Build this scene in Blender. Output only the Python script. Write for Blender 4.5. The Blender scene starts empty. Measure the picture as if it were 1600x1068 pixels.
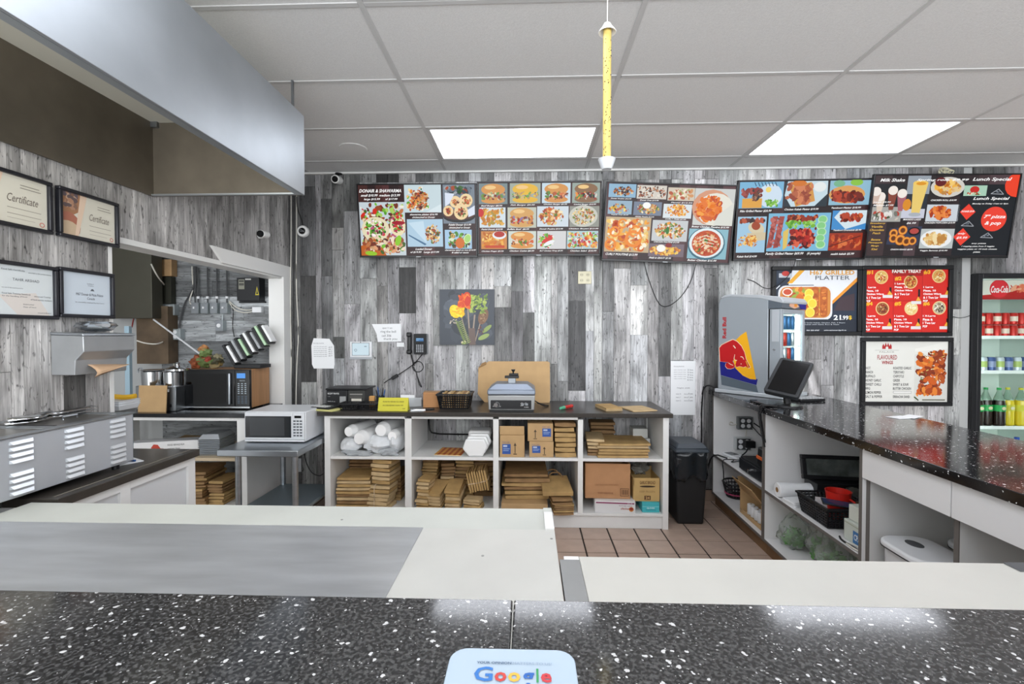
import bpy, math, random
from mathutils import Vector, Matrix, Euler
SC = bpy.context.scene
COL = SC.collection
# ---------------------------------------------------------------- camera, light, exposure
EYE = 1.46
cam_d = bpy.data.cameras.new('camera'); cam = bpy.data.objects.new('camera', cam_d); COL.objects.link(cam)
cam.location = (0, 0, EYE)
cam.rotation_euler = (math.radians(90) - math.atan(14/734), 0, math.atan(25/734))
cam_d.sensor_width = 36; cam_d.lens = 36*734/1600; cam_d.clip_start = .02
SC.camera = cam
SC.view_settings.view_transform = 'Standard'; SC.view_settings.look = 'None'
SC.view_settings.exposure = 0.75; SC.view_settings.gamma = 1; SC.view_settings.use_curve_mapping = False
W = bpy.data.worlds.new('daylight'); SC.world = W; W.use_nodes = True
W.node_tree.nodes['Background'].inputs[0].default_value = (.93, .97, 1, 1)
W.node_tree.nodes['Background'].inputs[1].default_value = 1.5
LAMP = 3.4            # strength of the ceiling panels
def area(name, loc, rot, sx, sy, power, col=(1, 1, 1)):
    l = bpy.data.lights.new(name, 'AREA'); l.shape = 'RECTANGLE'; l.size = sx; l.size_y = sy; l.energy = power; l.color = col
    o = bpy.data.objects.new(name, l); COL.objects.link(o); o.location = loc; o.rotation_euler = rot; return o
area('shop_front_fill', (.6, -3.2, 1.6), (math.radians(112), 0, 0), 7.5, 2.4, 210, (.96, .98, 1))  # unseen fill standing in for shop windows, tilted up to brighten the ceiling
CR = cam.rotation_euler.to_matrix()
# ---------------------------------------------------------------- helpers
RD = random.Random(11)
def ray(px, py): return CR @ Vector(((px-800)/734, -(py-534)/734, -1))
def atY(px, py, Y): d = ray(px, py); t = Y/d.y; return Vector((d.x*t, Y, EYE+d.z*t))
def atZ(px, py, Z): d = ray(px, py); t = (Z-EYE)/d.z; return Vector((d.x*t, d.y*t, Z))
def atX(px, py, X): d = ray(px, py); t = X/d.x; return Vector((X, d.y*t, EYE+d.z*t))
def lin(c):
    if isinstance(c, str):
        c = c.lstrip('#'); c = [int(c[i:i+2], 16)/255 for i in (0, 2, 4)]
    return tuple(x/12.92 if x <= .04045 else ((x+.055)/1.055)**2.4 for x in c[:3])
MATS = {}
def mat(name, hexc, rough=.5, metal=0, var=0, scale=12, stretch=(1, 1, 1), spec=.5, bump=0, alpha=1, trans=0, ior=1.45, coat=0):
    if name in MATS: return MATS[name]
    m = bpy.data.materials.new(name); m.use_nodes = True; N = m.node_tree.nodes; L = m.node_tree.links
    b = N['Principled BSDF']; c = lin(hexc)
    b.inputs['Base Color'].default_value = (*c, 1); b.inputs['Roughness'].default_value = rough; b.inputs['Metallic'].default_value = metal
    b.inputs['Specular IOR Level'].default_value = spec; b.inputs['IOR'].default_value = ior
    b.inputs['Alpha'].default_value = alpha; b.inputs['Transmission Weight'].default_value = trans; b.inputs['Coat Weight'].default_value = coat
    if var or bump:
        tc = N.new('ShaderNodeTexCoord'); mp = N.new('ShaderNodeMapping'); mp.inputs['Scale'].default_value = stretch
        nz = N.new('ShaderNodeTexNoise'); nz.inputs['Scale'].default_value = scale; nz.inputs['Detail'].default_value = 5
        L.new(tc.outputs['Object'], mp.inputs[0]); L.new(mp.outputs[0], nz.inputs['Vector'])
        if var:
            r = N.new('ShaderNodeValToRGB'); r.color_ramp.elements[0].position = .3; r.color_ramp.elements[1].position = .7
            r.color_ramp.elements[0].color = (*[x*(1-var) for x in c], 1); r.color_ramp.elements[1].color = (*[min(1, x*(1+var)) for x in c], 1)
            L.new(nz.outputs['Fac'], r.inputs[0]); L.new(r.outputs[0], b.inputs['Base Color'])
        if bump:
            bp = N.new('ShaderNodeBump'); bp.inputs['Strength'].default_value = bump; bp.inputs['Distance'].default_value = .004
            L.new(nz.outputs['Fac'], bp.inputs['Height']); L.new(bp.outputs[0], b.inputs['Normal'])
    MATS[name] = m; return m
def emat(name, hexc, s):
    if name in MATS: return MATS[name]
    m = bpy.data.materials.new(name); m.use_nodes = True; b = m.node_tree.nodes['Principled BSDF']
    c = (*lin(hexc), 1); b.inputs['Base Color'].default_value = c; b.inputs['Emission Color'].default_value = c; b.inputs['Emission Strength'].default_value = s
    MATS[name] = m; return m
def colmat(name, rough=.5, emit=0):
    """flat print: the colour of each printed piece is stored on the mesh"""
    m = bpy.data.materials.new(name); m.use_nodes = True; N = m.node_tree.nodes; L = m.node_tree.links; b = N['Principled BSDF']
    a = N.new('ShaderNodeAttribute'); a.attribute_name = 'ink'; L.new(a.outputs['Color'], b.inputs['Base Color']); b.inputs['Roughness'].default_value = rough
    if emit:
        g = N.new('ShaderNodeGamma'); g.inputs[1].default_value = 1.3; L.new(a.outputs['Color'], g.inputs[0]); L.new(g.outputs[0], b.inputs['Emission Color']); b.inputs['Specular IOR Level'].default_value = .15; b.inputs['Emission Strength'].default_value = emit
        b.inputs['Base Color'].default_value = (0.01, .01, .01, 1); L.remove(b.inputs['Base Color'].links[0]); b.inputs['Roughness'].default_value = .3
    return m
class MB:
    def __init__(s): s.v = []; s.f = []
    def add(s, vs, fs, M=None):
        n = len(s.v)
        s.v += [tuple(M @ Vector(v)) if M else tuple(v) for v in vs]
        s.f += [tuple(i+n for i in f) for f in fs]; return s
    def box(s, x0, x1, y0, y1, z0, z1, M=None):
        return s.add([(x0,y0,z0),(x1,y0,z0),(x1,y1,z0),(x0,y1,z0),(x0,y0,z1),(x1,y0,z1),(x1,y1,z1),(x0,y1,z1)],
                     [(0,3,2,1),(4,5,6,7),(0,1,5,4),(1,2,6,5),(2,3,7,6),(3,0,4,7)], M)
    def cb(s, c, d, M=None):
        return s.box(c[0]-d[0]/2, c[0]+d[0]/2, c[1]-d[1]/2, c[1]+d[1]/2, c[2]-d[2]/2, c[2]+d[2]/2, M)
    def taper(s, w0, d0, w1, d1, z0, z1, M=None):
        a, b, c, d = w0/2, d0/2, w1/2, d1/2
        return s.add([(-a,-b,z0),(a,-b,z0),(a,b,z0),(-a,b,z0),(-c,-d,z1),(c,-d,z1),(c,d,z1),(-c,d,z1)],
                     [(0,3,2,1),(4,5,6,7),(0,1,5,4),(1,2,6,5),(2,3,7,6),(3,0,4,7)], M)
    def cyl(s, p0, p1, r0, r1=None, n=14, M=None):
        p0, p1 = Vector(p0), Vector(p1); r1 = r0 if r1 is None else r1
        q = (p1-p0).to_track_quat('Z', 'Y'); vs = []
        for p, r in ((p0, r0), (p1, r1)):
            for i in range(n):
                a = 2*math.pi*i/n; vs.append(p + q @ Vector((r*math.cos(a), r*math.sin(a), 0)))
        fs = [(i, (i+1) % n, n+(i+1) % n, n+i) for i in range(n)] + [tuple(range(n))[::-1], tuple(range(n, 2*n))]
        return s.add(vs, fs, M)
    def tube(s, pts, r, n=6, M=None, smooth=0):
        P = [Vector(p) for p in pts]
        for _ in range(smooth):
            Q = [P[0]]
            for a, b in zip(P, P[1:]): Q += [a*.75+b*.25, a*.25+b*.75]
            P = Q+[P[-1]]
        vs = []; fs = []
        for i, p in enumerate(P):
            t = (P[min(i+1, len(P)-1)]-P[max(i-1, 0)])
            if t.length < 1e-9: t = Vector((0, 0, 1))
            q = t.to_track_quat('Z', 'Y')
            for k in range(n):
                a = 2*math.pi*k/n; vs.append(p + q @ Vector((r*math.cos(a), r*math.sin(a), 0)))
        for i in range(len(P)-1):
            # align rings
            for k in range(n): fs.append((i*n+k, i*n+(k+1) % n, (i+1)*n+(k+1) % n, (i+1)*n+k))
        fs += [tuple(range(n))[::-1], tuple(range((len(P)-1)*n, len(P)*n))]
        return s.add(vs, fs, M)
    def lathe(s, prof, n=20, M=None):
        vs = []; fs = []
        for r, z in prof:
            for k in range(n): a = 2*math.pi*k/n; vs.append((r*math.cos(a), r*math.sin(a), z))
        for i in range(len(prof)-1):
            for k in range(n): fs.append((i*n+k, i*n+(k+1) % n, (i+1)*n+(k+1) % n, (i+1)*n+k))
        if prof[0][0] > 1e-6: fs.append(tuple(range(n))[::-1])
        if prof[-1][0] > 1e-6: fs.append(tuple(range((len(prof)-1)*n, len(prof)*n)))
        return s.add(vs, fs, M)
    def prism(s, poly, y0, y1, M=None):      # poly in x,z (counter clockwise seen from -y)
        n = len(poly); vs = [(x, y0, z) for x, z in poly]+[(x, y1, z) for x, z in poly]
        fs = [tuple(range(n)), tuple(range(n, 2*n))[::-1]]+[((i+1) % n, i, n+i, n+(i+1) % n) for i in range(n)]
        return s.add(vs, fs, M)
    def prismz(s, poly, z0, z1, M=None):
        n = len(poly); vs = [(x, y, z0) for x, y in poly]+[(x, y, z1) for x, y in poly]
        fs = [tuple(range(n))[::-1], tuple(range(n, 2*n))]+[(i, (i+1) % n, n+(i+1) % n, n+i) for i in range(n)]
        return s.add(vs, fs, M)
    def grid(s, fn, nu, nv, thick=None, M=None):     # sheet fn(u,v)->xyz
        vs = [fn(i/nu, j/nv) for j in range(nv+1) for i in range(nu+1)]
        fs = [(j*(nu+1)+i, j*(nu+1)+i+1, (j+1)*(nu+1)+i+1, (j+1)*(nu+1)+i) for j in range(nv) for i in range(nu)]
        return s.add(vs, fs, M)
    def mesh(s, name, sharp=35):
        me = bpy.data.meshes.new(name); me.from_pydata(s.v, [], s.f)
        if sharp:
            me.polygons.foreach_set('use_smooth', [True]*len(me.polygons)); me.set_sharp_from_angle(angle=math.radians(sharp))
        me.update(); return me
def rrect(w, h, r, n=5, cx=0, cy=0):
    out = []
    for sx, sy, a0 in ((1, -1, -90), (1, 1, 0), (-1, 1, 90), (-1, -1, 180)):
        for i in range(n+1):
            a = math.radians(a0+90*i/n); out.append((cx+sx*(w/2-r)+r*math.cos(a), cy+sy*(h/2-r)+r*math.sin(a)))
    return out
def obj(name, mb, m, parent=None, bevel=0, loc=None, rot=None, label=None, sharp=35, solid=0, seg=2, color=None):
    me = mb.mesh(name, sharp) if isinstance(mb, MB) else mb
    if m is not None and not me.materials: me.materials.append(m)
    o = bpy.data.objects.new(name, me); COL.objects.link(o)
    if parent: o.parent = parent
    if loc: o.location = loc
    if rot: o.rotation_euler = rot
    if label: o['label'] = label
    if color: o.color = color
    if solid:
        d = o.modifiers.new('thickness', 'SOLIDIFY'); d.thickness = solid; d.offset = 0
    if bevel:
        d = o.modifiers.new('bevel', 'BEVEL'); d.width = bevel; d.segments = seg; d.limit_method = 'ANGLE'; d.angle_limit = math.radians(40); d.harden_normals = False
    return o
def thing(name, label, cat, loc=(0, 0, 0), rz=0, group=None, rot=None):
    o = bpy.data.objects.new(name, None); COL.objects.link(o); o.empty_display_size = .05
    o.location = loc; o.rotation_euler = rot if rot else (0, 0, rz); o['label'] = label; o['category'] = cat
    if group: o['group'] = group
    return o
def tag(o, label, cat, group=None):
    o['label'] = label; o['category'] = cat
    if group: o['group'] = group
    return o
def struct(o): o['kind'] = 'structure'; return o
def box(name, x0, x1, y0, y1, z0, z1, m, parent=None, **k): return obj(name, MB().box(x0, x1, y0, y1, z0, z1), m, parent, **k)
def copy_tree(o, loc=None, rz=None, label=None):
    def cp(a, par):
        c = a.copy(); COL.objects.link(c)
        if par: c.parent = par
        for ch in a.children: cp(ch, c)
        return c
    c = cp(o, None)
    if loc is not None: c.location = loc
    if rz is not None: c.rotation_euler = (0, 0, rz)
    if label: c['label'] = label
    return c
TXT = {}
def text_geo(s, shear=0, bold=0):
    k = (s, shear, bold)
    if k in TXT: return TXT[k]
    cu = bpy.data.curves.new('t', 'FONT'); cu.body = s; cu.resolution_u = 2; cu.shear = shear; cu.offset = bold; cu.fill_mode = 'FRONT'
    ob = bpy.data.objects.new('t', cu); me = bpy.data.meshes.new_from_object(ob)
    vs = [tuple(v.co) for v in me.vertices]; fs = [tuple(p.vertices) for p in me.polygons]
    bpy.data.objects.remove(ob); bpy.data.curves.remove(cu); bpy.data.meshes.remove(me)
    TXT[k] = (vs, fs); return TXT[k]
PAPER_INK = colmat('printed paper', .5); SCREEN_INK = colmat('lit screen', .3, .60); GLOSS_INK = colmat('glossy print', .25)
class Art:
    """flat print on the local XZ plane facing -Y, drawn in its own units (x right, y down)"""
    def __init__(s, x0, y0, x1, y1, w, h, fine=True): s.fine = fine; s.b = (x0, y0, x1, y1); s.w = w; s.h = h; s.v = []; s.f = []; s.c = []; s.l = 0
    def pt(s, x, y, l):
        x0, y0, x1, y1 = s.b
        return ((x-x0)/(x1-x0)*s.w-s.w/2, -l*4e-5, s.h/2-(y-y0)/(y1-y0)*s.h)
    def raw(s, pts, fs, c, l):
        n = len(s.v); s.v += [s.pt(x, y, l) for x, y in pts]; s.f += [tuple(i+n for i in f) for f in fs]; s.c += [lin(c)]*len(pts)
    def lev(s, l):
        if l is None: s.l += 1; return s.l
        return l
    def poly(s, pts, c, l=None):
        for ax, lim, sg in ((0, s.b[0], 1), (0, s.b[2], -1), (1, s.b[1], 1), (1, s.b[3], -1)):      # trim to the edge of the print
            if all((p[ax]-lim)*sg >= 0 for p in pts): continue
            out = []
            for p, q in zip(pts, list(pts[1:])+[pts[0]]):
                a, b = (p[ax]-lim)*sg, (q[ax]-lim)*sg
                if a >= 0: out.append(p)
                if (a >= 0) != (b >= 0): t = a/(a-b); out.append((p[0]+(q[0]-p[0])*t, p[1]+(q[1]-p[1])*t))
            pts = out
            if len(pts) < 3: return
        s.raw(pts, [tuple(range(len(pts)))[::-1]], c, s.lev(l))
    def rect(s, x0, y0, x1, y1, c, l=None): s.poly([(x0, y0), (x1, y0), (x1, y1), (x0, y1)], c, l)
    def ell(s, cx, cy, rx, ry=None, c='ffffff', rot=0, n=16, l=None):
        ry = rx if ry is None else ry; a = math.radians(rot); P = []
        for i in range(n):
            t = 2*math.pi*i/n; u = rx*math.cos(t); v = ry*math.sin(t); P.append((cx+u*math.cos(a)-v*math.sin(a), cy+u*math.sin(a)+v*math.cos(a)))
        s.poly(P, c, l)
    def ring(s, cx, cy, r, w, c, n=18):
        P = [(cx+q*math.cos(2*math.pi*i/n), cy+q*math.sin(2*math.pi*i/n)) for q in (r, r-w) for i in range(n)]
        s.raw(P, [(i, n+i, n+(i+1) % n, (i+1) % n) for i in range(n)], c, s.lev(None))
    def line(s, pts, w, c):
        l = s.lev(None)
        for (x0, y0), (x1, y1) in zip(pts, pts[1:]):
            d = math.hypot(x1-x0, y1-y0) or 1; nx, ny = -(y1-y0)/d*w/2, (x1-x0)/d*w/2
            s.poly([(x0+nx, y0+ny), (x1+nx, y1+ny), (x1-nx, y1-ny), (x0-nx, y0-ny)], c, l)
    def blobs(s, x0, y0, x1, y1, cols, n, r0, r1, region=None, asp=.6, seed=None, m=7):
        """food: many small overlapping pieces"""
        r = random.Random(seed if seed is not None else int(x0*7+y0*13)); base = s.l
        for i in range(n):
            q = r.uniform(r0, r1)
            if region:
                t = r.uniform(0, 6.283); k = math.sqrt(r.random()); cx = region[0]+(max(1, region[2]-q))*k*math.cos(t); cy = region[1]+max(1, region[3]-q)*k*math.sin(t)
            else: cx = r.uniform(x0+q, max(x0+q, x1-q)); cy = r.uniform(y0+q, max(y0+q, y1-q))
            s.ell(cx, cy, q, q*r.uniform(asp*.7, min(1, asp*1.3)), r.choice(cols), r.uniform(0, 180), m, base+1+(i*.3 if s.fine else i % 8))
        s.l = base+1+math.ceil(n*.3) if s.fine else base+9
    def food(s, x0, y0, x1, y1, bg, cols, n=60, r0=8, r1=26, region=None, asp=.6, plate=None):
        base = s.l = 2; s.rect(x0, y0, x1, y1, bg)
        if plate: s.ell(*region[:2], region[2]*1.12, region[3]*1.15, plate, n=22)
        s.blobs(x0, y0, x1, y1, cols, n, r0, r1, region, asp)
    def text(s, t, x0, y0, x1, y1, c='ffffff', shear=0, bold=0):
        vs, fs = text_geo(t, shear, bold)
        if not vs: return
        ax = min(v[0] for v in vs); bx = max(v[0] for v in vs); ay = min(v[1] for v in vs); by = max(v[1] for v in vs)
        s.raw([(x0+(v[0]-ax)/(bx-ax)*(x1-x0), y1-(v[1]-ay)/(by-ay+1e-9)*(y1-y0)) for v in vs], fs, c, max(s.lev(None), 30))
    def vtext(s, t, x0, y0, x1, y1, c='ffffff', shear=0, bold=0):     # reads upward
        vs, fs = text_geo(t, shear, bold)
        ax = min(v[0] for v in vs); bx = max(v[0] for v in vs); ay = min(v[1] for v in vs); by = max(v[1] for v in vs)
        s.raw([(x1-(v[1]-ay)/(by-ay+1e-9)*(x1-x0), y1-(v[0]-ax)/(bx-ax)*(y1-y0)) for v in vs], fs, c, max(s.lev(None), 30))
    def build(s, name, parent, loc, m=None, rot=None, label=None):
        me = bpy.data.meshes.new(name); me.from_pydata(s.v, [], s.f)
        a = me.color_attributes.new('ink', 'FLOAT_COLOR', 'POINT')
        a.data.foreach_set('color', [x for c in s.c for x in (*c, 1)])
        me.update(); return obj(name, me, m or PAPER_INK, parent, loc=loc, rot=rot, label=label)
# ---------------------------------------------------------------- materials
WHITE = mat('white laminate', 'e6e6e6', .35, var=.03, scale=3)
WWOOD = mat('white painted wood', 'e8e8e6', .45, var=.03, scale=6)
GREYEDGE = mat('grey edge band', '6b6864', .5)
BLACK = mat('black plastic', '17181b', .4)
BLACKG = mat('glossy black', '07080a', .15)
SLATE = mat('slate plastic', '3a424a', .4)
STEEL = mat('stainless steel', 'b4bac0', .36, 1, var=.10, scale=5, stretch=(1, 1, 6))
STEELD = mat('dull steel', '8e9296', .42, 1, var=.12, scale=8)
CHROME = mat('chrome', 'd8dadc', .12, 1)
KRAFT = mat('kraft paper', 'b0905e', .75, var=.16, scale=14)
KRAFT2 = mat('darker kraft paper', '90704a', .75, var=.2, scale=14)
KRAFT3 = mat('pale kraft paper', 'c4aa80', .75, var=.12, scale=14)
CARD = mat('cardboard', 'bd9c70', .8, var=.06, scale=10)
CARDD = mat('cardboard inside', '8a6a44', .85, var=.1, scale=10)
PAPER = mat('white paper', 'eceef0', .7)
FOAM = mat('white foam', 'f1f2f2', .5)
COUNTER = mat('dark laminate', '3a3632', .28, var=.12, scale=40)
GLASS = mat('clear glass', 'f4fbf8', .02, trans=1, ior=1.05)
FILM = mat('clear plastic film', 'ffffff', .18, trans=.92, ior=1.12)
LEAD = mat('black cable', '101012', .5)
WLEAD = mat('white cable', 'd9d6cc', .5)
def wood_mat():
    m = bpy.data.materials.new('weathered plank'); m.use_nodes = True; N = m.node_tree.nodes; L = m.node_tree.links; b = N['Principled BSDF']
    tc = N.new('ShaderNodeTexCoord'); oi = N.new('ShaderNodeObjectInfo')
    cm = N.new('ShaderNodeCombineXYZ')
    for i, k in enumerate((17, 31, 23)):
        q = N.new('ShaderNodeMath'); q.operation = 'MULTIPLY'; q.inputs[1].default_value = k; L.new(oi.outputs['Random'], q.inputs[0]); L.new(q.outputs[0], cm.inputs[i])
    ad = N.new('ShaderNodeVectorMath'); ad.operation = 'ADD'; L.new(tc.outputs['Object'], ad.inputs[0]); L.new(cm.outputs[0], ad.inputs[1])
    def noise(sc, st, det=6, dist=0):
        mp = N.new('ShaderNodeMapping'); mp.inputs['Scale'].default_value = st; L.new(ad.outputs[0], mp.inputs[0])
        z = N.new('ShaderNodeTexNoise'); z.inputs['Scale'].default_value = sc; z.inputs['Detail'].default_value = det; z.inputs['Distortion'].default_value = dist; L.new(mp.outputs[0], z.inputs['Vector']); return z
    def ramp(src, p0, c0, p1, c1):
        r = N.new('ShaderNodeValToRGB'); e = r.color_ramp.elements; e[0].position = p0; e[1].position = p1; e[0].color = (c0, c0, c0, 1); e[1].color = (c1, c1, c1, 1); L.new(src, r.inputs[0]); return r
    def mul(a, b_):
        x = N.new('ShaderNodeMix'); x.data_type = 'RGBA'; x.blend_type = 'MULTIPLY'; x.inputs[0].default_value = 1; L.new(a, x.inputs[6]); L.new(b_, x.inputs[7]); return x.outputs[2]
    g = ramp(noise(18, (3, 3, .07), 8, .5).outputs['Fac'], .30, .70, .70, 1.14)        # grain along the plank
    w = ramp(noise(3.2, (2.2, 2.2, .55), 4, .8).outputs['Fac'], .34, .42, .60, 1.10)    # weathering
    v = N.new('ShaderNodeTexVoronoi'); v.inputs['Scale'].default_value = 9; mp = N.new('ShaderNodeMapping'); mp.inputs['Scale'].default_value = (1, 1, .6); L.new(ad.outputs[0], mp.inputs[0]); L.new(mp.outputs[0], v.inputs['Vector'])
    k = ramp(v.outputs['Distance'], .03, .12, .085, 1)                                   # knots
    f = ramp(noise(70, (2, 2, .12), 5, .3).outputs['Fac'], .34, .66, .60, 1.1); sp = ramp(noise(38, (1.6, 1.6, .5), 3, 1.2).outputs['Fac'], .30, .25, .40, 1)
    c = mul(mul(mul(mul(mul(oi.outputs['Color'], g.outputs[0]), w.outputs[0]), k.outputs[0]), f.outputs[0]), sp.outputs[0])
    L.new(c, b.inputs['Base Color']); b.inputs['Roughness'].default_value = .55
    bp = N.new('ShaderNodeBump'); bp.inputs['Strength'].default_value = .25; bp.inputs['Distance'].default_value = .003; L.new(g.outputs[0], bp.inputs['Height']); L.new(bp.outputs[0], b.inputs['Normal'])
    return m
PLANK = wood_mat()
def speckle_mat(name, base, scale, thr, rough, chips=.9, mott=0):
    m = bpy.data.materials.new(name); m.use_nodes = True; N = m.node_tree.nodes; L = m.node_tree.links; b = N['Principled BSDF']
    tc = N.new('ShaderNodeTexCoord'); prev = None
    c = N.new('ShaderNodeRGB'); c.outputs[0].default_value = (*lin(base), 1); prev = c.outputs[0]
    if mott:
        nz = N.new('ShaderNodeTexNoise'); nz.inputs['Scale'].default_value = 260; nz.inputs['Detail'].default_value = 2; L.new(tc.outputs['Object'], nz.inputs['Vector'])
        r = N.new('ShaderNodeValToRGB'); r.color_ramp.elements[0].position = .42; r.color_ramp.elements[1].position = .66
        r.color_ramp.elements[0].color = (*lin(base), 1); r.color_ramp.elements[1].color = (mott, mott, mott, 1); L.new(nz.outputs['Fac'], r.inputs[0]); prev = r.outputs[0]
    for sc, th, val in ((scale, thr, chips), (scale*2.1, thr*.85, chips*.6), (scale*.62, thr*.26, chips)):
        nz = N.new('ShaderNodeTexNoise'); nz.inputs['Scale'].default_value = sc; L.new(tc.outputs['Object'], nz.inputs['Vector'])
        av = N.new('ShaderNodeVectorMath'); av.operation = 'MULTIPLY_ADD'; av.inputs[1].default_value = (.012*100/sc,)*3; L.new(nz.outputs['Color'], av.inputs[0]); L.new(tc.outputs['Object'], av.inputs[2])
        v = N.new('ShaderNodeTexVoronoi'); v.inputs['Scale'].default_value = sc; L.new(av.outputs[0], v.inputs['Vector'])
        sp = N.new('ShaderNodeSeparateColor'); L.new(v.outputs['Color'], sp.inputs[0])
        th_ = N.new('ShaderNodeMath'); th_.operation = 'MULTIPLY'; th_.inputs[1].default_value = th; L.new(sp.outputs[0], th_.inputs[0])
        gt = N.new('ShaderNodeMath'); gt.operation = 'GREATER_THAN'; gt.inputs[1].default_value = .72; L.new(sp.outputs[1], gt.inputs[0])
        ls = N.new('ShaderNodeMath'); ls.operation = 'LESS_THAN'; L.new(v.outputs['Distance'], ls.inputs[0]); L.new(th_.outputs[0], ls.inputs[1])
        an = N.new('ShaderNodeMath'); an.operation = 'MULTIPLY'; L.new(gt.outputs[0], an.inputs[0]); L.new(ls.outputs[0], an.inputs[1])
        x = N.new('ShaderNodeMix'); x.data_type = 'RGBA'; L.new(an.outputs[0], x.inputs[0]); L.new(prev, x.inputs[6]); x.inputs[7].default_value = (val, val, val, 1); prev = x.outputs[2]
    L.new(prev, b.inputs['Base Color']); b.inputs['Roughness'].default_value = rough; b.inputs['IOR'].default_value = 1.62
    return m
GRANITE = speckle_mat('black speckled stone', '212122', 150, .40, .10, .5, .075)
GRANITE2 = speckle_mat('black sparkle stone', '141417', 92, .40, .10, .8)
# ---------------------------------------------------------------- structure
YB = 4.12; XL = -2.125; ZC = 2.88
CONC = mat('painted wall', 'b4b6b6', .8); FLOORM = mat('pale shop floor', 'a89a8e', .4, var=.1, scale=6)
# floor
TILE = mat('beige quarry tile', 'b39d8e', .35, var=.10, scale=9)
GROUT = mat('dark grout', '2c2420', .8)
floor = struct(box('floor', -4.6, 5.2, -3.2, 5.2, -.06, -.006, FLOORM))
ts = .2; gx0 = 1.19-.2*16; gy0 = 3.318-.2*6
struct(box('trim_floor_grout', gx0, gx0+ts*21, gy0, YB-.004, -.0058, -.004, GROUT))
ts = .2; gx0 = 1.19-.2*16; gy0 = 3.318-.2*6
tile_me = None
for i in range(21):
    for j in range(10):
        x, y = gx0+i*ts, gy0+j*ts
        if x > 2.2 or y+ts > 4.12: continue
        if tile_me is None:
            tile_me = MB().taper(.191, .191, .187, .187, -.006, 0).mesh('tile'); tile_me.materials.append(TILE)
        o = bpy.data.objects.new('tile', tile_me); COL.objects.link(o); o.parent = floor; o.location = (x+ts/2, y+ts/2, RD.uniform(-.0006, .0006))
# walls
FTOP = EYE+90*4.07/734+.004; FX0 = atY(1528, 500, 4.07).x     # left edge of the drinks fridge
wb = struct(box('wall_back', XL-.12, FX0-.004, YB+.02, YB+.16, 0, ZC+.1, CONC))
struct(box('trim_fridge_header', FX0-.004, 5.2, YB+.02, YB+.16, FTOP, ZC+.1, CONC))
struct(box('wall_right', 5.2, 5.3, -3.2, 5.2, 0, ZC+.1, CONC))
def plank(par, x0, x1, z0, z1, tone, y=YB, tint=None):
    g = .0012; dy = RD.uniform(0, .004)
    c = max(0, tone)**2.0*1.18
    t = tint or (RD.uniform(.97, 1.03), 1, RD.uniform(.97, 1.04))
    o = obj('plank', MB().box(x0+g, x1-g, y+dy, y+.02, z0+g, z1-g), PLANK, par, color=(c*t[0], c*t[1], c*t[2], 1)); return o
COLS = [(451,470,[(800,.34)]),(470,494,[(289,.45),(430,.34),(598,.22),(800,.62)]),(494,503,[(514,.5),(800,.66)]),(503,520,[(309,.5),(430,.36),(800,.38)]),
 (520,538,[(354,.42),(389,.5),(526,.58),(560,.34),(800,.55)]),(538,563,[(328,.45),(474,.52),(800,.66)]),(563,589,[(284,.5),(434,.62),(800,.62)]),
 (589,606,[(284,.16),(446,.48),(800,.56)]),(606,624,[(284,.2),(505,.55),(800,.58)]),(624,650,[(284,.66),(417,.62),(489,.20),(800,.68)]),
 (650,664,[(284,.3),(800,.62)]),(664,677,[(284,.35),(568,.64),(800,.5)]),(677,712,[(284,.5),(540,.6),(800,.68)]),(712,733,[(284,.35),(800,.7)]),(733,752,[(284,.6),(800,.66)]),(752,772,[(284,.4),(800,.68)]),
 (772,799,[(284,.62),(447,.72),(480,.6),(800,.4)]),(799,817,[(284,.5),(455,.46),(800,.42)]),(817,835,[(284,.6),(488,.8),(800,.4)]),(835,861,[(284,.55),(800,.74)]),
 (861,871,[(568,.68),(800,.45)]),(871,888,[(284,.5),(595,.64),(800,.5)]),(888,915,[(284,.6),(470,.42),(610,.3),(800,.72)]),(915,928,[(517,.76),(800,.7)]),(928,941,[(284,.6),(800,.68)]),
 (941,959,[(284,.55),(487,.42),(800,.58)]),(959,985,[(420,.55),(800,.72)]),(985,1012,[(284,.5),(446,.62),(523,.82),(800,.76)]),(1012,1029,[(284,.56),(800,.62)]),
 (1029,1048,[(284,.66),(587,.40),(800,.66)]),(1048,1066,[(284,.6),(562,.68),(800,.62)]),(1066,1084,[(562,.72),(800,.6)]),(1084,1101,[(284,.7),(800,.76)]),(1101,1122,[(284,.6),(420,.66),(800,.42)])]
x = 1122
rr = random.Random(5)
while x < 1500:
    x2 = min(1518, x+rr.choice((16, 20, 26, 30, 36)))
    if x2 > 1484 and x < 1500: x2 = 1502 if x < 1490 else 1518
    y1 = rr.choice((330, 440, 485, 560, 600))
    COLS.append((x, x2, [(y1, rr.uniform(.5, .74)), (800, rr.uniform(.56, .74))])); x = x2
COLS[-2 if COLS[-1][0] > 1495 else -1][2][:] = [(484, .34), (553, .62), (800, .62)]
def zback(py): return EYE+(520-py)*YB/734
for a, b, segs in COLS:
    X0, X1 = atY(a, 520, YB).x, atY(b, 520, YB).x
    z = ZC
    for ye, tone in segs:
        z2 = max(.1, zback(ye)) if ye < 790 else .1
        plank(wb, X0, X1, z2, z, tone); z = z2
for a, b in ((1518, 1548), (1548, 1570), (1570, 1596), (1596, 1640), (1640, 1690)):
    plank(bpy.data.objects['trim_fridge_header'], atY(a, 500, YB).x, atY(b, 500, YB).x, FTOP, ZC, .5 if a > 1560 else .36)
BASET = mat('brown base tile', '9a8474', .4, var=.12, scale=9)
bb = struct(box('baseboard_back', XL, FX0-.004, YB-.004, YB+.02, 0, .098, GROUT))
xx = XL
while xx < FX0-.2:
    obj('tile', MB().box(xx+.003, xx+.197, YB-.012, YB-.004, .002, .096), BASET, bb); xx += .2
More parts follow.
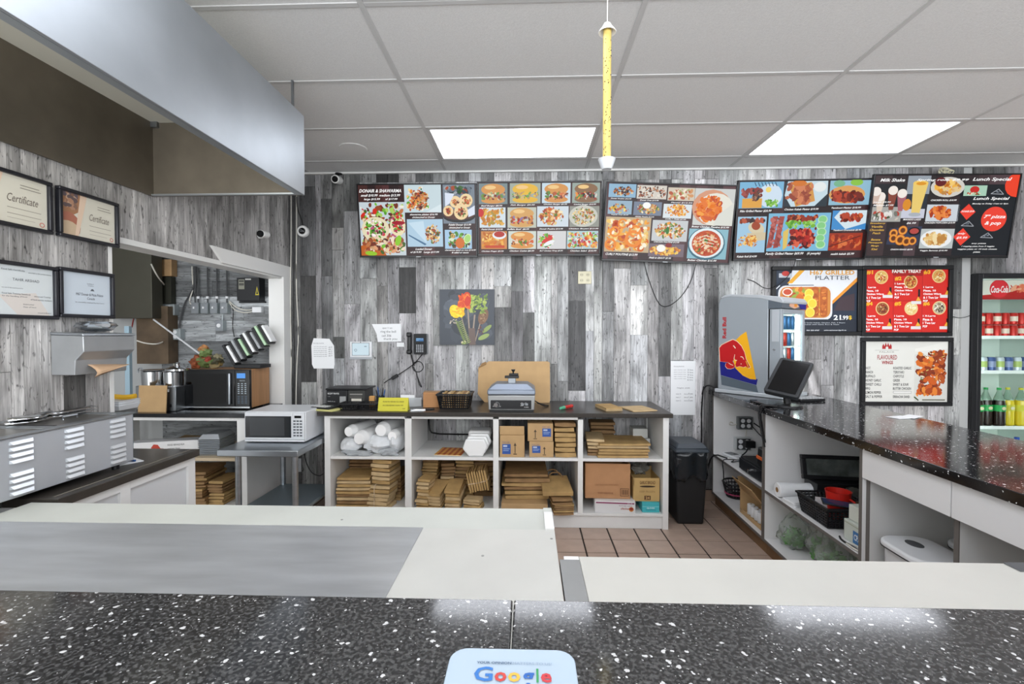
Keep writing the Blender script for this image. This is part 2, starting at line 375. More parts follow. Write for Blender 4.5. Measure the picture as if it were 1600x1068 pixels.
# ceiling
CEIL = mat('ceiling tile', 'dedede', .9, var=.05, scale=160, bump=.25)
TBAR = mat('ceiling grid white', 'c6c6c6', .6)
ceil = struct(box('ceiling', -4.6, 5.2, -3.2, 5.2, ZC+.03, ZC+.1, CONC))
CX = [-4.38, -3.16, -1.94, -.72, .50, 1.72, 2.94, 4.16, 5.2]; CY = [-3.2, -2.85, -2.24, -1.63, -1.02, -.41, .2, .81, 1.42, 2.03, 2.64, 3.25, 3.86, YB+.018]
LIGHTS = {(3, 11), (5, 11), (3, 8), (5, 8), (1, 8), (3, 5), (5, 5), (1, 5), (3, 2), (5, 2)}
for i in range(8):
    for j in range(13):
        if (i, j) in LIGHTS: continue
        if j < 5: continue
        sag = 0
        obj('ceiling_tile', MB().box(CX[i]+.006, CX[i+1]-.006, CY[j]+.006, CY[j+1]-.006, ZC-.002, ZC+.02), CEIL, ceil)
for xg in CX[1:-1]: obj('grid_bar', MB().box(xg-.012, xg+.012, .2, YB+.018, ZC-.006, ZC+.002), TBAR, ceil)
for yg in CY[6:-1]:
    for i in range(8): obj('grid_bar', MB().box(CX[i]+.013, CX[i+1]-.013, yg-.012, yg+.012, ZC-.006, ZC+.002), TBAR, ceil)
box('ceiling_tile_rear', -4.6, 5.2, -3.2, -.42, ZC, ZC+.02, CEIL, ceil)
struct(box('trim_ceiling', XL, 5.19, YB-.022, YB, ZC-.022, ZC-.006, mat('white trim', 'dcdcda', .5)))
LENS = emat('light diffuser', 'f2f6ff', LAMP)
LL = {(3, 11): 'ceiling light panel over the second menu screen from left', (5, 11): 'ceiling light panel over the rightmost menu screens', (3, 8): 'ceiling light panel cut by the top edge of the photo'}
for (i, j) in sorted(LIGHTS):
    t = thing('ceiling_light', LL.get((i, j), 'ceiling light panel out of the photo, '+{1: 'left', 3: 'middle', 5: 'right'}[i]+' column, '+{2: 'rearmost row', 5: 'row over the bar', 8: 'row before the bar', 11: 'wall row'}[j]), 'light', ((CX[i]+CX[i+1])/2, (CY[j]+CY[j+1])/2, ZC), group='recessed ceiling light panels')
    w, d = (CX[i+1]-CX[i])/2-.014, (CY[j+1]-CY[j])/2-.014
    fr = MB()
    for a in ((-w, w, -d, -d+.02), (-w, w, d-.02, d), (-w, -w+.02, -d+.02, d-.02), (w-.02, w, -d+.02, d-.02)): fr.box(*a, -.005, .015)
    obj('frame', fr, TBAR, t); obj('diffuser', MB().box(-w+.02, w-.02, -d+.02, d-.02, 0, .006), LENS, t)
# left wall with the kitchen opening
wl = struct(box('wall_left', XL-.14, XL-.02, .2, 2.32, 0, ZC+.1, CONC))
YJ = 4.0
struct(box('trim_opening_header', XL-.14, XL-.02, 2.32, YB+.018, 1.96, ZC+.1, CONC))
hd = bpy.data.objects['trim_opening_header']
WTRIM = mat('white door trim', 'e4e4e2', .4)
struct(box('trim_opening_post', XL-.12, XL+.014, YJ, YB-.001, .0, 1.95, WTRIM))
struct(box('trim_opening_soffit', XL-.14, XL-.002, 2.32, YB+.015, 1.93, 1.96, WTRIM))
struct(box('trim_opening_near_jamb', XL-.14, XL+.002, 2.316, 2.336, .9, 1.93, WTRIM))
# broken length of white casing along the header (cut at a slant at its near end)
y0 = atX(330, 395, XL).y
struct(obj('trim_opening_casing', MB().add([(XL,y0+.10,1.945),(XL+.016,y0+.10,1.945),(XL,YB-.002,1.945),(XL+.016,YB-.002,1.945),(XL,y0-.02,2.045),(XL+.016,y0-.02,2.045),(XL,YB-.002,2.045),(XL+.016,YB-.002,2.045)],
   [(0,2,3,1),(4,5,7,6),(1,3,7,5),(0,4,6,2),(0,1,5,4),(2,6,7,3)]), WTRIM))
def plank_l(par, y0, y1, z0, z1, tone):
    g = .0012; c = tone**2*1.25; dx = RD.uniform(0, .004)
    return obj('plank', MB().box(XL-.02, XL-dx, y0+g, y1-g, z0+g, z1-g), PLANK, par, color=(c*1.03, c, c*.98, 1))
ys = [.2, .5, .8, 1.1, 1.4] + [atX(p, 500, XL).y for p in (-60, -20, 17, 37, 64, 98, 133)]+[2.316]
for a, b in zip(ys, ys[1:]):
    cut = RD.choice((1.30, 1.62, 1.9, 2.05)); t1, t2 = RD.uniform(.56, .72), RD.uniform(.6, .76)
    if abs(b-atX(133, 500, XL).y) < .01:
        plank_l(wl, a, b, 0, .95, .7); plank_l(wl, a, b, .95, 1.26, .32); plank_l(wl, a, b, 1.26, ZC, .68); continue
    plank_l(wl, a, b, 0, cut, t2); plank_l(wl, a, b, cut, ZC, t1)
yy = 2.318; i = 0
while yy < YB:
    y2 = min(YB, yy+RD.choice((.10, .13, .16, .2)))
    if YB-y2 < .05: y2 = YB
    plank_l(hd, yy, y2, 1.96, ZC, RD.uniform(.6, .72) if yy < 3.0 else RD.uniform(.54, .68)); yy = y2
# kitchen behind the opening
kb = struct(box('wall_kitchen', -4.6, XL-.14, YB+.02, YB+.16, 0, ZC+.1, CONC))
rows = [(380,412,.5),(412,437,.46),(437,462,.4),(462,478,.66),(478,500,.6),(500,533,.66),(533,555,.5),(555,580,.52),(580,610,.62),(610,700,.5),(700,795,.44)]
for a, b, t in rows:
    z1, z0 = zback(a), zback(b); xs = [-3.3, RD.uniform(-2.95, -2.5), XL-.141]
    for xa, xb in zip(xs, xs[1:]):
        c = (t+RD.uniform(-.05, .05))**2*1.25
        obj('plank', MB().box(-z1+.001, -z0-.001, YB+RD.uniform(0, .004), YB+.02, xa+.001, xb-.001), PLANK, kb, rot=(0, math.pi/2, 0), color=(c*.95, c, c*1.03, 1))
struct(box('wall_kitchen_left', -4.6, -4.5, .2, YB+.02, 0, ZC+.1, CONC))
# ---------------------------------------------------------------- menu screens and posters
BEZEL = mat('black screen bezel', '101114', .35)
def tv(label, px, py, w, h, roll, Y=3.95, tilt=8.5):
    t = thing('menu_screen', label, 'screen', atY(px, py, Y), group='wall mounted menu screens', rot=(math.radians(tilt), roll, 0))
    b = .011; f = MB()
    f.box(-w/2, w/2, -.012, .02, h/2-b, h/2); f.box(-w/2, w/2, -.012, .02, -h/2, -h/2+b*1.5)
    f.box(-w/2, -w/2+b, -.012, .02, -h/2+b*1.5, h/2-b); f.box(w/2-b, w/2, -.012, .02, -h/2+b*1.5, h/2-b)
    obj('bezel', f, BEZEL, t, bevel=.002)
    obj('back_housing', MB().box(-w/2+.03, w/2-.03, .02, .045, -h/2+.03, h/2-.03).box(-w*.3, w*.3, .045, .07, -h*.36, h*.3), BLACK, t, bevel=.006)
    obj('wall_bracket', MB().box(-.12, .12, .07, .155-(Y-3.95)-.027, -.08, .08), STEELD, t)
    obj('brand_plate', MB().box(-.02, .02, -.0135, -.012, -h/2+.003, -h/2+.008), mat('pale badge', 'b8bcc0', .4), t)
    s = obj('screen_panel', MB().box(-w/2+b, w/2-b, -.004, .018, -h/2+b*1.5, h/2-b), BLACKG, t)
    return t, s, (w-2*b, h-2.5*b, (0, -.0045, b*.25))
def planks_bg(a, x0, y0, x1, y1, cs=('5b3a38', '4a2f30', '684344', '3e2a2c'), w=90):
    a.l = 0; a.rect(x0, y0, x1, y1, cs[0]); a.l = 0; r = random.Random(int(x0+y1)); x = x0; i = 0
    while x < x1: x2 = min(x1, x+r.uniform(w*.5, w*1.3)); a.rect(x, y0, x2, y1, r.choice(cs), 2); x = x2
FR = ['e2a33a', 'd98f24', 'f0c060', 'c67a1c', 'f4d488']                        # fries and fried food
SAL = ['6fae3c', '8cc750', '3f7a2a', 'd93a2a', 'f1ede0', 'b7d77a', 'c26a8c', '7a3a2c']   # salad and meat
MEAT = ['8a4a34', 'a8603c', '6a3426', 'c98a5c', 'e9d6b8', '5b7a34', 'd6b48e']
CHK = ['d97a2e', 'c4621e', 'e8a054', 'b04a18', 'f0c890']
TAN = ['a64a32', 'c25a3a', '8a3424', 'd97a4a', '6f2a20']
PAS = ['e8cf9a', 'd9b264', 'f3e6c4', 'c98f4a', 'b5602e', '6f8a3a']
BUN = ['e2b878', 'd29a54', 'f0d4a0']
# ---- screen 1
t, s, (w, h, c) = tv('leftmost menu screen, headed with donair and shawarma prices', 652.5, 345, 1.008, .605, .004)
a = Art(115, 140, 1485, 930, w, h, False); planks_bg(a, 115, 140, 1485, 930)
a.food(118, 328, 655, 928, 'cfd9de', SAL+MEAT, 230, 14, 44)
a.l = 12; a.ell(300, 630, 165, 140, 'e8e0c4'); a.blobs(150, 500, 450, 760, SAL+['f6f0f0', 'cf9aa8'], 90, 10, 30, (300, 625, 145, 118)); a.l = 22
a.ell(565, 590, 92, 120, 'efe4c2'); a.blobs(480, 380, 650, 710, SAL+['c02a5a'], 70, 10, 26, (566, 560, 82, 130)); a.l = 32
a.poly([(118, 820), (300, 720), (420, 930), (118, 930)], 'c9762e'); a.blobs(120, 700, 660, 925, MEAT+['e4b08a', 'f2e2d0', '8c4632'], 80, 14, 40); a.l = 42
a.ell(575, 560, 80, 22, 'b01a3a'); a.ell(565, 760, 34, 62, '9fd23c', 20); a.ell(235, 905, 72, 26, 'a6cf3e', 5); a.ell(300, 430, 26, 34, 'd8402c')
a.l = 2; a.rect(655, 140, 1085, 445, 'cfdde2'); a.poly([(900, 445), (1085, 350), (1085, 445)], 'dde8ec'); a.blobs(656, 150, 950, 440, SAL[:5]+CHK+['f2e0b0'], 60, 10, 34); a.blobs(690, 190, 950, 440, MEAT+CHK, 110, 10, 28, (825, 310, 125, 118))
a.l = 2; a.rect(675, 520, 1095, 830, 'bcd4e4'); a.poly([(690, 560), (870, 540), (900, 790)], 'cfe2ee'); a.poly([(690, 690), (900, 800), (880, 815), (690, 705)], '5f86a4'); a.blobs(860, 560, 1080, 815, MEAT+PAS+['e8c08a'], 110, 9, 24, (975, 690, 100, 120))
a.l = 2; a.rect(1105, 140, 1475, 570, '8b95a0'); a.blobs(1105, 140, 1475, 260, ['b45a2e', '4e7a3c', '7c8894', 'a8b0b4', '3e4a58'], 40, 16, 50); a.l = 12
a.ell(1290, 490, 190, 70, '2a2424'); a.ell(1290, 470, 185, 60, '6a4030')
for x, y, r in ((1250, 330, 66), (1375, 315, 76), (1165, 430, 60), (1315, 445, 84)):
    a.ell(x, y, r, r*1.0, 'efd9b0'); b = a.l; a.blobs(x-r, y-r, x+r, y+r, CHK+MEAT+['7aa03c'], 34, 6, 20, (x, y, r*.8, r*.75)); a.l = b+10
a.poly([(1130, 230), (1240, 240), (1180, 350), (1130, 380)], 'dfe6f2'); a.poly([(1390, 420), (1475, 370), (1475, 470), (1400, 500)], 'dfe6f2')
a.l = 2; a.rect(1118, 640, 1435, 855, 'b4d0e6'); a.blobs(1150, 650, 1435, 855, ['5f9a34', '88c04a', '3c5a2a', '8a5a3a', 'd9b070', 'dfead0'], 90, 10, 32); a.ell(1295, 790, 54, 62, 'd9822a'); a.ell(1385, 740, 42, 56, 'dff0c0', 20); a.ell(1385, 740, 34, 46, 'b7dc8a', 20)
for t_, *q in (('DONAIR & SHAWARMA', 128, 185, 622, 222), ('small $10.99  medium $13.99', 145, 240, 608, 270), ('large $15.99      xl $17.99', 180, 284, 575, 312), ('shawarma platter $16.99', 712, 458, 1040, 482), ('chicken,beef or Donair', 740, 490, 1010, 510),
               ('Loaded Donair', 765, 846, 965, 868), ('xl $19.99   Large $17.99', 700, 882, 1045, 908), ('Falafel Donair $13.99', 1165, 574, 1430, 596), ('chicken,beef or Donair', 1170, 606, 1420, 628), ('shawarma salad on rice $14.99', 1115, 862, 1480, 880), ('& salad or sauce', 1195, 888, 1395, 906)):
    a.text(t_, *q, shear=.3, bold=.02)
a.build('screen_image', s, c, SCREEN_INK)
# ---- screen 2
t, s, (w, h, c) = tv('second menu screen from the left, twelve burger and sandwich pictures', 842, 342, 1.03, .605, .004)
a = Art(55, 125, 1430, 918, w, h, False); planks_bg(a, 55, 125, 1430, 918)
def burger(x0, y0, x1, y1, bg, fill, bun='d9a45e'):
    a.l = 2; a.rect(x0, y0, x1, y1, bg); cx = (x0+x1)/2; W_ = (x1-x0); H = y1-y0
    a.l = 4; a.ell(cx, y1-H*.18, W_*.42, H*.16, bun); a.ell(cx, y0+H*.3, W_*.42, H*.28, bun); a.ell(cx-W_*.1, y0+H*.2, W_*.2, H*.1, 'efcf96')
    a.blobs(x0+W_*.05, y0+H*.38, x1-W_*.05, y1-H*.14, fill, 46, H*.04, H*.12)
burger(60, 130, 385, 358, '8a9a9c', ['b0503c', '8a3428', 'e0d0a4', '7ea04e', 'd6dcc4', 'c9b08a']); burger(412, 130, 758, 352, 'b0b8ac', ['e8c43a', '8a6a4a', 'c2a27e', '7fb05a', 'd9c088'], 'e6c040')
burger(775, 130, 1095, 350, 'cfdfe8', ['d98a5a', 'c26a3e', '6f9a4a', 'e2b48c', '8a4a34']); burger(1115, 130, 1425, 350, 'a8b4ac', ['3e3438', '6f9a4a', 'e8a040', 'b03a2a', 'd8d4cc'], '9a7a5a')
a.food(65, 395, 362, 620, 'd8e2e8', ['e8c060', 'd9a03c', 'c9882e', 'e2b450', 'b7a048'], 70, 12, 36); a.ell(80, 455, 34, 48, 'd02a20'); burger(385, 395, 712, 622, 'c9ccc0', ['b5703a', '8a4a26', 'd99a4a', 'd04a2a', '9a86b4'], 'd9b070')
a.food(722, 385, 1078, 612, 'd6dfe6', CHK+PAS+['6f8a3a', 'b04a2a'], 130, 10, 30, (880, 495, 158, 110)); a.food(1090, 385, 1425, 615, 'a2a49c', PAS+['8c9a48'], 130, 7, 18, (1245, 495, 145, 105), plate='cfcfc6')
a.food(80, 660, 378, 862, 'd49a5a', FR+['e8b050', 'd97a2a'], 60, 14, 40); a.ell(290, 705, 80, 46, 'e9eef2'); a.ell(290, 695, 62, 34, 'c03a26'); a.rect(130, 820, 350, 850, 'cf5a24')
burger(395, 660, 712, 862, 'd5dcd4', ['e0a058', '8a4a2a', 'f0dcc0', '5fa040', 'd9702e'], 'dea45a'); a.food(725, 660, 1055, 862, 'd9d9da', SAL[:6], 80, 10, 28, (830, 770, 105, 90)); a.ell(840, 760, 70, 24, 'd9402c', -25); a.ell(860, 795, 70, 22, 'eef0f2', -25)
a.food(1065, 660, 1420, 862, 'bcd4d8', SAL+FR+['e0603a'], 150, 8, 26)
for t_, *q in (('Beef Burger $8.99', 85, 368, 325, 388), ('Fish Burger $9.99', 420, 362, 695, 380), ('Chicken Burger $9.99', 795, 356, 1060, 374), ('Loaded Burger $12.99', 1135, 358, 1385, 376), ('Panini Donair $10.99', 85, 630, 330, 650), ('Buffalo Beef  $8.99', 380, 630, 632, 648), ('Donair Poutine $12.99', 750, 628, 1018, 646), ('Chicken Biryani $13.99', 1085, 628, 1420, 646),
               ('Chicken Finger $9.99', 85, 880, 340, 898), ('Chicken Cutlet $8.99', 408, 876, 692, 894), ('BLT Chicken Wrap $9.99', 755, 876, 1020, 894), ('Chicken Salad  $10.99', 1105, 876, 1405, 894)):
    a.text(t_, *q, shear=.3, bold=.02)
a.build('screen_image', s, c, SCREEN_INK)
# ---- screen 3
t, s, (w, h, c) = tv('middle menu screen, sagging to the right, with poutines and butter chicken', 1044, 349, 1.06, .64, .040)
a = Art(105, 130, 1500, 950, w, h, False); planks_bg(a, 105, 130, 1500, 950, ('5e4346', '4c363a', '6d5054', '412f33'))
a.food(122, 138, 420, 280, '9fc0d6', ['8a4a2e', 'c98a4a', '5a3020', 'e6d4ae', '3e2a24'], 60, 8, 22, (285, 215, 120, 62)); a.food(432, 145, 755, 288, 'd9d4cc', ['6a3a2a', 'e6e0d6', 'a8705a', '3a2420', 'c89a7a'], 90, 7, 20)
a.food(770, 160, 1062, 298, 'd8cfc0', ['e9dcc4', 'd9a878', 'c2704e', 'b7bb84', 'f2ead8'], 60, 10, 30); a.food(125, 315, 388, 460, 'a6bccc', ['e8c84a', 'd9ae2c', 'f2de88', '5a4a2a', 'c06a5a'], 60, 8, 20, (245, 400, 120, 58))
a.food(408, 320, 715, 465, '8a93a4', PAS+['e6b45a', '8fae4a'], 80, 8, 22, (560, 395, 140, 64)); a.ell(550, 358, 44, 34, 'f6f6f4'); a.food(735, 335, 1045, 485, 'dfe6ea', FR+['f0a52a', 'e08a18'], 100, 8, 20, (885, 402, 142, 74))
a.food(112, 490, 612, 870, 'cbb89a', ['e8a030', 'f2b84a', 'd97a1c', 'f6e2b4', 'c25a1c', 'f0cf80'], 150, 16, 48)
for x, y, r in ((220, 650, 60), (430, 720, 95), (440, 640, 70), (180, 790, 66), (300, 560, 55)): a.ring(x, y, r, r*.36, 'ee9a2c')
a.blobs(130, 500, 600, 860, ['f5e6c2', 'efd9a4', 'f8f0dc'], 22, 12, 30); a.food(630, 510, 1020, 735, 'cfd2d4', PAS+['f0b048', 'c8602c', 'f4ead6', '6f9a3a'], 140, 8, 26, (822, 620, 180, 104)); a.ell(800, 620, 20, 42, '3f8a3a')
a.food(608, 765, 1000, 905, '8a7c86', FR+['f0d070', 'e8be4a'], 100, 8, 24, (790, 835, 185, 66)); a.ell(745, 815, 50, 40, 'f6f5f0'); a.ell(828, 780, 36, 26, '9a2a2e')
a.l = 2; a.rect(1065, 160, 1505, 550, 'd4d6d4'); a.ell(1260, 360, 215, 190, 'dba98c'); a.ell(1300, 380, 200, 175, 'e8e6dc'); a.blobs(1060, 190, 1450, 548, ['e88a2a', 'd9701c', 'f2ae4a', 'c85a18', 'f0983a'], 120, 16, 46, (1230, 370, 165, 165)); a.poly([(1500, 300), (1500, 550), (1290, 550), (1340, 430)], 'dfe0da')
a.l = 2; a.rect(1040, 590, 1470, 915, '9cc4d0'); a.ell(1240, 750, 205, 178, '4f7f90', n=24); a.ell(1240, 742, 190, 162, 'e6eef0', n=24); a.ell(1240, 745, 160, 140, 'c9602a', n=24); a.blobs(1090, 610, 1400, 880, ['d9783a', 'e8a05a', 'c0521e', 'f0dcc0', '5f8a3a', 'e8c8a0'], 110, 8, 26, (1240, 745, 155, 135))
for i in range(4): a.line([(1130+i*20, 700+i*30), (1220, 660+i*34), (1350-i*12, 690+i*30)], 7, 'f4ead8')
for t_, *q in (('Donair Poutine $12.99', 150, 288, 375, 302), ('Donair Fries $13.99', 470, 296, 675, 312), ('Panini $13.99', 810, 312, 1045, 326), ('Regular Fries $5.99', 165, 462, 355, 474), ('Chicken Poutine $13.99', 430, 474, 640, 488), ('CURLY FRIES $7.99', 765, 490, 990, 504), ('CURLY POUTINE $13.99', 132, 884, 490, 912), ('CHICKEN POUTINE $13.99', 660, 738, 940, 756), ('FRIES & GRAVY $7.99', 620, 912, 865, 934), ('Butter Chicken Poutine $15.99', 1060, 558, 1470, 580), ('Butter Chicken $15.99', 1050, 922, 1370, 946)):
    a.text(t_, *q, shear=.3, bold=.02)
a.build('screen_image', s, c, SCREEN_INK)
# ---- screen 4
t, s, (w, h, c) = tv('second menu screen from the right, grilled platters with red meat', 1252, 344, 1.07, .645, -.006)
a = Art(85, 125, 1470, 915, w, h, False); planks_bg(a, 85, 125, 1470, 915, ('4a3436', '3a2a2e', '5a4042', '332628'))
a.l = 2; a.rect(95, 130, 560, 395, '8ec0dc'); a.ell(420, 270, 130, 120, 'd6e4f0'); a.blobs(100, 170, 350, 300, ['9a4a44', 'b0605a', '8a3a3a', 'c2807a'], 26, 18, 44); a.rect(130, 295, 340, 392, 'e2b25a'); a.blobs(220, 190, 330, 340, ['4a4446', '8a5a4a', 'b08a70'], 16, 14, 34); a.blobs(360, 300, 520, 390, ['8fc45a', 'b6dc80', '6aa83e'], 24, 10, 26); a.ell(400, 210, 30, 28, 'f0dc8a')
for i in range(7): a.line([(250+i*36, 135), (270+i*36, 175)], 8, '3a5a78')
a.l = 2; a.rect(570, 130, 1025, 385, '3c4a54'); a.poly([(600, 130), (1020, 130), (1025, 260), (900, 380), (650, 385), (575, 270)], 'cfe0e8'); a.poly([(620, 180), (850, 140), (900, 330), (700, 385)], 'd9a860'); a.blobs(580, 130, 890, 380, ['c27a5a', 'a65a44', 'd9946e', 'b56a4e'], 46, 20, 50); a.ell(940, 190, 66, 50, 'e8ecec'); a.ell(720, 150, 80, 30, 'd98a3a')
a.l = 2; a.rect(1045, 130, 1475, 375, 'a2c6d8'); a.ell(1230, 270, 190, 90, 'e0b070'); a.blobs(1050, 210, 1430, 372, TAN, 46, 22, 58); a.ell(1320, 150, 66, 34, '9ccc5a'); a.ell(1140, 160, 60, 34, '8cc0a0')
a.l = 2; a.rect(98, 480, 405, 850, 'b0d0e4'); a.blobs(100, 485, 400, 560, ['c26a4a', '7a3a34', '4a3a3a'], 24, 16, 40); a.ell(300, 600, 90, 60, 'dcd2b8', 20); a.ell(295, 575, 48, 42, 'b05a34', 20); a.poly([(200, 650), (405, 640), (405, 720), (260, 735)], 'd8ccb0'); a.blobs(95, 650, 330, 800, FR, 54, 10, 34, asp=.35)
a.l = 2; a.rect(425, 450, 1085, 840, '8fc4de')
for x in (470, 540): a.poly([(x, 480), (x+55, 480), (x+10, 800), (x-45, 810)], 'b0605a'); a.blobs(x-40, 480, x+50, 805, ['b86a62', 'a2524c', 'c9807a'], 24, 14, 34)
a.blobs(600, 455, 960, 560, TAN+['d98a5a'], 40, 16, 46); a.blobs(590, 510, 940, 620, ['8cc04e', '6aa83a', 'b4dc84'], 46, 12, 30); a.blobs(640, 590, 960, 830, ['c23a2c', 'a82a22', 'd95a44', '8a1e1c', '5a1a1c', 'e07a5c'], 80, 16, 50)
a.poly([(590, 640), (650, 600), (640, 800), (600, 830)], 'e2ca7a')
for i in range(5): a.ell(1000-(i % 2)*10, 520+i*64, 52, 44, 'c8e8c8'); a.ell(1000-(i % 2)*10, 516+i*64, 42, 34, '9ad49a')
a.l = 2; a.rect(1100, 430, 1460, 625, '5aa0d4'); a.poly([(1180, 430), (1460, 430), (1460, 560), (1250, 620), (1120, 500)], 'dbe8ee'); a.blobs(1170, 440, 1440, 560, TAN+['c04a34'], 30, 18, 46)
a.l = 2; a.rect(1088, 660, 1440, 838, 'b04a2a'); a.blobs(1090, 662, 1438, 836, ['d0683a', 'b84a26', 'e08a54', '9a3a20'], 50, 18, 46); a.line([(1090, 800), (1420, 690)], 10, '7a2c1a')
for t_, *q in (('Ribs Grilled Platter $20.99', 112, 412, 448, 436), ('Chicken Kabab Platter $19.99', 585, 402, 945, 424), ('Tandoori Platter $18.99', 1080, 394, 1390, 414), ('Kabab Roll $14.99', 112, 880, 328, 904), ('Family Grilled Platter $69.99    (6 people)', 420, 852, 1010, 884), ('Tandoori Drumstick $5.99', 1125, 622, 1420, 640), ('seekh kabab $5.99', 1120, 864, 1370, 888)):
    a.text(t_, *q, shear=.3, bold=.02)
a.build('screen_image', s, c, SCREEN_INK)
# ---- screen 5
t, s, (w, h, c) = tv('rightmost menu screen, milk shakes beside a dark lunch special panel', 1470, 338, 1.13, .655, .007, Y=3.90)
a = Art(85, 125, 1505, 915, w, h, False); planks_bg(a, 85, 125, 1505, 915, ('57474a', '463a3e', '67555a', '3c3236'))
a.l = 2; a.rect(95, 205, 395, 575, '2e3338'); a.rect(95, 430, 390, 575, 'b8b8b4')
for x, y0_, y1_, cc in ((165, 280, 480, 'e2d4c6'), (280, 220, 460, '9a5a4a'), (375, 250, 470, 'b87a84'), (115, 230, 400, 'd6c2b6')):
    a.poly([(x-48, y0_+60), (x+48, y0_+60), (x+22, y1_), (x-22, y1_)], cc); a.ell(x, y0_+50, 48, 44, 'f2ece6')
a.blobs(95, 460, 385, 572, ['e8e6e2', '8a8c84', '5a6a4a', 'c25a4a', 'd6cec4'], 30, 14, 40)
a.l = 2; a.rect(415, 130, 640, 305, 'a8b0b8'); a.rect(405, 305, 630, 450, '3e4650'); a.rect(390, 450, 622, 540, 'd2d4e0'); a.poly([(470, 200), (620, 200), (570, 500), (490, 500)], 'ecd488'); a.ell(545, 200, 75, 26, 'f2d27a'); a.ell(550, 205, 50, 16, 'e2a83a'); a.ell(525, 505, 62, 20, 'b9bfc6'); a.ell(435, 410, 42, 58, 'e0a03a')
a.food(645, 140, 985, 330, '3a3438', FR+['e8d0a0', 'c99a5a'], 60, 14, 40, (815, 240, 150, 85), plate='d9d6d0'); a.ell(740, 190, 56, 44, '7a2630')
a.food(640, 408, 965, 572, 'd4dae0', ['e2803a', 'd0682a', 'f0a060', 'b8501e', 'e89a54'], 60, 16, 40, (770, 490, 135, 80)); a.food(615, 645, 950, 840, 'c6cccc', ['e8cc94', 'd9b070', 'f2e2b8', 'c99a58'], 46, 20, 48, (775, 745, 140, 80), plate='eef0f0')
a.l = 2; a.poly([(300, 640), (620, 620), (600, 810), (280, 800)], '46506a')
for x, y, r in ((340, 690, 44), (430, 660, 46), (345, 740, 44), (415, 755, 54), (480, 770, 46), (540, 765, 42)): a.ell(x, y, r, r, 'd98a30'); a.ell(x, y, r*.5, r*.5, '7a4a24'); a.ring(x, y, r*.85, r*.2, 'f0b860')
a.ell(545, 670, 62, 42, '241a1e'); a.ell(545, 668, 46, 28, 'c2605a')
a.l = 2; a.rect(950, 215, 1505, 912, '282e36'); a.ell(1500, 220, 125, 118, 'ee5a3a'); a.rect(980, 225, 1205, 325, 'b8d6c4'); a.ell(1085, 265, 46, 34, 'd03a34'); a.blobs(1000, 285, 1190, 322, ['5a8a4a', 'c04a3a', 'e8e0c8'], 20, 8, 18)
for cx, cy, r, q in ((1050, 480, 78, 0), (1030, 725, 86, 0)): a.poly([(cx, cy-r), (cx+r, cy), (cx, cy+r), (cx-r, cy)], 'ee5844')
a.ell(1320, 550, 125, 120, 'ee5a48', n=32)
for cx, cy in ((1310, 290), (1065, 600), (1275, 715)): a.line([(cx-60, cy+15), (cx+10, cy-30), (cx+65, cy+20), (cx-60, cy+15)], 6, 'b8bcc2'); a.blobs(cx-30, cy-20, cx+30, cy+12, ['9aa0a8', '6a7078'], 10, 5, 12)
a.rect(1450, 125, 1505, 220, '57474a', 3)
for t_, *q in (('Milk Shake', 138, 155, 382, 186), ('Lunch Special', 1048, 150, 1432, 190), ('Lunch Special', 1082, 336, 1440, 372), ('Monday to Friday 11am to 4pm', 1080, 394, 1435, 410), ('DONAIR $9.99', 985, 466, 1112, 486), ('only', 985, 682, 1060, 706), ('$9.99', 975, 722, 1085, 748), ('7" pizza', 1215, 508, 1430, 552), ('& pop', 1235, 572, 1395, 616), ('Large $9.99', 98, 376, 270, 394), ('Medium $7.99', 98, 406, 300, 424), ('MANGO LASSI', 415, 545, 595, 562), ('$6.99', 455, 580, 550, 600), ('CHICKEN ROLL $10.99', 665, 358, 920, 376), ('CHICKEN POPCORN $10.99', 635, 578, 940, 596), ('ONION RINGS $8.99', 330, 844, 552, 860), ('Veggie Samosa $10.99', 630, 854, 905, 872), ('any pizza', 1135, 784, 1280, 798), ('1 topping pizza from 5 veggies', 1040, 812, 1370, 828), ('veggies pizza or 10 inch cheese', 1005, 840, 1398, 856), ('pizza', 1165, 868, 1235, 886), ('Spring rolls $9.99', 500, 160, 1010, 186)):
    a.text(t_, *q, shear=.3, bold=.02)
for i, t_ in enumerate(('Strawberry', 'Vanilla', 'Chocolate', 'Peach', '', 'Banana', 'Pineapple', 'Mango', 'Kiwi')):
    if t_: a.text(t_, 165-len(t_)*8, 582+i*32, 165+len(t_)*8, 602+i*32, c='e8c46a', shear=.3, bold=.02)
a.build('screen_image', s, c, SCREEN_INK)
# ---------------------------------------------------------------- framed posters
FRAME = mat('black picture frame', '141518', .35)
def frame_parts(t, w, h, b, d, m, glass=True):
    f = MB(); f.box(-w/2, w/2, -d, 0, h/2-b, h/2); f.box(-w/2, w/2, -d, 0, -h/2, -h/2+b); f.box(-w/2, -w/2+b, -d, 0, -h/2+b, h/2-b); f.box(w/2-b, w/2, -d, 0, -h/2+b, h/2-b)
    obj('frame', f, m, t, bevel=.004)
    return obj('backing', MB().box(-w/2+b, w/2-b, -d*.4, 0, -h/2+b, h/2-b), PAPER, t)
def poster(label, x0, y0, x1, y1, group='framed menu posters'):
    p0, p1 = atY(x0, y0, YB-.02), atY(x1, y1, YB-.02); w, h = p1.x-p0.x, p0.z-p1.z
    t = thing('menu_poster', label, 'poster', ((p0.x+p1.x)/2, YB-.002, (p0.z+p1.z)/2), group=group)
    b = .034; s = frame_parts(t, w, h, b, .03, FRAME); return t, s, w-2*b, h-2*b
t, s, w, h = poster('framed dark blue grilled platter poster behind the small cooler', 1206, 416, 1345, 524)
a = Art(100, 100, 655, 525, w, h); a.rect(100, 100, 655, 525, '1c2a3e'); a.l = 1
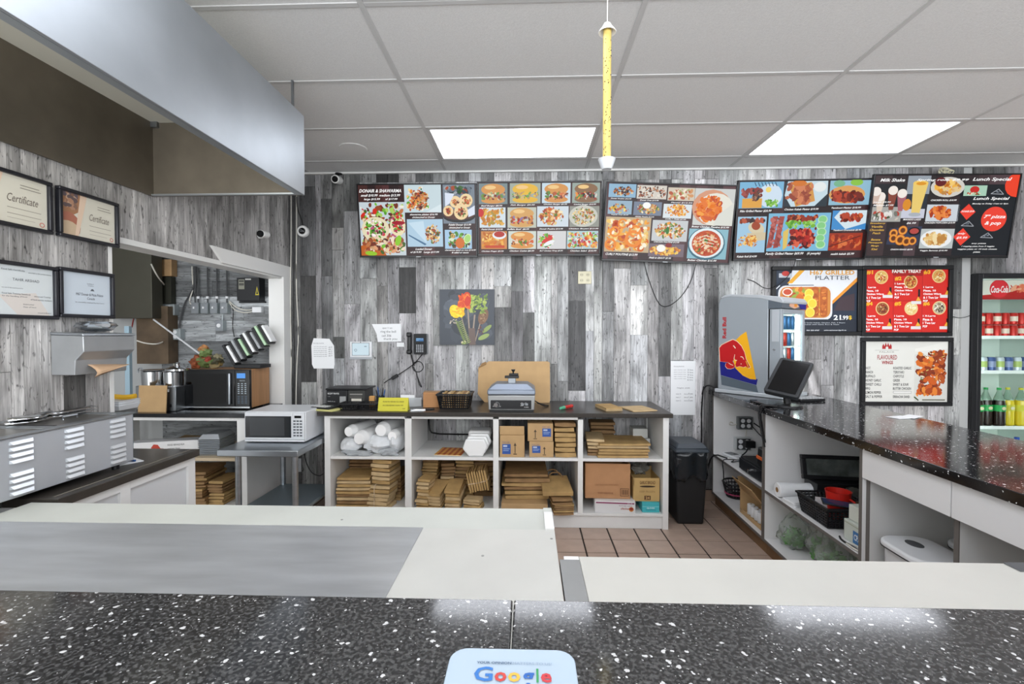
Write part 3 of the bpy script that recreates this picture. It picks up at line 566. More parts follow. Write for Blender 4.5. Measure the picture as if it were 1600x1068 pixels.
a.poly([(215, 100), (655, 100), (655, 165), (480, 325), (360, 200), (190, 200)], 'dcdfe4'); a.poly([(262, 100), (300, 100), (215, 190), (180, 190)], 'e2a52c'); a.poly([(655, 150), (655, 178), (480, 345), (470, 330)], 'e0902a')
a.poly([(540, 290), (640, 260), (640, 380), (500, 380)], '3c2c34'); a.poly(rrect(370, 240, 50, 4, 305, 325), 'd8dade'); a.poly(rrect(345, 215, 46, 4, 305, 322), 'c9843a')
a.blobs(140, 210, 460, 425, ['d9822c', 'c9681e', 'e8a548', 'b04a1c', '8fa03c', 'e8c060'], 110, 12, 34); 
for x in (372, 430): a.poly(rrect(52, 210, 24, 4, x, 318), 'b05a20'); a.blobs(x-24, 220, x+24, 420, ['c26a28', 'a24e18', 'd98a3c'], 26, 8, 20)
for x, y in ((330, 262), (325, 300), (352, 330), (338, 392)): a.ell(x, y, 32, 34, 'f0d860'); a.ell(x, y, 25, 27, 'e8c83a')
a.ell(182, 250, 36, 28, 'e8dcd0'); a.ell(182, 250, 28, 20, 'c04a2c'); a.rect(122, 120, 212, 150, 'b9bfc8'); a.ell(168, 122, 26, 18, 'c03a34'); a.line([(105, 228), (130, 205)], 6, 'e8ecf0')
a.rect(300, 440, 655, 525, '141d2c'); a.text('H67 GRILLED', 335, 100, 636, 132, 'd99a2e', bold=.02); a.text('PLATTER', 372, 138, 604, 166, '4a4e56'); a.text('21', 498, 410, 548, 444, 'f2f4f6', bold=.03); a.text('.99', 552, 414, 598, 444, 'f2f4f6', bold=.02); a.text('$', 600, 414, 622, 444, 'e8c02c', bold=.02)
a.text('3 Seekh Kabab, Chicken, Fish, 3 Shami', 300, 460, 575, 468, 'd0d6de'); a.text('Kabab with Salad, Rice & Naan', 300, 472, 535, 480, 'd0d6de'); a.text('306 205 6767', 315, 512, 402, 520, 'e8ecf0', bold=.02); a.text('palacepizzaandgrill.ca', 435, 512, 585, 520, 'e8ecf0', bold=.02)
a.build('print', s, (0, -.0125, 0), PAPER_INK)
t, s, w, h = poster('framed red family treat poster with six numbered pizza deals', 1347, 415, 1487, 525)
a = Art(720, 98, 1280, 520, w, h); a.rect(720, 98, 1280, 520, 'd0261e'); a.l = 1
for x in (912, 1108): a.rect(x-2, 98, x+2, 520, 'b01c18')
a.rect(720, 306, 1280, 310, 'b01c18'); a.poly([(890, 98), (1118, 98), (1108, 140), (910, 140)], 'a01a18'); a.text('FAMILY TREAT', 900, 98, 1098, 120, 'f4f0e8', bold=.03)
for k, (x, y) in enumerate(((720, 98), (915, 140), (1110, 98), (720, 310), (915, 310), (1110, 310))):
    cx, cy = ((828, 148), (1028, 180), (1218, 142), (838, 360), (1034, 360), (1224, 356))[k]
    a.l = 4; a.ell(cx, cy, 46, 46, 'e8c88a', n=20); a.ell(cx, cy, 40, 40, ('d9b060', 'b8742e', 'c9a25a', '9a5a2e', 'e0c488', 'b8ac90')[k], n=20); a.blobs(cx-38, cy-38, cx+38, cy+38, (['d04a2c', 'e8d090', '8a3a20', 'f0e2b8'], ['c23a22', '5a2a1c', 'e0b060'], ['d98a3a', 'e8d8a0', 'b04a28'], ['8a2a20', '5a3424', 'c9a070'], ['e8d8a0', 'd9b868', 'f2e8c8'], ['3a2c28', 'f0ece0', '8a7a60'])[k], 40, 4, 9, (cx, cy, 38, 38))
    a.text('#%d' % (k+1), x+4, y+4, x+50, y+32, 'f0b42c', bold=.04)
    for i, t_ in enumerate((('1 Large', 'Pizza, 10', 'Chicken Wings', '& 1 Two Ltr', 'POP') if k != 5 else ('1 X-Large', 'Pizza &', '1 Two Ltr', 'POP'))):
        yy = (210 if k in (0, 2) else 186 if k == 1 else 404)+i*23; a.text(t_, x+4, yy, x+8+len(t_)*9, yy+15, 'ffffff', bold=.03)
    a.l = 16; a.rect(x+164, y+118 if k != 1 else y+90, x+178, y+160 if k != 1 else y+140, '2a1418'); a.poly([(x+150, y+168), (x+165, y+140), (x+185, y+168)], 'e8b03c'); a.rect(x+118, y+170, x+186, y+190, 'dcd8d8')
a.build('print', s, (0, -.0125, 0), GLOSS_INK)
t, s, w, h = poster('framed pale flavoured wings poster above the speckled counter', 1346, 527, 1487, 634)
a = Art(722, 590, 1278, 1010, w, h); a.rect(722, 590, 1278, 1010, 'dcdcd6'); a.l = 2
a.rect(838, 622, 902, 642, 'b02a2c')
for x in (838, 854, 870, 886): a.poly([(x, 622), (x+8, 605 if x not in (854, 870) else 596), (x+16, 622)], 'b02a2c')
a.ell(870, 636, 9, 12, 'dcdcd6'); a.rect(790, 650, 950, 652, '9a9a96'); a.text('PALACE', 820, 658, 918, 668, '8a8a86'); a.text('FLAVOURED', 806, 684, 938, 716, 'a02830', bold=.01); a.text('WINGS', 836, 724, 912, 748, 'a02830', bold=.03)
for i, t_ in enumerate(('HOT', 'RANCH', 'BUFFALO', 'HONEY GARLIC', 'SWEET CHILLI', 'BBQ', 'LEMON PEPPER', 'SALT & PEPPER')): a.text(t_, 730, 766+i*28.6, 736+len(t_)*8.2, 784+i*28.6, '3a3a3e', bold=.01)
for i, t_ in enumerate(('ROASTED GARLIC', 'TERIYAKI', 'CHIPOTLE', 'GREEK', 'SWEET & SOUR', 'BUTTER CHICKEN', '', 'SRIRACHA SAND')):
    if t_: a.text(t_, 914, 766+i*28.6, 920+len(t_)*8.2, 784+i*28.6, '3a3a3e', bold=.01)
a.rect(916, 936, 1038, 952, '8a8a88'); a.rect(918, 938, 1036, 950, 'e4e4e0')
a.rect(1056, 680, 1278, 1005, 'd2d2cc', 3); a.l = 4; a.poly([(1060, 660), (1278, 640), (1278, 590), (1060, 640)], 'e4e4de'); a.blobs(1058, 640, 1278, 975, ['b0501c', 'd06a20', '8a3412', 'e08a38', '7a2c10', 'c85a1a'], 120, 14, 40); a.blobs(1090, 660, 1270, 900, ['e8e0b8', 'c8b060', '6a7a34', 'f0ead0'], 36, 4, 14, asp=.3); a.blobs(1120, 900, 1250, 972, ['c85a1a', 'e08030', 'a84414'], 16, 16, 34)
a.rect(1110, 992, 1262, 1000, '6a6a5a'); a.line([(1056, 975), (1085, 1000)], 8, '3a4a24')
a.build('print', s, (0, -.0125, 0), GLOSS_INK)
# canvas with spoons of spices
p0, p1 = atY(687, 452, YB-.02), atY(772.5, 538.5, YB-.02)
t = thing('canvas_picture', 'square dark canvas print of wooden spoons heaped with spices', 'picture', ((p0.x+p1.x)/2, YB-.001, (p0.z+p1.z)/2))
w, h = p1.x-p0.x, p0.z-p1.z
cv = obj('canvas', MB().box(-w/2, w/2, -.025, 0, -h/2, h/2), mat('slate canvas', '3e444c', .7), t, bevel=.002)
a = Art(133, 60, 545, 475, w, h); a.rect(133, 60, 545, 475, '40464f'); a.blobs(133, 60, 545, 475, ['4a515b', '3a4048', '515862', '454b54', '363b43'], 60, 30, 80); a.blobs(140, 120, 330, 260, ['5a626c', '525a64'], 12, 30, 60)
for pts, wd in (((345, 190), (362, 440)), 11), (((292, 245), (350, 460)), 7), (((398, 250), (378, 450)), 11), (((438, 315), (395, 472)), 8): a.line(list(pts), wd, '9a8a7c')
a.poly([(352, 350), (400, 350), (405, 475), (355, 475)], '6a5a54'); a.ell(462, 262, 36, 62, '7a5a44', 18); a.blobs(430, 200, 500, 315, ['8a6a4c', '6a4a34', 'a08060'], 50, 5, 9, (462, 262, 30, 55))
a.blobs(350, 90, 500, 250, ['8aa04a', '6a8438', 'a8b85c', '54702c', '98aa50'], 110, 6, 16)
a.ell(250, 225, 40, 52, 'f0c41c', -25); a.blobs(210, 165, 330, 275, ['f4cc1c', 'e8b418', 'f0a01c', 'f6d83c'], 60, 8, 20)
a.ell(336, 135, 34, 56, 'c8401c', 8); a.blobs(265, 85, 372, 215, ['e0601c', 'd04818', 'e87a28', 'c83818'], 70, 8, 22); a.ell(345, 150, 24, 36, 'c43018', 8)
for i in range(13):
    y = 300+i*13; x = 275+i*5.4
    a.ell(x+14, y, 17, 4, '8a9a5c', -28); a.ell(x-14, y, 17, 4, '7a8c4e', 28)
a.ell(490, 355, 44, 15, '8a9c58', -40); a.ell(466, 415, 46, 17, '96a862', -25); a.blobs(420, 330, 470, 400, ['6a3a30', '5a2e28'], 14, 4, 7); a.blobs(205, 275, 270, 320, ['c2b8a8', 'b0a494'], 8, 6, 10); a.blobs(290, 440, 340, 475, ['d0c8a0', '8a9c58'], 8, 6, 12)
a.build('print', cv, (0, -.0255, 0), PAPER_INK)
# certificates on the left wall
def cert(label, q0, q1, zt, zb, b=.016):
    w, h = q1-q0, zt-zb
    t = thing('certificate', label, 'certificate', (XL+.001, (q0+q1)/2, (zt+zb)/2), math.pi/2, 'framed certificates on the left wall')
    s = frame_parts(t, w, h, b, .026, mat('dark charcoal frame', '23242a', .35)); return s, w-2*b, h-2*b
def zX(px, py): return atX(px, py, XL+.02)
def certq(label, xa, ya_t, ya_b, xb, yb_t, yb_b):
    A, B = zX(xa, ya_t), zX(xb, yb_t); return cert(label, A.y, B.y, (A.z+B.z)/2, (zX(xa, ya_b).z+zX(xb, yb_b).z)/2)
for lab, args in (('upper left framed certificate on the plank wall, cut by the photo edge', (-70, 238, 336, 81, 286, 366)), ('upper right framed certificate beside the kitchen opening, with round pictures', (91, 289, 369, 185, 318, 386))):
    s, w, h = certq(lab, *args)
    a = Art(0, 0, 100, 66, w, h); a.rect(0, 0, 100, 66, 'dad6c8'); a.l = 1; a.ell(14, 12, 24, 22, 'a87a5a'); a.rect(0, 0, 30, 7, '6a5e66'); a.blobs(2, 2, 36, 30, ['8a6a5a', 'c9a890', 'b58a70', '6a5a5c'], 26, 3, 7, (16, 13, 19, 16)); a.ell(12, 52, 22, 22, 'b0705c'); a.ell(12, 58, 20, 14, 'd0b89c'); a.poly([(34, 0), (46, 0), (30, 66), (24, 66)], 'e6cbb4')
    a.text('Certificate', 50, 25, 88, 36, '7a7068', shear=.3); a.rect(50, 44, 92, 44.8, 'a09a8e'); a.rect(50, 52, 92, 52.8, 'a09a8e'); a.rect(50, 58, 84, 58.6, 'b0aa9e'); a.rect(66, 10, 90, 11, '8a847a'); a.rect(66, 14, 92, 15, '8a847a'); a.ring(93, 60, 3.4, 1, 'c86a5a')
    a.build('print', s, (0, -.011, 0), PAPER_INK)
s, w, h = certq('lower left framed certificate with a printed name, cut by the photo edge', -80, 398, 498, 90, 414.5, 496)
a = Art(0, 0, 100, 72, w, h); a.rect(0, 0, 100, 72, 'd4dadc'); a.l = 1; a.poly([(40, 44), (80, 38), (96, 72), (60, 72)], 'd9d2cc')
for t_, *q in (('Food Safe Certificate', 44, 5, 68, 7.5), ('awarded to the person named', 72, 7, 98, 9.5), ('TAHIR ARSHAD', 55, 18, 84, 22), ('has met all the requirements for', 44, 32, 66, 34), ('Food Safe Training Standards', 44, 40, 74, 43), ('for the handling of food', 44, 44, 70, 46.5), ('Advanced Training', 78, 42, 97, 45), ('of food service workers', 74, 47, 98, 49.5), ('Instructor', 66, 55, 78, 57), ('Date of issue', 66, 59, 80, 61), ('number', 82, 67, 98, 69)): a.text(t_, *q, c='555b62')
a.build('print', s, (0, -.011, 0), PAPER_INK)
s, w, h = certq('lower right framed plain certificate above the paper dispenser', 92, 416, 496, 178, 428, 497)
a = Art(0, 0, 100, 80, w, h); a.rect(0, 0, 100, 80, 'ccd6e0'); a.l = 1
for t_, *q in (('Certificate of', 50, 18, 64, 20.5), ('Completion', 52, 22, 64, 24.5), ('H67 Donair & Pizza Palace', 28, 38, 84, 43), ('Canada', 50, 46, 66, 50.5), ('has successfully completed the food course', 26, 55, 86, 58)): a.text(t_, *q, c='4a4f5c')
a.poly([(57, 33), (60, 29), (63, 29), (66, 33)], '5a6068')
a.build('print', s, (0, -.011, 0), PAPER_INK)
# ---------------------------------------------------------------- extractor hood, ceiling things
hx, hy0, hy1, hz0, hz1 = -1.25, .3, 2.605, 2.23, 2.67
t = thing('extractor_hood', 'big stainless steel extractor hood hanging over the left counter', 'hood', (hx, hy1, hz0))
HSTEEL = mat('hood steel', 'b4babf', .42, 1, var=.12, scale=2.2, bump=.05)
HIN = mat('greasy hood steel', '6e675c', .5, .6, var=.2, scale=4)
L_ = hy0-hy1; D_ = XL+.004-hx; H_ = hz1-hz0
obj('front_panel', MB().box(-.012, 0, L_, 0, 0, H_), HSTEEL, t, bevel=.002)
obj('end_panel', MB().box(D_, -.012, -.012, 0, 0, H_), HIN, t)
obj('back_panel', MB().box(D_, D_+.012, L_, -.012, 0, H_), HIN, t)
obj('top_panel', MB().box(D_+.012, -.012, L_, -.012, H_-.03, H_), mat('hood ceiling', 'd9d8cc', .5), t)
obj('front_lip', MB().box(-.045, -.012, L_, -.012, 0, .01).box(D_+.012, -.045, -.03, -.012, 0, .008), HSTEEL, t)
obj('grease_clip', MB().box(D_+.012, D_+.05, -.03, -.012, H_-.06, H_-.03), STEELD, t)
hl = bpy.data.lights.new('hood_fill', 'POINT'); hl.energy = 9; hl.shadow_soft_size = .08; hl.color = (1, .95, .85)  # unseen fill light added inside the hood to brighten its cavity
ho = bpy.data.objects.new('hood_fill', hl); COL.objects.link(ho); ho.location = (-1.68, .75, 2.42)
p = atZ(457, 125, ZC)
tag(box('hanger_rod', p.x-.006, p.x+.006, p.y-.006, p.y+.006, hz1, ZC-.002, STEELD), 'thin steel hanger rod between the hood top and the ceiling', 'rod')
# fly trap tube
Yf = 1.8; ft = atY(946, 38, Yf); fb = atY(948, 262, Yf)
t = thing('fly_trap', 'yellow sticky fly trap tube hanging from the ceiling by a string', 'fly trap', (fb.x, Yf, fb.z))
hgt = ft.z-fb.z
TRAP = mat('yellow sticky paper', 'cfb768', .4, var=.12, scale=20)
obj('sticky_tube', MB().cyl((0, 0, .03), (0, 0, hgt-.02), .0155, n=18), TRAP, t)
obj('top_cap', MB().lathe([(.004, hgt+.006), (.012, hgt+.002), (.020, hgt-.012), (.034, hgt-.03), (.032, hgt-.032), (.018, hgt-.02)][::-1], 18), mat('white cap', 'eceae6', .4), t)
obj('bottom_cap', MB().lathe([(.018, -.006), (.022, .0), (.033, .032), (.030, .032), (.017, .004)], 18), mat('clear cap', 'c9ccd0', .3), t)
obj('string', MB().tube([(0, 0, hgt), (.001, 0, hgt+.1), (.002, 0, ZC-fb.z)], .0016), WLEAD, t)
fl = MB(); r = random.Random(3)
for i in range(70):
    a = r.uniform(-2.6, -.5); z = r.uniform(.04, hgt-.06); q = r.uniform(.0008, .0022); fl.cb((.0158*math.cos(a), .0158*math.sin(a), z), (q*1.4, q, q*1.8))
o = obj('trapped_flies', fl, BLACK, t, sharp=0); o['kind'] = 'stuff'
# flat round blank on the ceiling
p = atZ(552, 231, ZC)
tag(obj('ceiling_disc', MB().lathe([(.001, -.006), (.10, -.006), (.105, -.002), (.105, -.001)], 24), CEIL, loc=(p.x, p.y, ZC-.0005)), 'flat round blank disc on a ceiling tile near the hood', 'disc')
# cameras
CAMW = mat('camera white', 'e6e6e4', .35)
p = atY(475, 362, YB)
t = thing('dome_camera', 'white round security camera on the wall above the opening post', 'camera', (p.x, YB-.001, p.z), rot=(math.pi/2, 0, 0))
obj('base_ring', MB().lathe([(.05, 0), (.052, .02), (.046, .034), (.03, .036), (.028, .030)], 24), CAMW, t)
obj('lens_dome', MB().lathe([(.03, .028), (.026, .044), (.014, .054), (.001, .057)], 20), BLACKG, t)
obj('lens_ring', MB().lathe([(.011, .0552), (.013, .058), (.009, .0585), (.008, .056)], 16), STEELD, t)
p = atY(527, 281, YB-.06)
t = thing('bullet_camera', 'small camera hanging under the ceiling left of the menu screens', 'camera', (p.x, YB-.06, p.z))
obj('body', MB().cyl((0, .05, .01), (0, -.05, -.008), .034, .036, 18), CAMW, t, bevel=.004)
obj('lens', MB().cyl((0, -.05, -.008), (0, -.058, -.009), .027, .024, 16).cyl((0, -.058, -.009), (0, -.06, -.01), .012, .012, 12), BLACKG, t)
obj('bracket', MB().cyl((0, .02, .03), (0, .03, ZC-.022-p.z), .008, n=8).cyl((0, .03, ZC-.03-p.z), (0, .03, ZC-.0225-p.z), .03, n=14), BLACK, t)
obj('cable', MB().tube([(0, .05, .01), (.03, .058, .02), (.03, .058, .06)], .003), LEAD, t)
p = atX(405, 366, XL)
t = thing('bullet_camera', 'small white camera with a black face on the left wall above the broken casing', 'camera', (XL+.001, p.y, p.z), rz=math.pi/2)
obj('mount', MB().cyl((0, 0, 0), (0, -.02, 0), .035, n=16), CAMW, t); obj('body', MB().cyl((.02, -.05, 0), (-.07, -.05, -.01), .028, .03, 18), CAMW, t, bevel=.004); obj('neck', MB().cyl((0, -.02, 0), (0, -.05, 0), .012, n=10), CAMW, t)
obj('face', MB().cyl((-.07, -.05, -.01), (-.078, -.05, -.011), .027, .026, 18), BLACKG, t)
# cables down the wall beside the opening
def wire(name, label, pts, r, m, Y=YB-.008, group=None, smooth=2, cat='cable'):
    return tag(obj(name, MB().tube([atY(x, y, (q[0] if q else Y)) for x, y, *q in pts], r, smooth=smooth), m), label, cat, group)
for i, (x, m) in enumerate(((454.5, WLEAD), (459, LEAD), (463, WLEAD))):
    wire('wall_cable', ('cream cable down the wall beside the opening post', 'black cable running down between the two cream wall cables', 'cream cable bowing outward, right of the black wall cable')[i], [(x, 268), (x+.6, 350), (x-.5, 450), (x+(4 if i == 2 else 0), 520), (x+1, 560), (x-1, 640), (x+1, 700)], .004, m, group='cables beside the opening')
wire('camera_cable', 'dark cable looping down to the white round security camera', [(463, 300), (464, 325), (472, 345), (474, 355)], .004, LEAD)
wire('screen_cable', 'thin black cable looping below the middle menu screen', [(1006, 408, 4.09), (1012, 432), (1026, 470), (1036, 480), (1050, 476), (1066, 462), (1080, 440), (1088, 410, 4.09)], .0032, LEAD)
wire('screen_power_lead', 'thin cable from the grilled platters screen across to the dark blue poster', [(1243, 405, 4.08), (1240, 418, 4.07), (1228, 436, 4.07), (1212, 448, 4.07), (1196, 452), (1180, 440), (1168, 436)], .003, LEAD)
wire('screen_signal_lead', 'thin cable from the rightmost screen beside the red poster', [(1446, 402, 4.07), (1450, 414, 4.07), (1448, 424, 4.07)], .0028, LEAD)
wire('poster_side_cable', 'thin dark cable on the wall right of the framed posters', [(1488, 494), (1500, 497), (1514, 494), (1518, 490)], .0025, LEAD)
# roll of pale tape and wire on top of the rightmost screen
p = atY(1480, 268, 4.02)
cw = MB(); r = random.Random(8)
for i in range(5):
    c0 = Vector((p.x+r.uniform(-.03, .03), 4.02+r.uniform(-.015, .015), p.z+r.uniform(-.01, .012))); q = r.uniform(.035, .06)
    cw.tube([c0+Vector((q*math.cos(a*.6), .25*q*math.sin(a*.9), q*.5*math.sin(a*.6))) for a in range(11)], .005, smooth=1)
tag(obj('wire_coil', cw, mat('cream wire', 'cbc6ac', .5)), 'bundle of cream wire on top of the rightmost menu screen', 'wire')
# ---------------------------------------------------------------- things on the back wall
def sheet(name, label, x0, y0, x1, y1, lines, cat='paper', cuts=None, rz=0, Y=YB-.003, curl=.0):
    p0, p1 = atY(x0, y0, Y), atY(x1, y1, Y); w, h = p1.x-p0.x, p0.z-p1.z
    t = thing(name, label, cat, ((p0.x+p1.x)/2, Y, (p0.z+p1.z)/2), rot=(0, rz, 0))
    poly = cuts or [(0, 1), (1, 1), (1, 0), (0, 0)]
    pl = [((u-.5)*w, (.5-v)*h) for u, v in poly]
    s = obj('sheet', MB().prism(pl, -.0012, .0004), PAPER, t)
    a = Art(0, 0, 100, 100, w, h); a.l = 1
    for txt, *q in lines: a.text(txt, *q, c='4a4c54')
    a.build('writing', s, (0, -.0013, 0)); return t
sheet('notice_paper', 'white notice with clipped corners taped beside the opening post', 486.5, 528, 523, 575.5, [('Opening checklist', 8, 15, 55, 19)]+[('clean the %s and refill' % k, 10, 27+i*6.2, 66, 30+i*6.2) for i, k in enumerate(('grill', 'fryer', 'steam table', 'fridge', 'counter', 'sauces'))]+[('ok %d' % k, 74, 27+k*7, 90, 32+k*7) for k in range(5)],
      cuts=[(.0, .25), (.02, .86), (.10, 1), (.97, 1), (1, .85), (.98, .25), (.78, .02), (.1, .0)])
sheet('handwritten_note', 'white handwritten note taped left of the black wall phone', 581, 505.5, 627, 534.5, [('open 11 am', 36, 18, 70, 30), ('ring the bell', 30, 36, 82, 52), ('call 306', 34, 58, 66, 70), ('thank you', 40, 76, 86, 90)], cuts=[(.0, .02), (.16, .55), (.2, .98), (1, .95), (.99, .0)])
sheet('small_note', 'small blank slip taped beside the black wall phone', 620, 535, 631.5, 541.5, [])
sheet('list_paper', 'tall white price list sheet taped left of the small cooler', 1048, 563.5, 1086, 648, [('Closing check list', 12, 9, 54, 11.5)]+[('wipe counter tops', 12, 16+i*4, 62, 17.6+i*4) for i in range(5)]+[('%d hrs' % (i+2), 68, 15+i*4.6, 90, 18+i*4.6) for i in range(5)]+[('Night shift', 26, 49, 78, 51.5)]+[('item %d      done' % i, 22, 60+i*6.2, 70, 62+i*6.2) for i in range(3)]+[('%d yes' % i, 72, 59+i*6.2, 90, 63+i*6.2) for i in range(3)])
# grey tape strip behind the notice
p0, p1 = atY(495.5, 576, YB), atY(504, 626, YB)
# wall tablet
p = atY(565, 547, YB)
t = thing('wall_tablet', 'white alarm panel with a lit screen on the wall left of the phone', 'panel', (p.x, YB-.001, p.z))
obj('case', MB().box(-.098, .098, -.022, 0, -.078, .078), mat('white plastic', 'dfe1e4', .35), t, bevel=.006)
obj('speaker_bar', MB().box(-.098, .098, -.024, -.022, -.078, -.058), mat('grey grille', 'a9adb2', .5), t)
s = obj('screen_panel', MB().box(-.078, .078, -.0232, -.0215, -.045, .066), BLACKG, t)
a = Art(0, 0, 140, 100, .15, .106); a.rect(0, 0, 140, 100, 'd6e6ee'); a.ring(28, 58, 11, 3, '6a7a84'); a.rect(100, 24, 120, 30, '8a98a0'); a.build('screen_image', s, (0, -.0234, .0105), SCREEN_INK)
obj('sensor', MB().cyl((0, -.0225, .072), (0, -.0235, .072), .004, n=10), BLACK, t)
# phone
p = atY(650, 537, YB)
t = thing('wall_phone', 'black desk phone mounted on the wall with its cord hanging', 'phone', (p.x, YB-.001, p.z))
obj('body', MB().prism(rrect(.118, .18, .012, 4, .048, 0), -.05, 0), BLACK, t, bevel=.003)
s = obj('faceplate', MB().prism(rrect(.108, .17, .01, 4, .048, 0), -.053, -.05), mat('phone face', '141619', .6), t)
obj('side_trim', MB().box(-.0125, -.0095, -.045, -.005, -.085, .085).box(.1055, .1085, -.045, -.005, -.085, .085), STEELD, t)
a = Art(0, 0, 100, 40, .066, .028); a.rect(0, 0, 100, 40, '4f86b4'); a.rect(4, 4, 60, 14, '9cc4e0'); a.text('11:42', 64, 6, 96, 16, 'eaf4fa'); a.text('Line 1', 6, 22, 40, 32, 'dff0fa'); a.build('display', s, (.046, -.0535, .038), SCREEN_INK)
k = MB()
for i in range(4):
    for j in range(5): k.cb((.02+i*.017, -.055, -.01-j*.014), (.011, .004, .009))
obj('keypad', k, mat('key grey', '9a9ea4', .4), t)
hs = obj('handset', MB().box(-.066, -.03, -.055, -.02, -.085, .1), BLACK, t, bevel=.012, seg=3)
obj('earpiece', MB().box(-.068, -.028, -.072, -.02, .062, .102), BLACK, t, bevel=.01, seg=3); obj('mouthpiece', MB().box(-.068, -.028, -.072, -.02, -.088, -.05), BLACK, t, bevel=.01, seg=3)
cc = [(-.04, -.04, -.09)]
for i in range(60): cc.append((-.035+.008*math.cos(i*1.3)+i*.0004, -.03+.008*math.sin(i*1.3), -.095-i*.0016))
obj('coiled_cord', MB().tube(cc, .0022, n=5), LEAD, t)
lp = [(.06, -.02, -.09), (.02, -.02, -.14)]+[(.02+.048*math.cos(a), -.012-.004*(i % 3), -.20+.048*math.sin(a)) for i, a in enumerate([math.pi*.9-q*.52 for q in range(37)])]+[(.0, -.015, -.24), (.03, -.015, -.33), (.06, -.015, -.39), (.03, -.02, -.36), (.01, -.02, -.26)]
obj('looped_cable', MB().tube(lp, .0035, smooth=1), LEAD, t)
obj('adapter_cable', MB().tube([(.02, -.015, -.15), (-.06, -.018, -.21), (-.15, -.02, -.27), (-.24, -.02, -.315), (-.28, -.022, -.345)], .004, smooth=1), LEAD, t)
obj('cable_adapter', MB().box(-.03, .03, -.012, .012, -.014, .014, Matrix.Translation((-.185, -.02, -.290)) @ Matrix.Rotation(math.radians(-30), 4, 'Y')), BLACK, t, bevel=.003)
# outlet
p = atY(913.5, 433.5, YB)
t = thing('wall_outlet', 'cream double power outlet on the plank wall below the middle screen', 'outlet', (p.x, YB-.001, p.z))
s = obj('cover_plate', MB().box(-.058, .058, -.007, 0, -.055, .055), mat('cream plastic', 'd6d0b4', .4), t, bevel=.003)
k = MB()
for x in (-.027, .027):
    for z in (-.024, .024):
        k.box(x-.008, x-.005, -.0085, -.007, z-.006, z+.006).box(x+.005, x+.008, -.0085, -.007, z-.006, z+.006)
obj('sockets', k, BLACK, t); k = MB()
for x in (-.027, .027):
    for z in (-.024, .024): k.cyl((x, -.007, z), (x, -.0082, z), .017, n=14)
obj('socket_face', k, mat('cream plastic 2', 'c9c3a6', .4), t)
# ---------------------------------------------------------------- back counter: shelf unit and worktop
YS = 3.50; YD = 4.07; zM = .525; zB = .115; zT = .836
def fx(px, Y=YS): return atY(px, 700, Y).x
xa = fx(507); xe = fx(1045)
t = thing('shelf_unit', 'white open shelf unit with eight bays under the back counter', 'shelf', (xa, YS, 0))
def lb(n, x0, x1, y0, y1, z0, z1, m=WWOOD, **k): return obj(n, MB().box(x0-xa, x1-xa, y0-YS, y1-YS, z0, z1), m, t, bevel=.0015, **k)
dv = [(fx(632.5), fx(643)), (fx(770.5), fx(779)), (fx(903), fx(911))]
lb('side_panel', xa, fx(516), YS, YD, 0, zT); lb('side_panel', fx(1036), xe, YS, YD, 0, zT)
for x0, x1 in dv: lb('divider', x0, x1, YS, YD, zB, zT-.02)
bx_ = [fx(516)]+[v for d in dv for v in d]+[fx(1036)]
for i in range(4):
    lb('shelf_board', bx_[2*i], bx_[2*i+1], YS+.004, YD-.01, zM-.022, zM)
    if i < 3: lb('top_rail', bx_[2*i], bx_[2*i+1], YS, YS+.06, zT-.022, zT)
lb('base_board', bx_[0], bx_[-1], YS, YD, zB-.02, zB); lb('kick_board', bx_[0], bx_[-1], YS+.012, YS+.03, 0, zB-.02)
lb('corner_post', fx(1018, 3.8), fx(1024, 3.8), 3.96, 4.0, zM, zT-.02)
def bw(x0, x1, y0, y1, z0, z1, m, name, label, cat, **k): return tag(box(name, x0, x1, y0, y1, z0, z1, m, **k), label, cat)
zC = .868
wt = bw(atY(495, 645, 3.47).x, atY(1052, 645, 3.47).x, 3.47, 4.105, zT+.001, zC, COUNTER, 'worktop', 'long dark laminate worktop on the white shelf unit', 'worktop', bevel=.003)
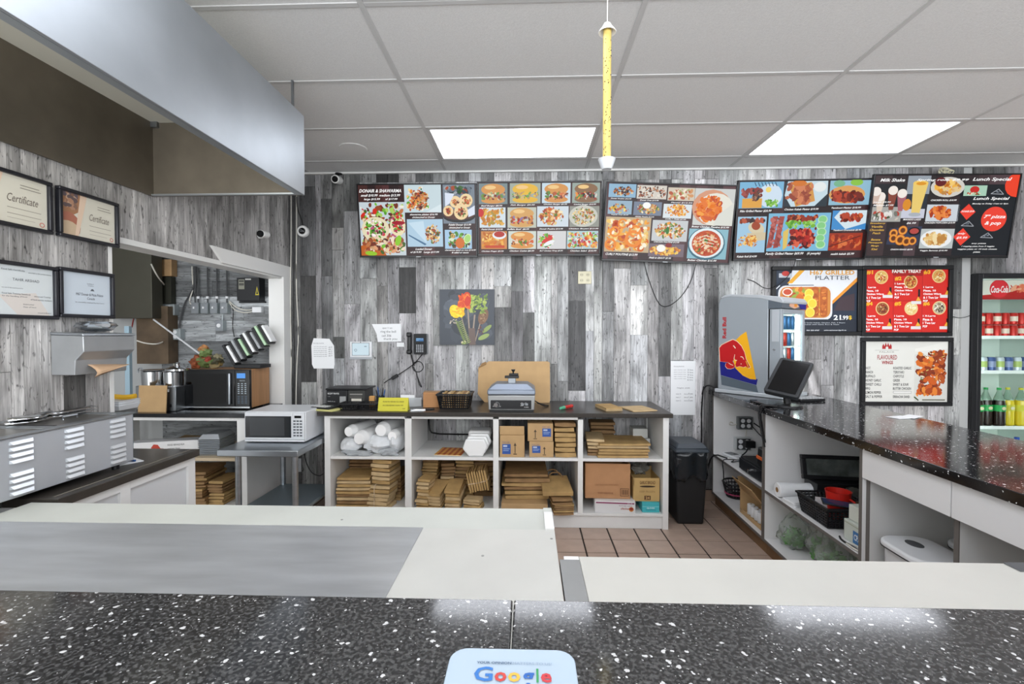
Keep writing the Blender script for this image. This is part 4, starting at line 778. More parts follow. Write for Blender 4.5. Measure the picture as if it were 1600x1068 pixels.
# ---- bags
def baylimit(x, hw):
    for i in range(4):
        a_, b_ = bx_[2*i], bx_[2*i+1]
        if a_-.05 < x < b_+.05: return min(max(x, a_+hw), b_-hw) if b_-a_ > 2*hw else (a_+b_)/2
    return x
KM = [KRAFT, KRAFT2, KRAFT3]
def bundle(label, px, Y, z, w, d, h, n, rz=0, ms=(0, 0, 1, 2), band=None, group='bundles of paper bags', tilt=(0, 0), name='paper_bag_bundle', jit=.008, cat='paper bags', fold=True, lean=(0, 0)):
    x = fx(px, Y); r = random.Random(int(px*10+z*100))
    if z < zT: x = baylimit(x, w*.5*1.03+jit+.006)
    t = thing(name, label, cat, (x, Y, z), group=group, rot=(tilt[0], tilt[1], math.radians(rz)))
    th = h/n
    for i in range(n):
        m = KM[r.choice(ms)]; ww = w*r.uniform(.93, 1.02); dd = d*r.uniform(.95, 1.0); z0 = i*th; s = MB()
        b = th*r.uniform(.03, .22); e = th*.86
        # a folded flat bag: two plies, open a little at the front edge, rounded fold at the back
        s.add([(-ww/2, -dd/2, z0+b), (ww/2, -dd/2, z0+b*r.uniform(.3, 1)), (ww/2, dd/2, z0), (-ww/2, dd/2, z0),
               (-ww/2, -dd/2+.004, z0+e*r.uniform(.75, 1)), (ww/2, -dd/2+.004, z0+e*r.uniform(.75, 1)), (ww/2, dd/2, z0+e), (-ww/2, dd/2, z0+e), (0, -dd/2-.004, z0+b*r.uniform(0, 1)), (0, -dd/2, z0+e*r.uniform(.85, 1.1))],
              [(0, 3, 2, 1, 8), (4, 9, 5, 6, 7), (0, 8, 9, 4), (8, 1, 5, 9), (1, 2, 6, 5), (2, 3, 7, 6), (3, 0, 4, 7)])
        obj('paper_bag', s, m, t, loc=(r.uniform(-jit, jit)+lean[0]*i/n, r.uniform(-jit, jit)+lean[1]*i/n, 0), rot=(0, 0, r.uniform(-.02, .02)), sharp=25)
    if band:
        q = .004; bb_ = MB().tube([(band*w, -d/2-.012, .003), (band*w+.004, -d/2-.014, h*.5), (band*w, -d/2-.01, h+.003), (band*w, 0, h+.004), (band*w, d/2+.008, h), (band*w, d/2+.01, .003)], .0028, smooth=1)
        obj('rubber_band', bb_, mat('beige band', 'd8c4a8', .6), t)
    return t
# lower left bay
bundle('wide stack of kraft bags at the front of the lower left bay', 552, 3.68, zB+.001, .27, .26, .235, 9, 2)
bundle('tall wide stack of kraft bags at the back of the lower left bay', 565, 3.93, zB+.001, .31, .22, .375, 14, 0, ms=(0, 1, 1))
bundle('small tied bundle of kraft bags leaning out of the lower left bay', 597, 3.60, zB+.001, .165, .16, .18, 6, -8, ms=(0, 2), band=-.15, jit=.012)
bundle('pale folded kraft bags stacked on the tied bundle in the lower left bay', 604, 3.63, zB+.185, .155, .2, .195, 6, -10, ms=(0, 2, 1), jit=.01)
bundle('narrow stack of kraft bags against the first divider', 627, 3.86, zB+.001, .07, .3, .20, 8, 0, ms=(0, 1))
# lower second bay
bundle('kraft bag bundle at the left wall of the second lower bay', 664, 3.60, zB+.001, .10, .14, .235, 9, -9, ms=(0, 0, 2), jit=.007, lean=(.012, 0))
bundle('kraft bag bundle at the back left of the second lower bay', 674, 3.90, zB+.001, .13, .2, .365, 14, -4, ms=(0, 1))
bundle('kraft bag bundle leaning backward in the middle of the second lower bay', 686, 3.635, zB+.032, .12, .2, .13, 5, -14, ms=(0, 0, 2), tilt=(math.radians(16), 0))
bundle('kraft bag bundle right of centre in the second lower bay', 712, 3.62, zB+.024, .115, .2, .155, 6, -5, ms=(2, 0, 0), tilt=(math.radians(11), 0))
bundle('kraft bag bundle on edge behind the middle ones in the second lower bay', 700, 3.88, zB+.001, .11, .2, .285, 11, 8, ms=(0, 1, 2))
bundle('kraft bag bundle high at the back of the second lower bay', 729, 3.90, zB+.001, .15, .2, .36, 13, -3, ms=(0, 1, 0))
bundle('fanned bundle of upright kraft bags held by a pale rubber band', 733, 3.66, zB+.19, .16, .18, .155, 8, 0, ms=(2, 0, 0), band=.02, tilt=(0, math.radians(78)), jit=.005)
bundle('low kraft bag bundle at the front under the fanned bundle', 739, 3.57, zB+.001, .135, .1, .085, 4, -12, ms=(2, 0))
bundle('loose dark kraft bags behind the fanned bundle', 756, 3.93, zB+.001, .20, .2, .33, 8, 4, ms=(1, 1, 0))
# upper third bay: fat stack
bundle('stack of plump kraft bags right of the stacked boxes', 885, 3.66, zM+.001, .158, .26, .265, 7, 0, ms=(0, 0, 1), jit=.005)
# lower third bay
bundle('wide flattened brown bags filling the lower third bay', 818, 3.80, zB+.06, .355, .38, .20, 6, 2, ms=(1, 1, 0), jit=.012)
bw(fx(783), fx(856), 3.52, 3.98, zB+.001, zB+.058, CARD, 'flat_carton', 'flattened cardboard carton under the wide brown bags', 'carton', bevel=.002)
bundle('creased pile of brown bags at the front right of the lower third bay', 876, 3.56, zB+.001, .15, .2, .12, 8, 6, ms=(1, 0, 1), jit=.016)
t = thing('carrier_bag', 'flat kraft carrier bag with twisted handles on the creased pile', 'bag', (fx(871), 3.58, zB+.126), rz=math.radians(4))
obj('bag_body', MB().add([(-.115, -.08, 0), (.115, -.085, .0), (.10, .14, .07), (-.11, .14, .07), (-.115, -.08, .03), (.115, -.085, .032), (.10, .14, .09), (-.11, .14, .092)], [(0, 3, 2, 1), (4, 5, 6, 7), (0, 1, 5, 4), (1, 2, 6, 5), (2, 3, 7, 6), (3, 0, 4, 7)]), KRAFT, t, bevel=.004)
obj('handle', MB().tube([(-.07, .13, .09), (-.06, .15, .12), (-.02, .155, .135), (.02, .155, .125), (.04, .14, .09)], .005, smooth=2), KRAFT2, t)
obj('handle', MB().tube([(-.05, .11, .09), (-.03, .12, .115), (.01, .125, .12), (.04, .12, .115), (.06, .10, .085)], .005, smooth=2), KRAFT2, t)
# upper right bay
bundle('wide kraft bags folded over on the upper right shelf', 968, 3.68, zM+.001, .40, .30, .11, 5, 1, ms=(0, 0, 2), jit=.012)
bundle('kraft bags with crumpled ends left on the upper right shelf', 930, 3.72, zM+.001, .14, .28, .13, 5, -4, ms=(0, 1, 2), jit=.014)
bundle('dark paper sheets under the back of the upper right shelf', 940, 3.98, zM+.001, .2, .14, .20, 6, 0, ms=(1, 1))
# ---- cartons
def carton(label, px0, px1, Y, z, d, h, rz=0, m=CARD, open_=False, name='cardboard_box', group=None, art=None, flaplen=.026, tape=True):
    x0, x1 = fx(px0, Y), fx(px1, Y); w = x1-x0; xc = baylimit((x0+x1)/2, w/2+.004+.05*abs(math.radians(rz))*8) if z < zT else (x0+x1)/2; t = thing(name, label, 'box', (xc, Y+d/2, z), rz=math.radians(rz), group=group); k = .005
    if open_:
        b = MB().box(-w/2, w/2, -d/2, d/2, 0, k); b.box(-w/2, w/2, -d/2, -d/2+k, k, h).box(-w/2, w/2, d/2-k, d/2, k, h).box(-w/2, -w/2+k, -d/2+k, d/2-k, k, h).box(w/2-k, w/2, -d/2+k, d/2-k, k, h)
        bd = obj('body', b, m, t)
        obj('flap', MB().box(-w/2, w/2, -.004, 0, 0, flaplen, Matrix.Translation((0, d/2-.002, h)) @ Matrix.Rotation(math.radians(-14), 4, 'X')), m, t)
        obj('flap', MB().box(-.004, 0, -d/2, d/2, 0, min(w*.3, .1), Matrix.Translation((-w/2+.004, 0, h-.002)) @ Matrix.Rotation(math.radians(-177), 4, 'Y')), m, t)
    else:
        bd = obj('body', MB().box(-w/2, w/2, -d/2, d/2, 0, h), m, t, bevel=.002)
        if tape: obj('tape', MB().box(-w/2-.0006, w/2+.0006, -.02, .02, h-.001, h+.0007), mat('brown tape', 'a58a62', .3), t)
    if art:
        a = Art(0, 0, 100, 100, w, h); a.l = 1; art(a); a.build('print', bd, (0, -d/2-.0008, 0+h/2))
    return t, w
NAVY = '2c4a8c'
def art_cups(x, y):
    def f(a):
        a.rect(x, y, x+34, y+46, '2f56a0'); a.rect(x+4, y+5, x+20, y+14, 'b7c4d8'); a.rect(x+4, y+20, x+30, y+24, '8aa0c8'); a.rect(x+4, y+28, x+26, y+32, '8aa0c8'); a.text('foam cups', x, y-12, x+30, y-4, NAVY)
        q = 62 if x < 40 else 30
        a.line([(q, 40), (q, 82)], 3, '4a3a2a'); a.poly([(q-6, 48), (q, 34), (q+6, 48)], '4a3a2a'); a.rect(q-7, 84, q+7, 88, '4a3a2a')
    return f
def up(a, x0, y0):
    pass
carton('cardboard box with a blue label at the left of the upper third bay', 781, 819.5, 3.52, zM+.001, .26, .165, 0, art=art_cups(10, 40), m=CARD)
tag(box('open_flap', fx(781, 3.54), fx(819, 3.54), 3.535, 3.541, zM+.168, zM+.232, CARD), 'upright loose cardboard lid standing on the left labelled box', 'cardboard')
carton('lower of two stacked cardboard boxes with blue labels', 827, 865, 3.53, zM+.001, .28, .117, 0, art=art_cups(12, 28), m=CARD)
carton('upper of two stacked cardboard boxes with blue labels', 824.5, 864, 3.53, zM+.120, .28, .135, 0, art=art_cups(58, 28), m=CARD)
def art_big(a):
    a.text('CAUTION FOOD CONTAINERS', 22, 58, 74, 63, '9a6a44'); a.text('THIS SIDE UP  HANDLE WITH CARE', 28, 82, 62, 87, '8a5a3a', bold=.02)
    for x0, y0, x1, y1 in ((78, 70, 97, 71.5), (78, 91, 97, 92.5), (78, 70, 79, 92), (96, 70, 97, 92)): a.rect(x0, y0, x1, y1, '5a3c26')
    for i in range(6): a.rect(81+i*2.4, 74, 82+i*2.4+(i % 2)*.6, 88, '5a3c26')
def art_white(a):
    a.rect(3, 10, 97, 21, '8a2a5a'); a.text('25 lb', 80, 11, 93, 19, 'e8d8e0'); a.text('hamburger patties', 60, 30, 92, 42, '7a2a4a'); a.text("chicken", 64, 50, 86, 68, 'a8503a', shear=.2, bold=.02); a.ell(90, 64, 6, 20, 'c8823c'); a.ell(90, 60, 4.6, 12, 'a03028')
carton('white box with a maroon stripe on the lower right shelf floor', 933, 996, 3.51, zB+.001, .42, .088, -4, m=mat('white carton', 'e2e2e2', .5), art=art_white, name='striped_box', tape=False)
carton('large open brown carton resting on the maroon striped box', 916, 986, 3.56, zB+.092, .34, .265, -2, m=mat('reddish cardboard', 'b98a62', .8, var=.05), open_=True, art=art_big)
carton('small teal box under the bread carton', 1004, 1031, 3.53, zB+.001, .2, .075, 0, m=mat('teal carton', '48b4bc', .45), art=lambda a: (a.rect(0, 40, 100, 44, '9adadc'), a.text('GLOVES', 26, 48, 72, 64, 'd8f2f2', bold=.02), a.rect(20, 72, 80, 78, '2a8a94')), name='teal_box', tape=False)
def art_bread(a):
    a.text('GARLIC', 24, 12, 52, 26, '7a5a34', bold=.03); a.text('BREAD', 54, 12, 84, 26, '7a5a34', bold=.03); a.ell(54, 36, 30, 4, '3a2a1a'); a.text('KEEP FROZEN', 24, 54, 82, 62, '8a6a40'); a.ring(53, 55, 0.1, .05, '8a6a40'); a.rect(42, 76, 66, 94, '5a3a22'); a.text('24', 46, 79, 62, 91, 'c9a068', bold=.03)
carton('open tan bread carton with a hand slot, on the teal box', 990, 1031, 3.55, zB+.078, .24, .175, 0, m=mat('tan cardboard', 'c0a068', .75, var=.06), art=art_bread, open_=True, name='bread_carton')
carton('upper small white box at the back of the upper right shelf', 989, 1012, 3.80, zM+.09, .14, .075, 0, m=mat('grey white box', 'c6c8c4', .5), name='small_box', tape=False)
carton('lower small white box at the back of the upper right shelf', 993, 1016, 3.79, zM+.001, .16, .085, 0, m=mat('grey white box 2', 'd2d4d2', .5), name='small_box', tape=False)
def lump(w, d, h, seed, nu=22, nv=12, amp=.14, flat=True):
    r = random.Random(seed); P = [(r.uniform(-1, 1), r.uniform(-1, 1), r.uniform(-1, 1), r.uniform(3, 9)) for _ in range(7)]
    b = MB(); vs = []; fs = []
    for j in range(nv+1):
        th = math.pi*j/nv
        for i in range(nu):
            ph = 2*math.pi*i/nu; v = Vector((math.sin(th)*math.cos(ph), math.sin(th)*math.sin(ph), -math.cos(th)))
            q = 1+amp*sum(math.sin(p[3]*(v.x*p[0]+v.y*p[1]+v.z*p[2])+p[0]*5) for p in P)/3+r.uniform(-amp, amp)*.35
            z = v.z*q*h/2+h/2
            vs.append((v.x*q*w/2, v.y*q*d/2, max(0, z) if flat else z))
    for j in range(nv):
        for i in range(nu): fs.append((j*nu+i, j*nu+(i+1) % nu, (j+1)*nu+(i+1) % nu, (j+1)*nu+i))
    return b.add(vs, fs)
def bag(name, label, loc, w, d, h, seed, m, amp=.16, cat='bag', group=None):
    o = obj(name, lump(w, d, h, seed, amp=amp), m, loc=loc, sharp=28); return tag(o, label, cat, group)
WFILM = mat('white plastic film', 'e9ecef', .22, var=.04, scale=30, bump=.3)
CFILM = mat('cloudy plastic film', 'dfe3e6', .2, trans=.55, ior=1.1)
bag('plastic_bag', 'crumpled clear grey plastic bag on the tan bread carton', (fx(1002, 3.6), 3.65, zB+.256), .13, .13, .085, 4, mat('grey film', '8a8a84', .2, trans=.5, ior=1.1), .3)
# ---- upper left bay: sleeves of white foam cups and bags
def sleeve(label, px, py, Y, r, ln, dirv, m=FOAM):
    p = atY(px, py, Y); t = thing('cup_sleeve', label, 'cups', p, group='sleeves of white foam cups'); d = Vector(dirv).normalized(); q = d.to_track_quat('Z', 'Y'); t.rotation_euler = q.to_euler()
    b = MB().lathe([(r*.72, -.004), (r*.78, 0), (r*.80, .03), (r*.97, .04), (r, .05)]+[(r*(.93 if i % 2 else 1), .06+i*.012) for i in range(int(ln/.012)-5)]+[(r*.96, ln), (0, ln)], 20)
    obj('cup_stack', b, m, t, sharp=50); obj('cup_base', MB().lathe([(r*.70, -.0045), (r*.66, .002), (0, .002)], 20), mat('foam base', 'fbfbfb', .5), t); return t
sleeve('highest left sleeve of white foam cups in the upper left bay', 545, 674, 3.56, .05, .3, (.28, 1, -.02))
sleeve('second sleeve of white foam cups from the left in the upper left bay', 561, 685, 3.53, .058, .32, (.22, 1, .03))
sleeve('large sleeve of white foam cups in the middle of the upper left bay', 595, 672, 3.57, .06, .32, (.14, 1, .02))
sleeve('rightmost sleeve of white foam cups in the upper left bay', 613, 681, 3.56, .047, .3, (.1, 1, -.03))
bag('foam_lid_bag', 'filmy bag of white lids below the left cup sleeves', (fx(541), 3.63, zM+.001), .17, .2, .125, 21, WFILM, .12, group='bags of lids in the upper left bay')
bag('foam_lid_bag', 'bulging filmy bag of white lids under the middle cup sleeve', (fx(585), 3.64, zM+.001), .22, .22, .14, 22, WFILM, .12, group='bags of lids in the upper left bay')
bag('foam_lid_bag', 'filmy bag of white lids beside the first divider', (fx(612), 3.66, zM+.001), .11, .24, .17, 23, WFILM, .14, group='bags of lids in the upper left bay')
bag('plastic_wrap', 'flat crumple of clear wrap at the front of the upper left shelf', (fx(556), 3.54, zM+.001), .22, .07, .035, 24, CFILM, .3)
bag('plastic_wrap', 'small crumple of clear wrap below the rightmost cup sleeve', (fx(606), 3.54, zM+.001), .14, .07, .05, 25, CFILM, .3)
# ---- upper second bay: foam clamshells, checked paper, cable
t = thing('foam_container_stack', 'stack of white foam containers beside the second divider', 'containers', (fx(744, 3.6), 3.64, zM+.001))
for i in range(3):
    b = MB(); w0, w1 = .155, .19
    b.add([(-w0/2+.03, -.12+i*.035, .0), (w0/2-.02, -.12+i*.035, .0), (w1/2, -.13+i*.035, .075), (w1/2-.025, -.128+i*.035, .135), (-w1/2+.025, -.128+i*.035, .135), (-w1/2, -.13+i*.035, .06),
           (-w0/2+.03, -.09+i*.035, .0), (w0/2-.02, -.09+i*.035, .0), (w1/2, -.09+i*.035, .075), (w1/2-.025, -.09+i*.035, .135), (-w1/2+.025, -.09+i*.035, .135), (-w1/2, -.09+i*.035, .06)],
          [(0, 1, 2, 3, 4, 5), (11, 10, 9, 8, 7, 6), (0, 6, 7, 1), (1, 7, 8, 2), (2, 8, 9, 3), (3, 9, 10, 4), (4, 10, 11, 5), (5, 11, 6, 0)])
    obj('foam_tray', b, FOAM, t, bevel=.012, seg=3, loc=(i*.012, 0, i*.013))
obj('foam_lid', MB().box(-.07, .105, .02, .2, .10, .165), FOAM, t, bevel=.02, seg=3)
t = thing('checked_paper', 'orange and red checked paper on the second upper shelf', 'paper', (fx(704, 3.6), 3.66, zM+.0005), rz=math.radians(-6))
s = obj('sheet', MB().box(-.11, .10, -.11, .12, 0, .004), mat('food paper', 'e8c898', .6), t)
a = Art(0, 0, 10, 10, .21, .23)
for i in range(10):
    for j in range(10): a.rect(i, j, i+1, j+1, ('d8903c', 'a8442c', 'e8b868', 'c86a30')[(i % 2)+2*(j % 2)], 1)
a.build('print', s, (-.005, .005, .0045), rot=(-math.pi/2, 0, 0))
tag(obj('shelf_cable', MB().tube([(fx(670, 4.09), 4.10, .80), (fx(670, 4.09), 4.098, .62), (fx(676, 4.09), 4.09, .575), (fx(720, 4.09), 4.09, .572), (fx(768, 4.09), 4.095, .57)], .007, smooth=1), LEAD), 'thick black cable along the wall behind the second upper bay', 'cable')
# ---------------------------------------------------------------- things on the back worktop
def on(px, Y): return (fx(px, Y), Y, zC+.001)
# panini press
t = thing('panini_press', 'silver contact grill with a black control panel and top knob', 'grill', on(800, 3.66))
obj('housing', MB().taper(.345, .30, .355, .31, .012, .125), mat('press silver', 'b6b8b8', .35, .7), t, bevel=.006)
obj('base_plate', MB().box(-.165, .165, -.14, .14, 0, .014), BLACK, t)
cp = obj('control_panel', MB().box(-.155, .15, -.158, -.15, .022, .088), BLACK, t, bevel=.002)
a = Art(0, 0, 100, 22, .29, .06); a.text('MIN', 3, 14, 7, 17, 'd0d0d0'); a.text('MAX', 20, 14, 24, 17, 'd0d0d0'); a.ring(13, 11, 7.5, .5, 'b0b0b0'); a.text('POWER', 84, 16, 95, 19, 'e0e0e0'); a.ring(78, 8, 3, .6, 'd0d0d0'); a.ring(88, 8, 3, .6, 'd0d0d0'); a.rect(74, 13, 81, 14, 'c8c8c8'); a.build('panel_marks', cp, (-.002, -.1585, .055))
obj('dial', MB().cyl((-.115, -.158, .055), (-.115, -.175, .055), .019, .016, 18), CHROME, t); obj('switch', MB().box(.075, .095, -.162, -.157, .05, .066).box(.105, .125, -.162, -.157, .05, .066), STEELD, t)
obj('lid', MB().taper(.36, .32, .36, .32, .128, .165).taper(.36, .32, .25, .22, .165, .205), mat('press lid steel', '8f98a6', .45, .6), t, bevel=.008)
obj('lid_post', MB().box(-.03, .03, -.03, .03, .203, .245), STEELD, t, bevel=.003)
obj('handle_bar', MB().box(-.055, .055, -.045, -.02, .242, .262).box(-.022, .05, -.04, .03, .262, .276), BLACK, t, bevel=.004)
obj('tension_knob', MB().cyl((.01, -.01, .276), (.01, -.01, .292), .006).lathe([(.007, .29), (.016, .302), (.016, .308), (.0, .309)], 14, Matrix.Translation((.01, -.01, 0))), BLACK, t)
obj('power_cord', MB().tube([(.17, .05, .06), (.22, .06, .03), (.25, .1, .008), (.3, .12, .006), (.26, .16, .006), (.2, .17, .02)], .005, smooth=2), LEAD, t)
# cardboard sheet leaning on the wall
p0 = atY(803, 600, 4.03)
t = thing('cardboard_sheet', 'large flattened cardboard sheet leaning on the wall behind the grill', 'cardboard', (p0.x, 3.985, zC+.001), rot=(math.radians(-13), 0, 0))
sw = 113/183; sh = .355
obj('panel', MB().prism([(-sw/2+.06, 0), (sw/2-.005, 0), (sw/2, .03), (sw/2, sh-.01), (sw/2-.02, sh), (-sw/2+.09, sh), (-sw/2+.0, sh-.055), (-sw/2, .07)], 0, .008), CARD, t)
obj('crease_flap', MB().prism([(-sw/2+.005, sh-.06), (-sw/2+.07, sh-.025), (-sw/2+.065, sh-.005), (-sw/2+.03, sh-.02)], -.012, -.002), KRAFT2, t)
# baskets
def basket(name, label, loc, w0, d0, w1, d1, h, nx, ny, nz, m=BLACK, rz=0, bar=.003, solid_base=True):
    t = thing(name, label, 'basket', loc, rz=rz)
    b = MB(); 
    def P(u, v, side):
        w = w0+(w1-w0)*v; d = d0+(d1-d0)*v; z = bar+.001+v*(h-bar-.001)
        return {'f': (-w/2+u*w, -d/2, z), 'b': (-w/2+u*w, d/2, z), 'l': (-w/2, -d/2+u*d, z), 'r': (w/2, -d/2+u*d, z)}[side]
    for sd, n in (('f', nx), ('b', nx), ('l', ny), ('r', ny)):
        for i in range(n+1): b.tube([P(i/n, 0, sd), P(i/n, 1, sd)], bar, 4)
        for j in range(nz+1): b.tube([P(0, j/nz, sd), P(1, j/nz, sd)], bar, 4)
    obj('lattice', b, m, t, sharp=0); obj('base', MB().box(-w0/2, w0/2, -d0/2, d0/2, 0, .004), m, t)
    rm = MB(); k = .008
    rm.box(-w1/2-k, w1/2+k, -d1/2-k, -d1/2+.002, h-.008, h+.002).box(-w1/2-k, w1/2+k, d1/2-.002, d1/2+k, h-.008, h+.002).box(-w1/2-k, -w1/2+.002, -d1/2+.002, d1/2-.002, h-.008, h+.002).box(w1/2-.002, w1/2+k, -d1/2+.002, d1/2-.002, h-.008, h+.002)
    obj('rim', rm, m, t); return t
x, y, z = on(712, 3.72)
basket('black_basket', 'black woven plastic basket holding kraft bags on the back worktop', (x, y, z), .22, .17, .26, .21, .115, 13, 9, 6, bar=.0045)
t = thing('bag_row', 'row of small kraft bags filed upright in the black woven basket', 'paper bags', (x, y, z+.006))
for i in range(9): obj('paper_bag', MB().box(-.011, .011, -.07, .07, 0, .108+RD.uniform(0, .012)), KM[i % 3], t, loc=(-.088+i*.022, RD.uniform(-.006, .006), 0), rot=(0, RD.uniform(.02, .12), 0), bevel=.002)
basket('small_basket', 'left small black lattice basket beside the notepad', on(549, 3.60), .125, .10, .14, .115, .05, 8, 6, 3, bar=.0028)
basket('small_basket', 'right small black lattice basket beside the yellow card', on(577, 3.61), .125, .10, .14, .115, .05, 8, 6, 3, bar=.0028)
carton('small plain cardboard box left of the black woven basket', 660, 685, 3.70, zC+.001, .12, .118, 8, m=mat('tan card', 'b8865a', .8, var=.08), name='plain_box')
# printers / black boxes
t = thing('card_printer', 'black printer box with white lettering at the left of the back worktop', 'printer', (fx(548, 3.86), 3.88, zC+.001))
b0 = obj('housing', MB().box(-.165, .01, -.11, .11, 0, .125), BLACK, t, bevel=.004); obj('lid', MB().box(-.17, .17, -.115, .12, .127, .14), BLACK, t, bevel=.004)
b1 = obj('paper_bay', MB().box(.012, .15, -.105, .11, 0, .125), mat('charcoal plastic', '3a3a38', .4), t, bevel=.004)
a = Art(0, 0, 100, 60, .17, .11); a.text('RECEIPT PRINTER', 6, 8, 62, 15, 'd8d8d8', bold=.02); a.text('ready', 6, 22, 18, 27, 'a8a8a8'); a.rect(64, 24, 94, 52, '9a9c9c'); a.text('PAPER 80 mm', 6, 44, 42, 49, 'c0c0c0'); a.build('lettering', b0, (-.0775, -.1105, .064))
a = Art(0, 0, 100, 60, .13, .11); a.rect(10, 12, 90, 18, '8a8884'); a.rect(20, 34, 84, 52, 'd8d4c8'); a.rect(10, 24, 88, 30, '5a5854'); a.build('label', b1, (.08, -.1055, .064))
tag(obj('orange_sponge', MB().box(-.022, .022, -.02, .02, 0, .085), mat('tan sponge', 'c8965a', .8), loc=on(582, 3.74), bevel=.008, seg=3), 'upright tan block between the printer and the pens', 'sponge')
t = thing('pen_cup', 'dark pen cup full of blue and black pens behind the yellow card', 'cup', on(595, 3.76))
obj('cup', MB().lathe([(.03, 0), (.034, .085), (.031, .085), (.028, .004), (0, .004)], 16), mat('smoky plastic', '2a3038', .3), t)
for i, m in enumerate((mat('blue pen', '2a5a9a', .35), BLACK, mat('blue pen', '2a5a9a', .35), BLACK, mat('grey pen', '6a7078', .35))):
    a = i*1.25; obj('pen', MB().cyl((.012*math.cos(a), .012*math.sin(a), .01), (.035*math.cos(a), .03*math.sin(a), .125+.01*(i % 3)), .0042, n=8).cyl((.035*math.cos(a), .03*math.sin(a), .125+.01*(i % 3)), (.037*math.cos(a), .032*math.sin(a), .135+.01*(i % 3)), .003, n=8), m, t)
# notepad and calculator
t = thing('notepad', 'yellow notepad under the calculator on the left end of the worktop', 'notepad', on(511, 3.545), rz=math.radians(-18)); obj('pages', MB().box(-.095, .095, -.055, .06, 0, .012), mat('yellow pad', 'd6d28a', .7), t)
t = thing('calculator', 'black calculator with white keys lying on the yellow notepad', 'calculator', (fx(507, 3.55), 3.56, zC+.014), rz=math.radians(-18))
cb_ = obj('case', MB().box(-.09, .085, -.052, .06, 0, .012), BLACK, t, bevel=.003); k = MB()
for i in range(5):
    for j in range(3): k.cb((-.066+i*.024, -.032+j*.024, .0135), (.016, .014, .004))
obj('keys', k, mat('white key', 'd8d8d4', .4), t); obj('display', MB().box(-.075, .04, .04, .054, .012, .0135), mat('grey display', '8a948a', .3), t)
tag(obj('black_folder', MB().box(-.1, .1, -.05, .05, 0, .02), BLACK, loc=on(524, 3.72), bevel=.003, rot=(0, 0, -.1)), 'black folder lying behind the calculator', 'folder')
# yellow tent card
t = thing('yellow_card', 'bright yellow folded card with two printed lines on the worktop', 'card', on(615.5, 3.545), rz=math.radians(-1))
YEL = mat('yellow card', 'cdc63c', .6)
s = obj('front_leaf', MB().add([(-.115, -.03, 0), (.115, -.03, 0), (.115, -.0, .098), (-.115, -.0, .098), (-.115, -.0285, 0), (.115, -.0285, 0), (.115, .0015, .098), (-.115, .0015, .098)], [(0, 3, 2, 1)[::-1], (4, 7, 6, 5), (0, 1, 5, 4)[::-1], (1, 2, 6, 5)[::-1], (2, 3, 7, 6)[::-1], (3, 0, 4, 7)[::-1]]), YEL, t)
obj('back_leaf', MB().add([(-.115, .03, 0), (.115, .03, 0), (.115, .0015, .098), (-.115, .0015, .098), (-.115, .032, 0), (.115, .032, 0), (.115, .003, .098), (-.115, .003, .098)], [(0, 3, 2, 1)[::-1], (4, 7, 6, 5), (0, 1, 5, 4)[::-1], (1, 2, 6, 5)[::-1], (2, 3, 7, 6)[::-1], (3, 0, 4, 7)[::-1]]), YEL, t)
a = Art(0, 0, 100, 42, .22, .09); a.text('PLEASE PAY BEFORE YOU ORDER', 14, 9, 88, 14, '6a6414', bold=.01); a.text('NO CASH REFUND THANK YOU', 14, 22, 86, 27, '6a6414', bold=.01); a.text('H67', 84, 34, 94, 38, '5a5414', bold=.02)
a.build('lettering', s, (0, -.016, .049), rot=(-.297, 0, 0))
t = thing('paper_note', 'small white note propped upright behind the yellow card', 'paper', on(636, 3.80), rot=(math.radians(-12), 0, 0)); obj('sheet', MB().box(-.055, .06, 0, .0015, 0, .085), PAPER, t)
tag(obj('plastic_sleeve', MB().box(-.04, .055, -.002, .002, 0, .07), CFILM, loc=on(648, 3.74), rot=(-.1, 0, .3)), 'clear plastic sleeve standing right of the yellow card', 'sleeve')
t = thing('scissors', 'pair of metal scissors lying on the back worktop', 'scissors', on(661, 3.58), rz=math.radians(18))
obj('blades', MB().prismz([(-.09, -.012), (.02, -.004), (.02, .006), (-.09, -.008)], 0, .003).prismz([(-.09, .012), (.02, -.006), (.02, .004), (-.09, .016)], .003, .006), CHROME, t); obj('handles', MB().box(.018, .09, -.012, .012, 0, .01), BLACK, t, bevel=.004)
t = thing('marker_pen', 'fat red marker with a green cap on the back worktop', 'marker', (fx(884, 3.66), 3.66, zC+.015), rz=math.radians(52))
obj('barrel', MB().cyl((-.02, 0, 0), (.09, 0, 0), .0135, n=14), mat('red marker', 'c8322c', .35), t, bevel=.003); obj('cap', MB().cyl((-.08, 0, 0), (-.02, 0, 0), .010, .0145, 14), mat('green cap', '5ab08a', .35), t, bevel=.003)
bundle('small stack of kraft bags on the right of the back worktop', 951, 3.68, zC+.001, .135, .22, .026, 3, 14, ms=(2, 2, 0), jit=.004)
bundle('single flat kraft bag at the right end of the back worktop', 996, 3.68, zC+.001, .2, .24, .008, 1, 16, ms=(2,), jit=.001)
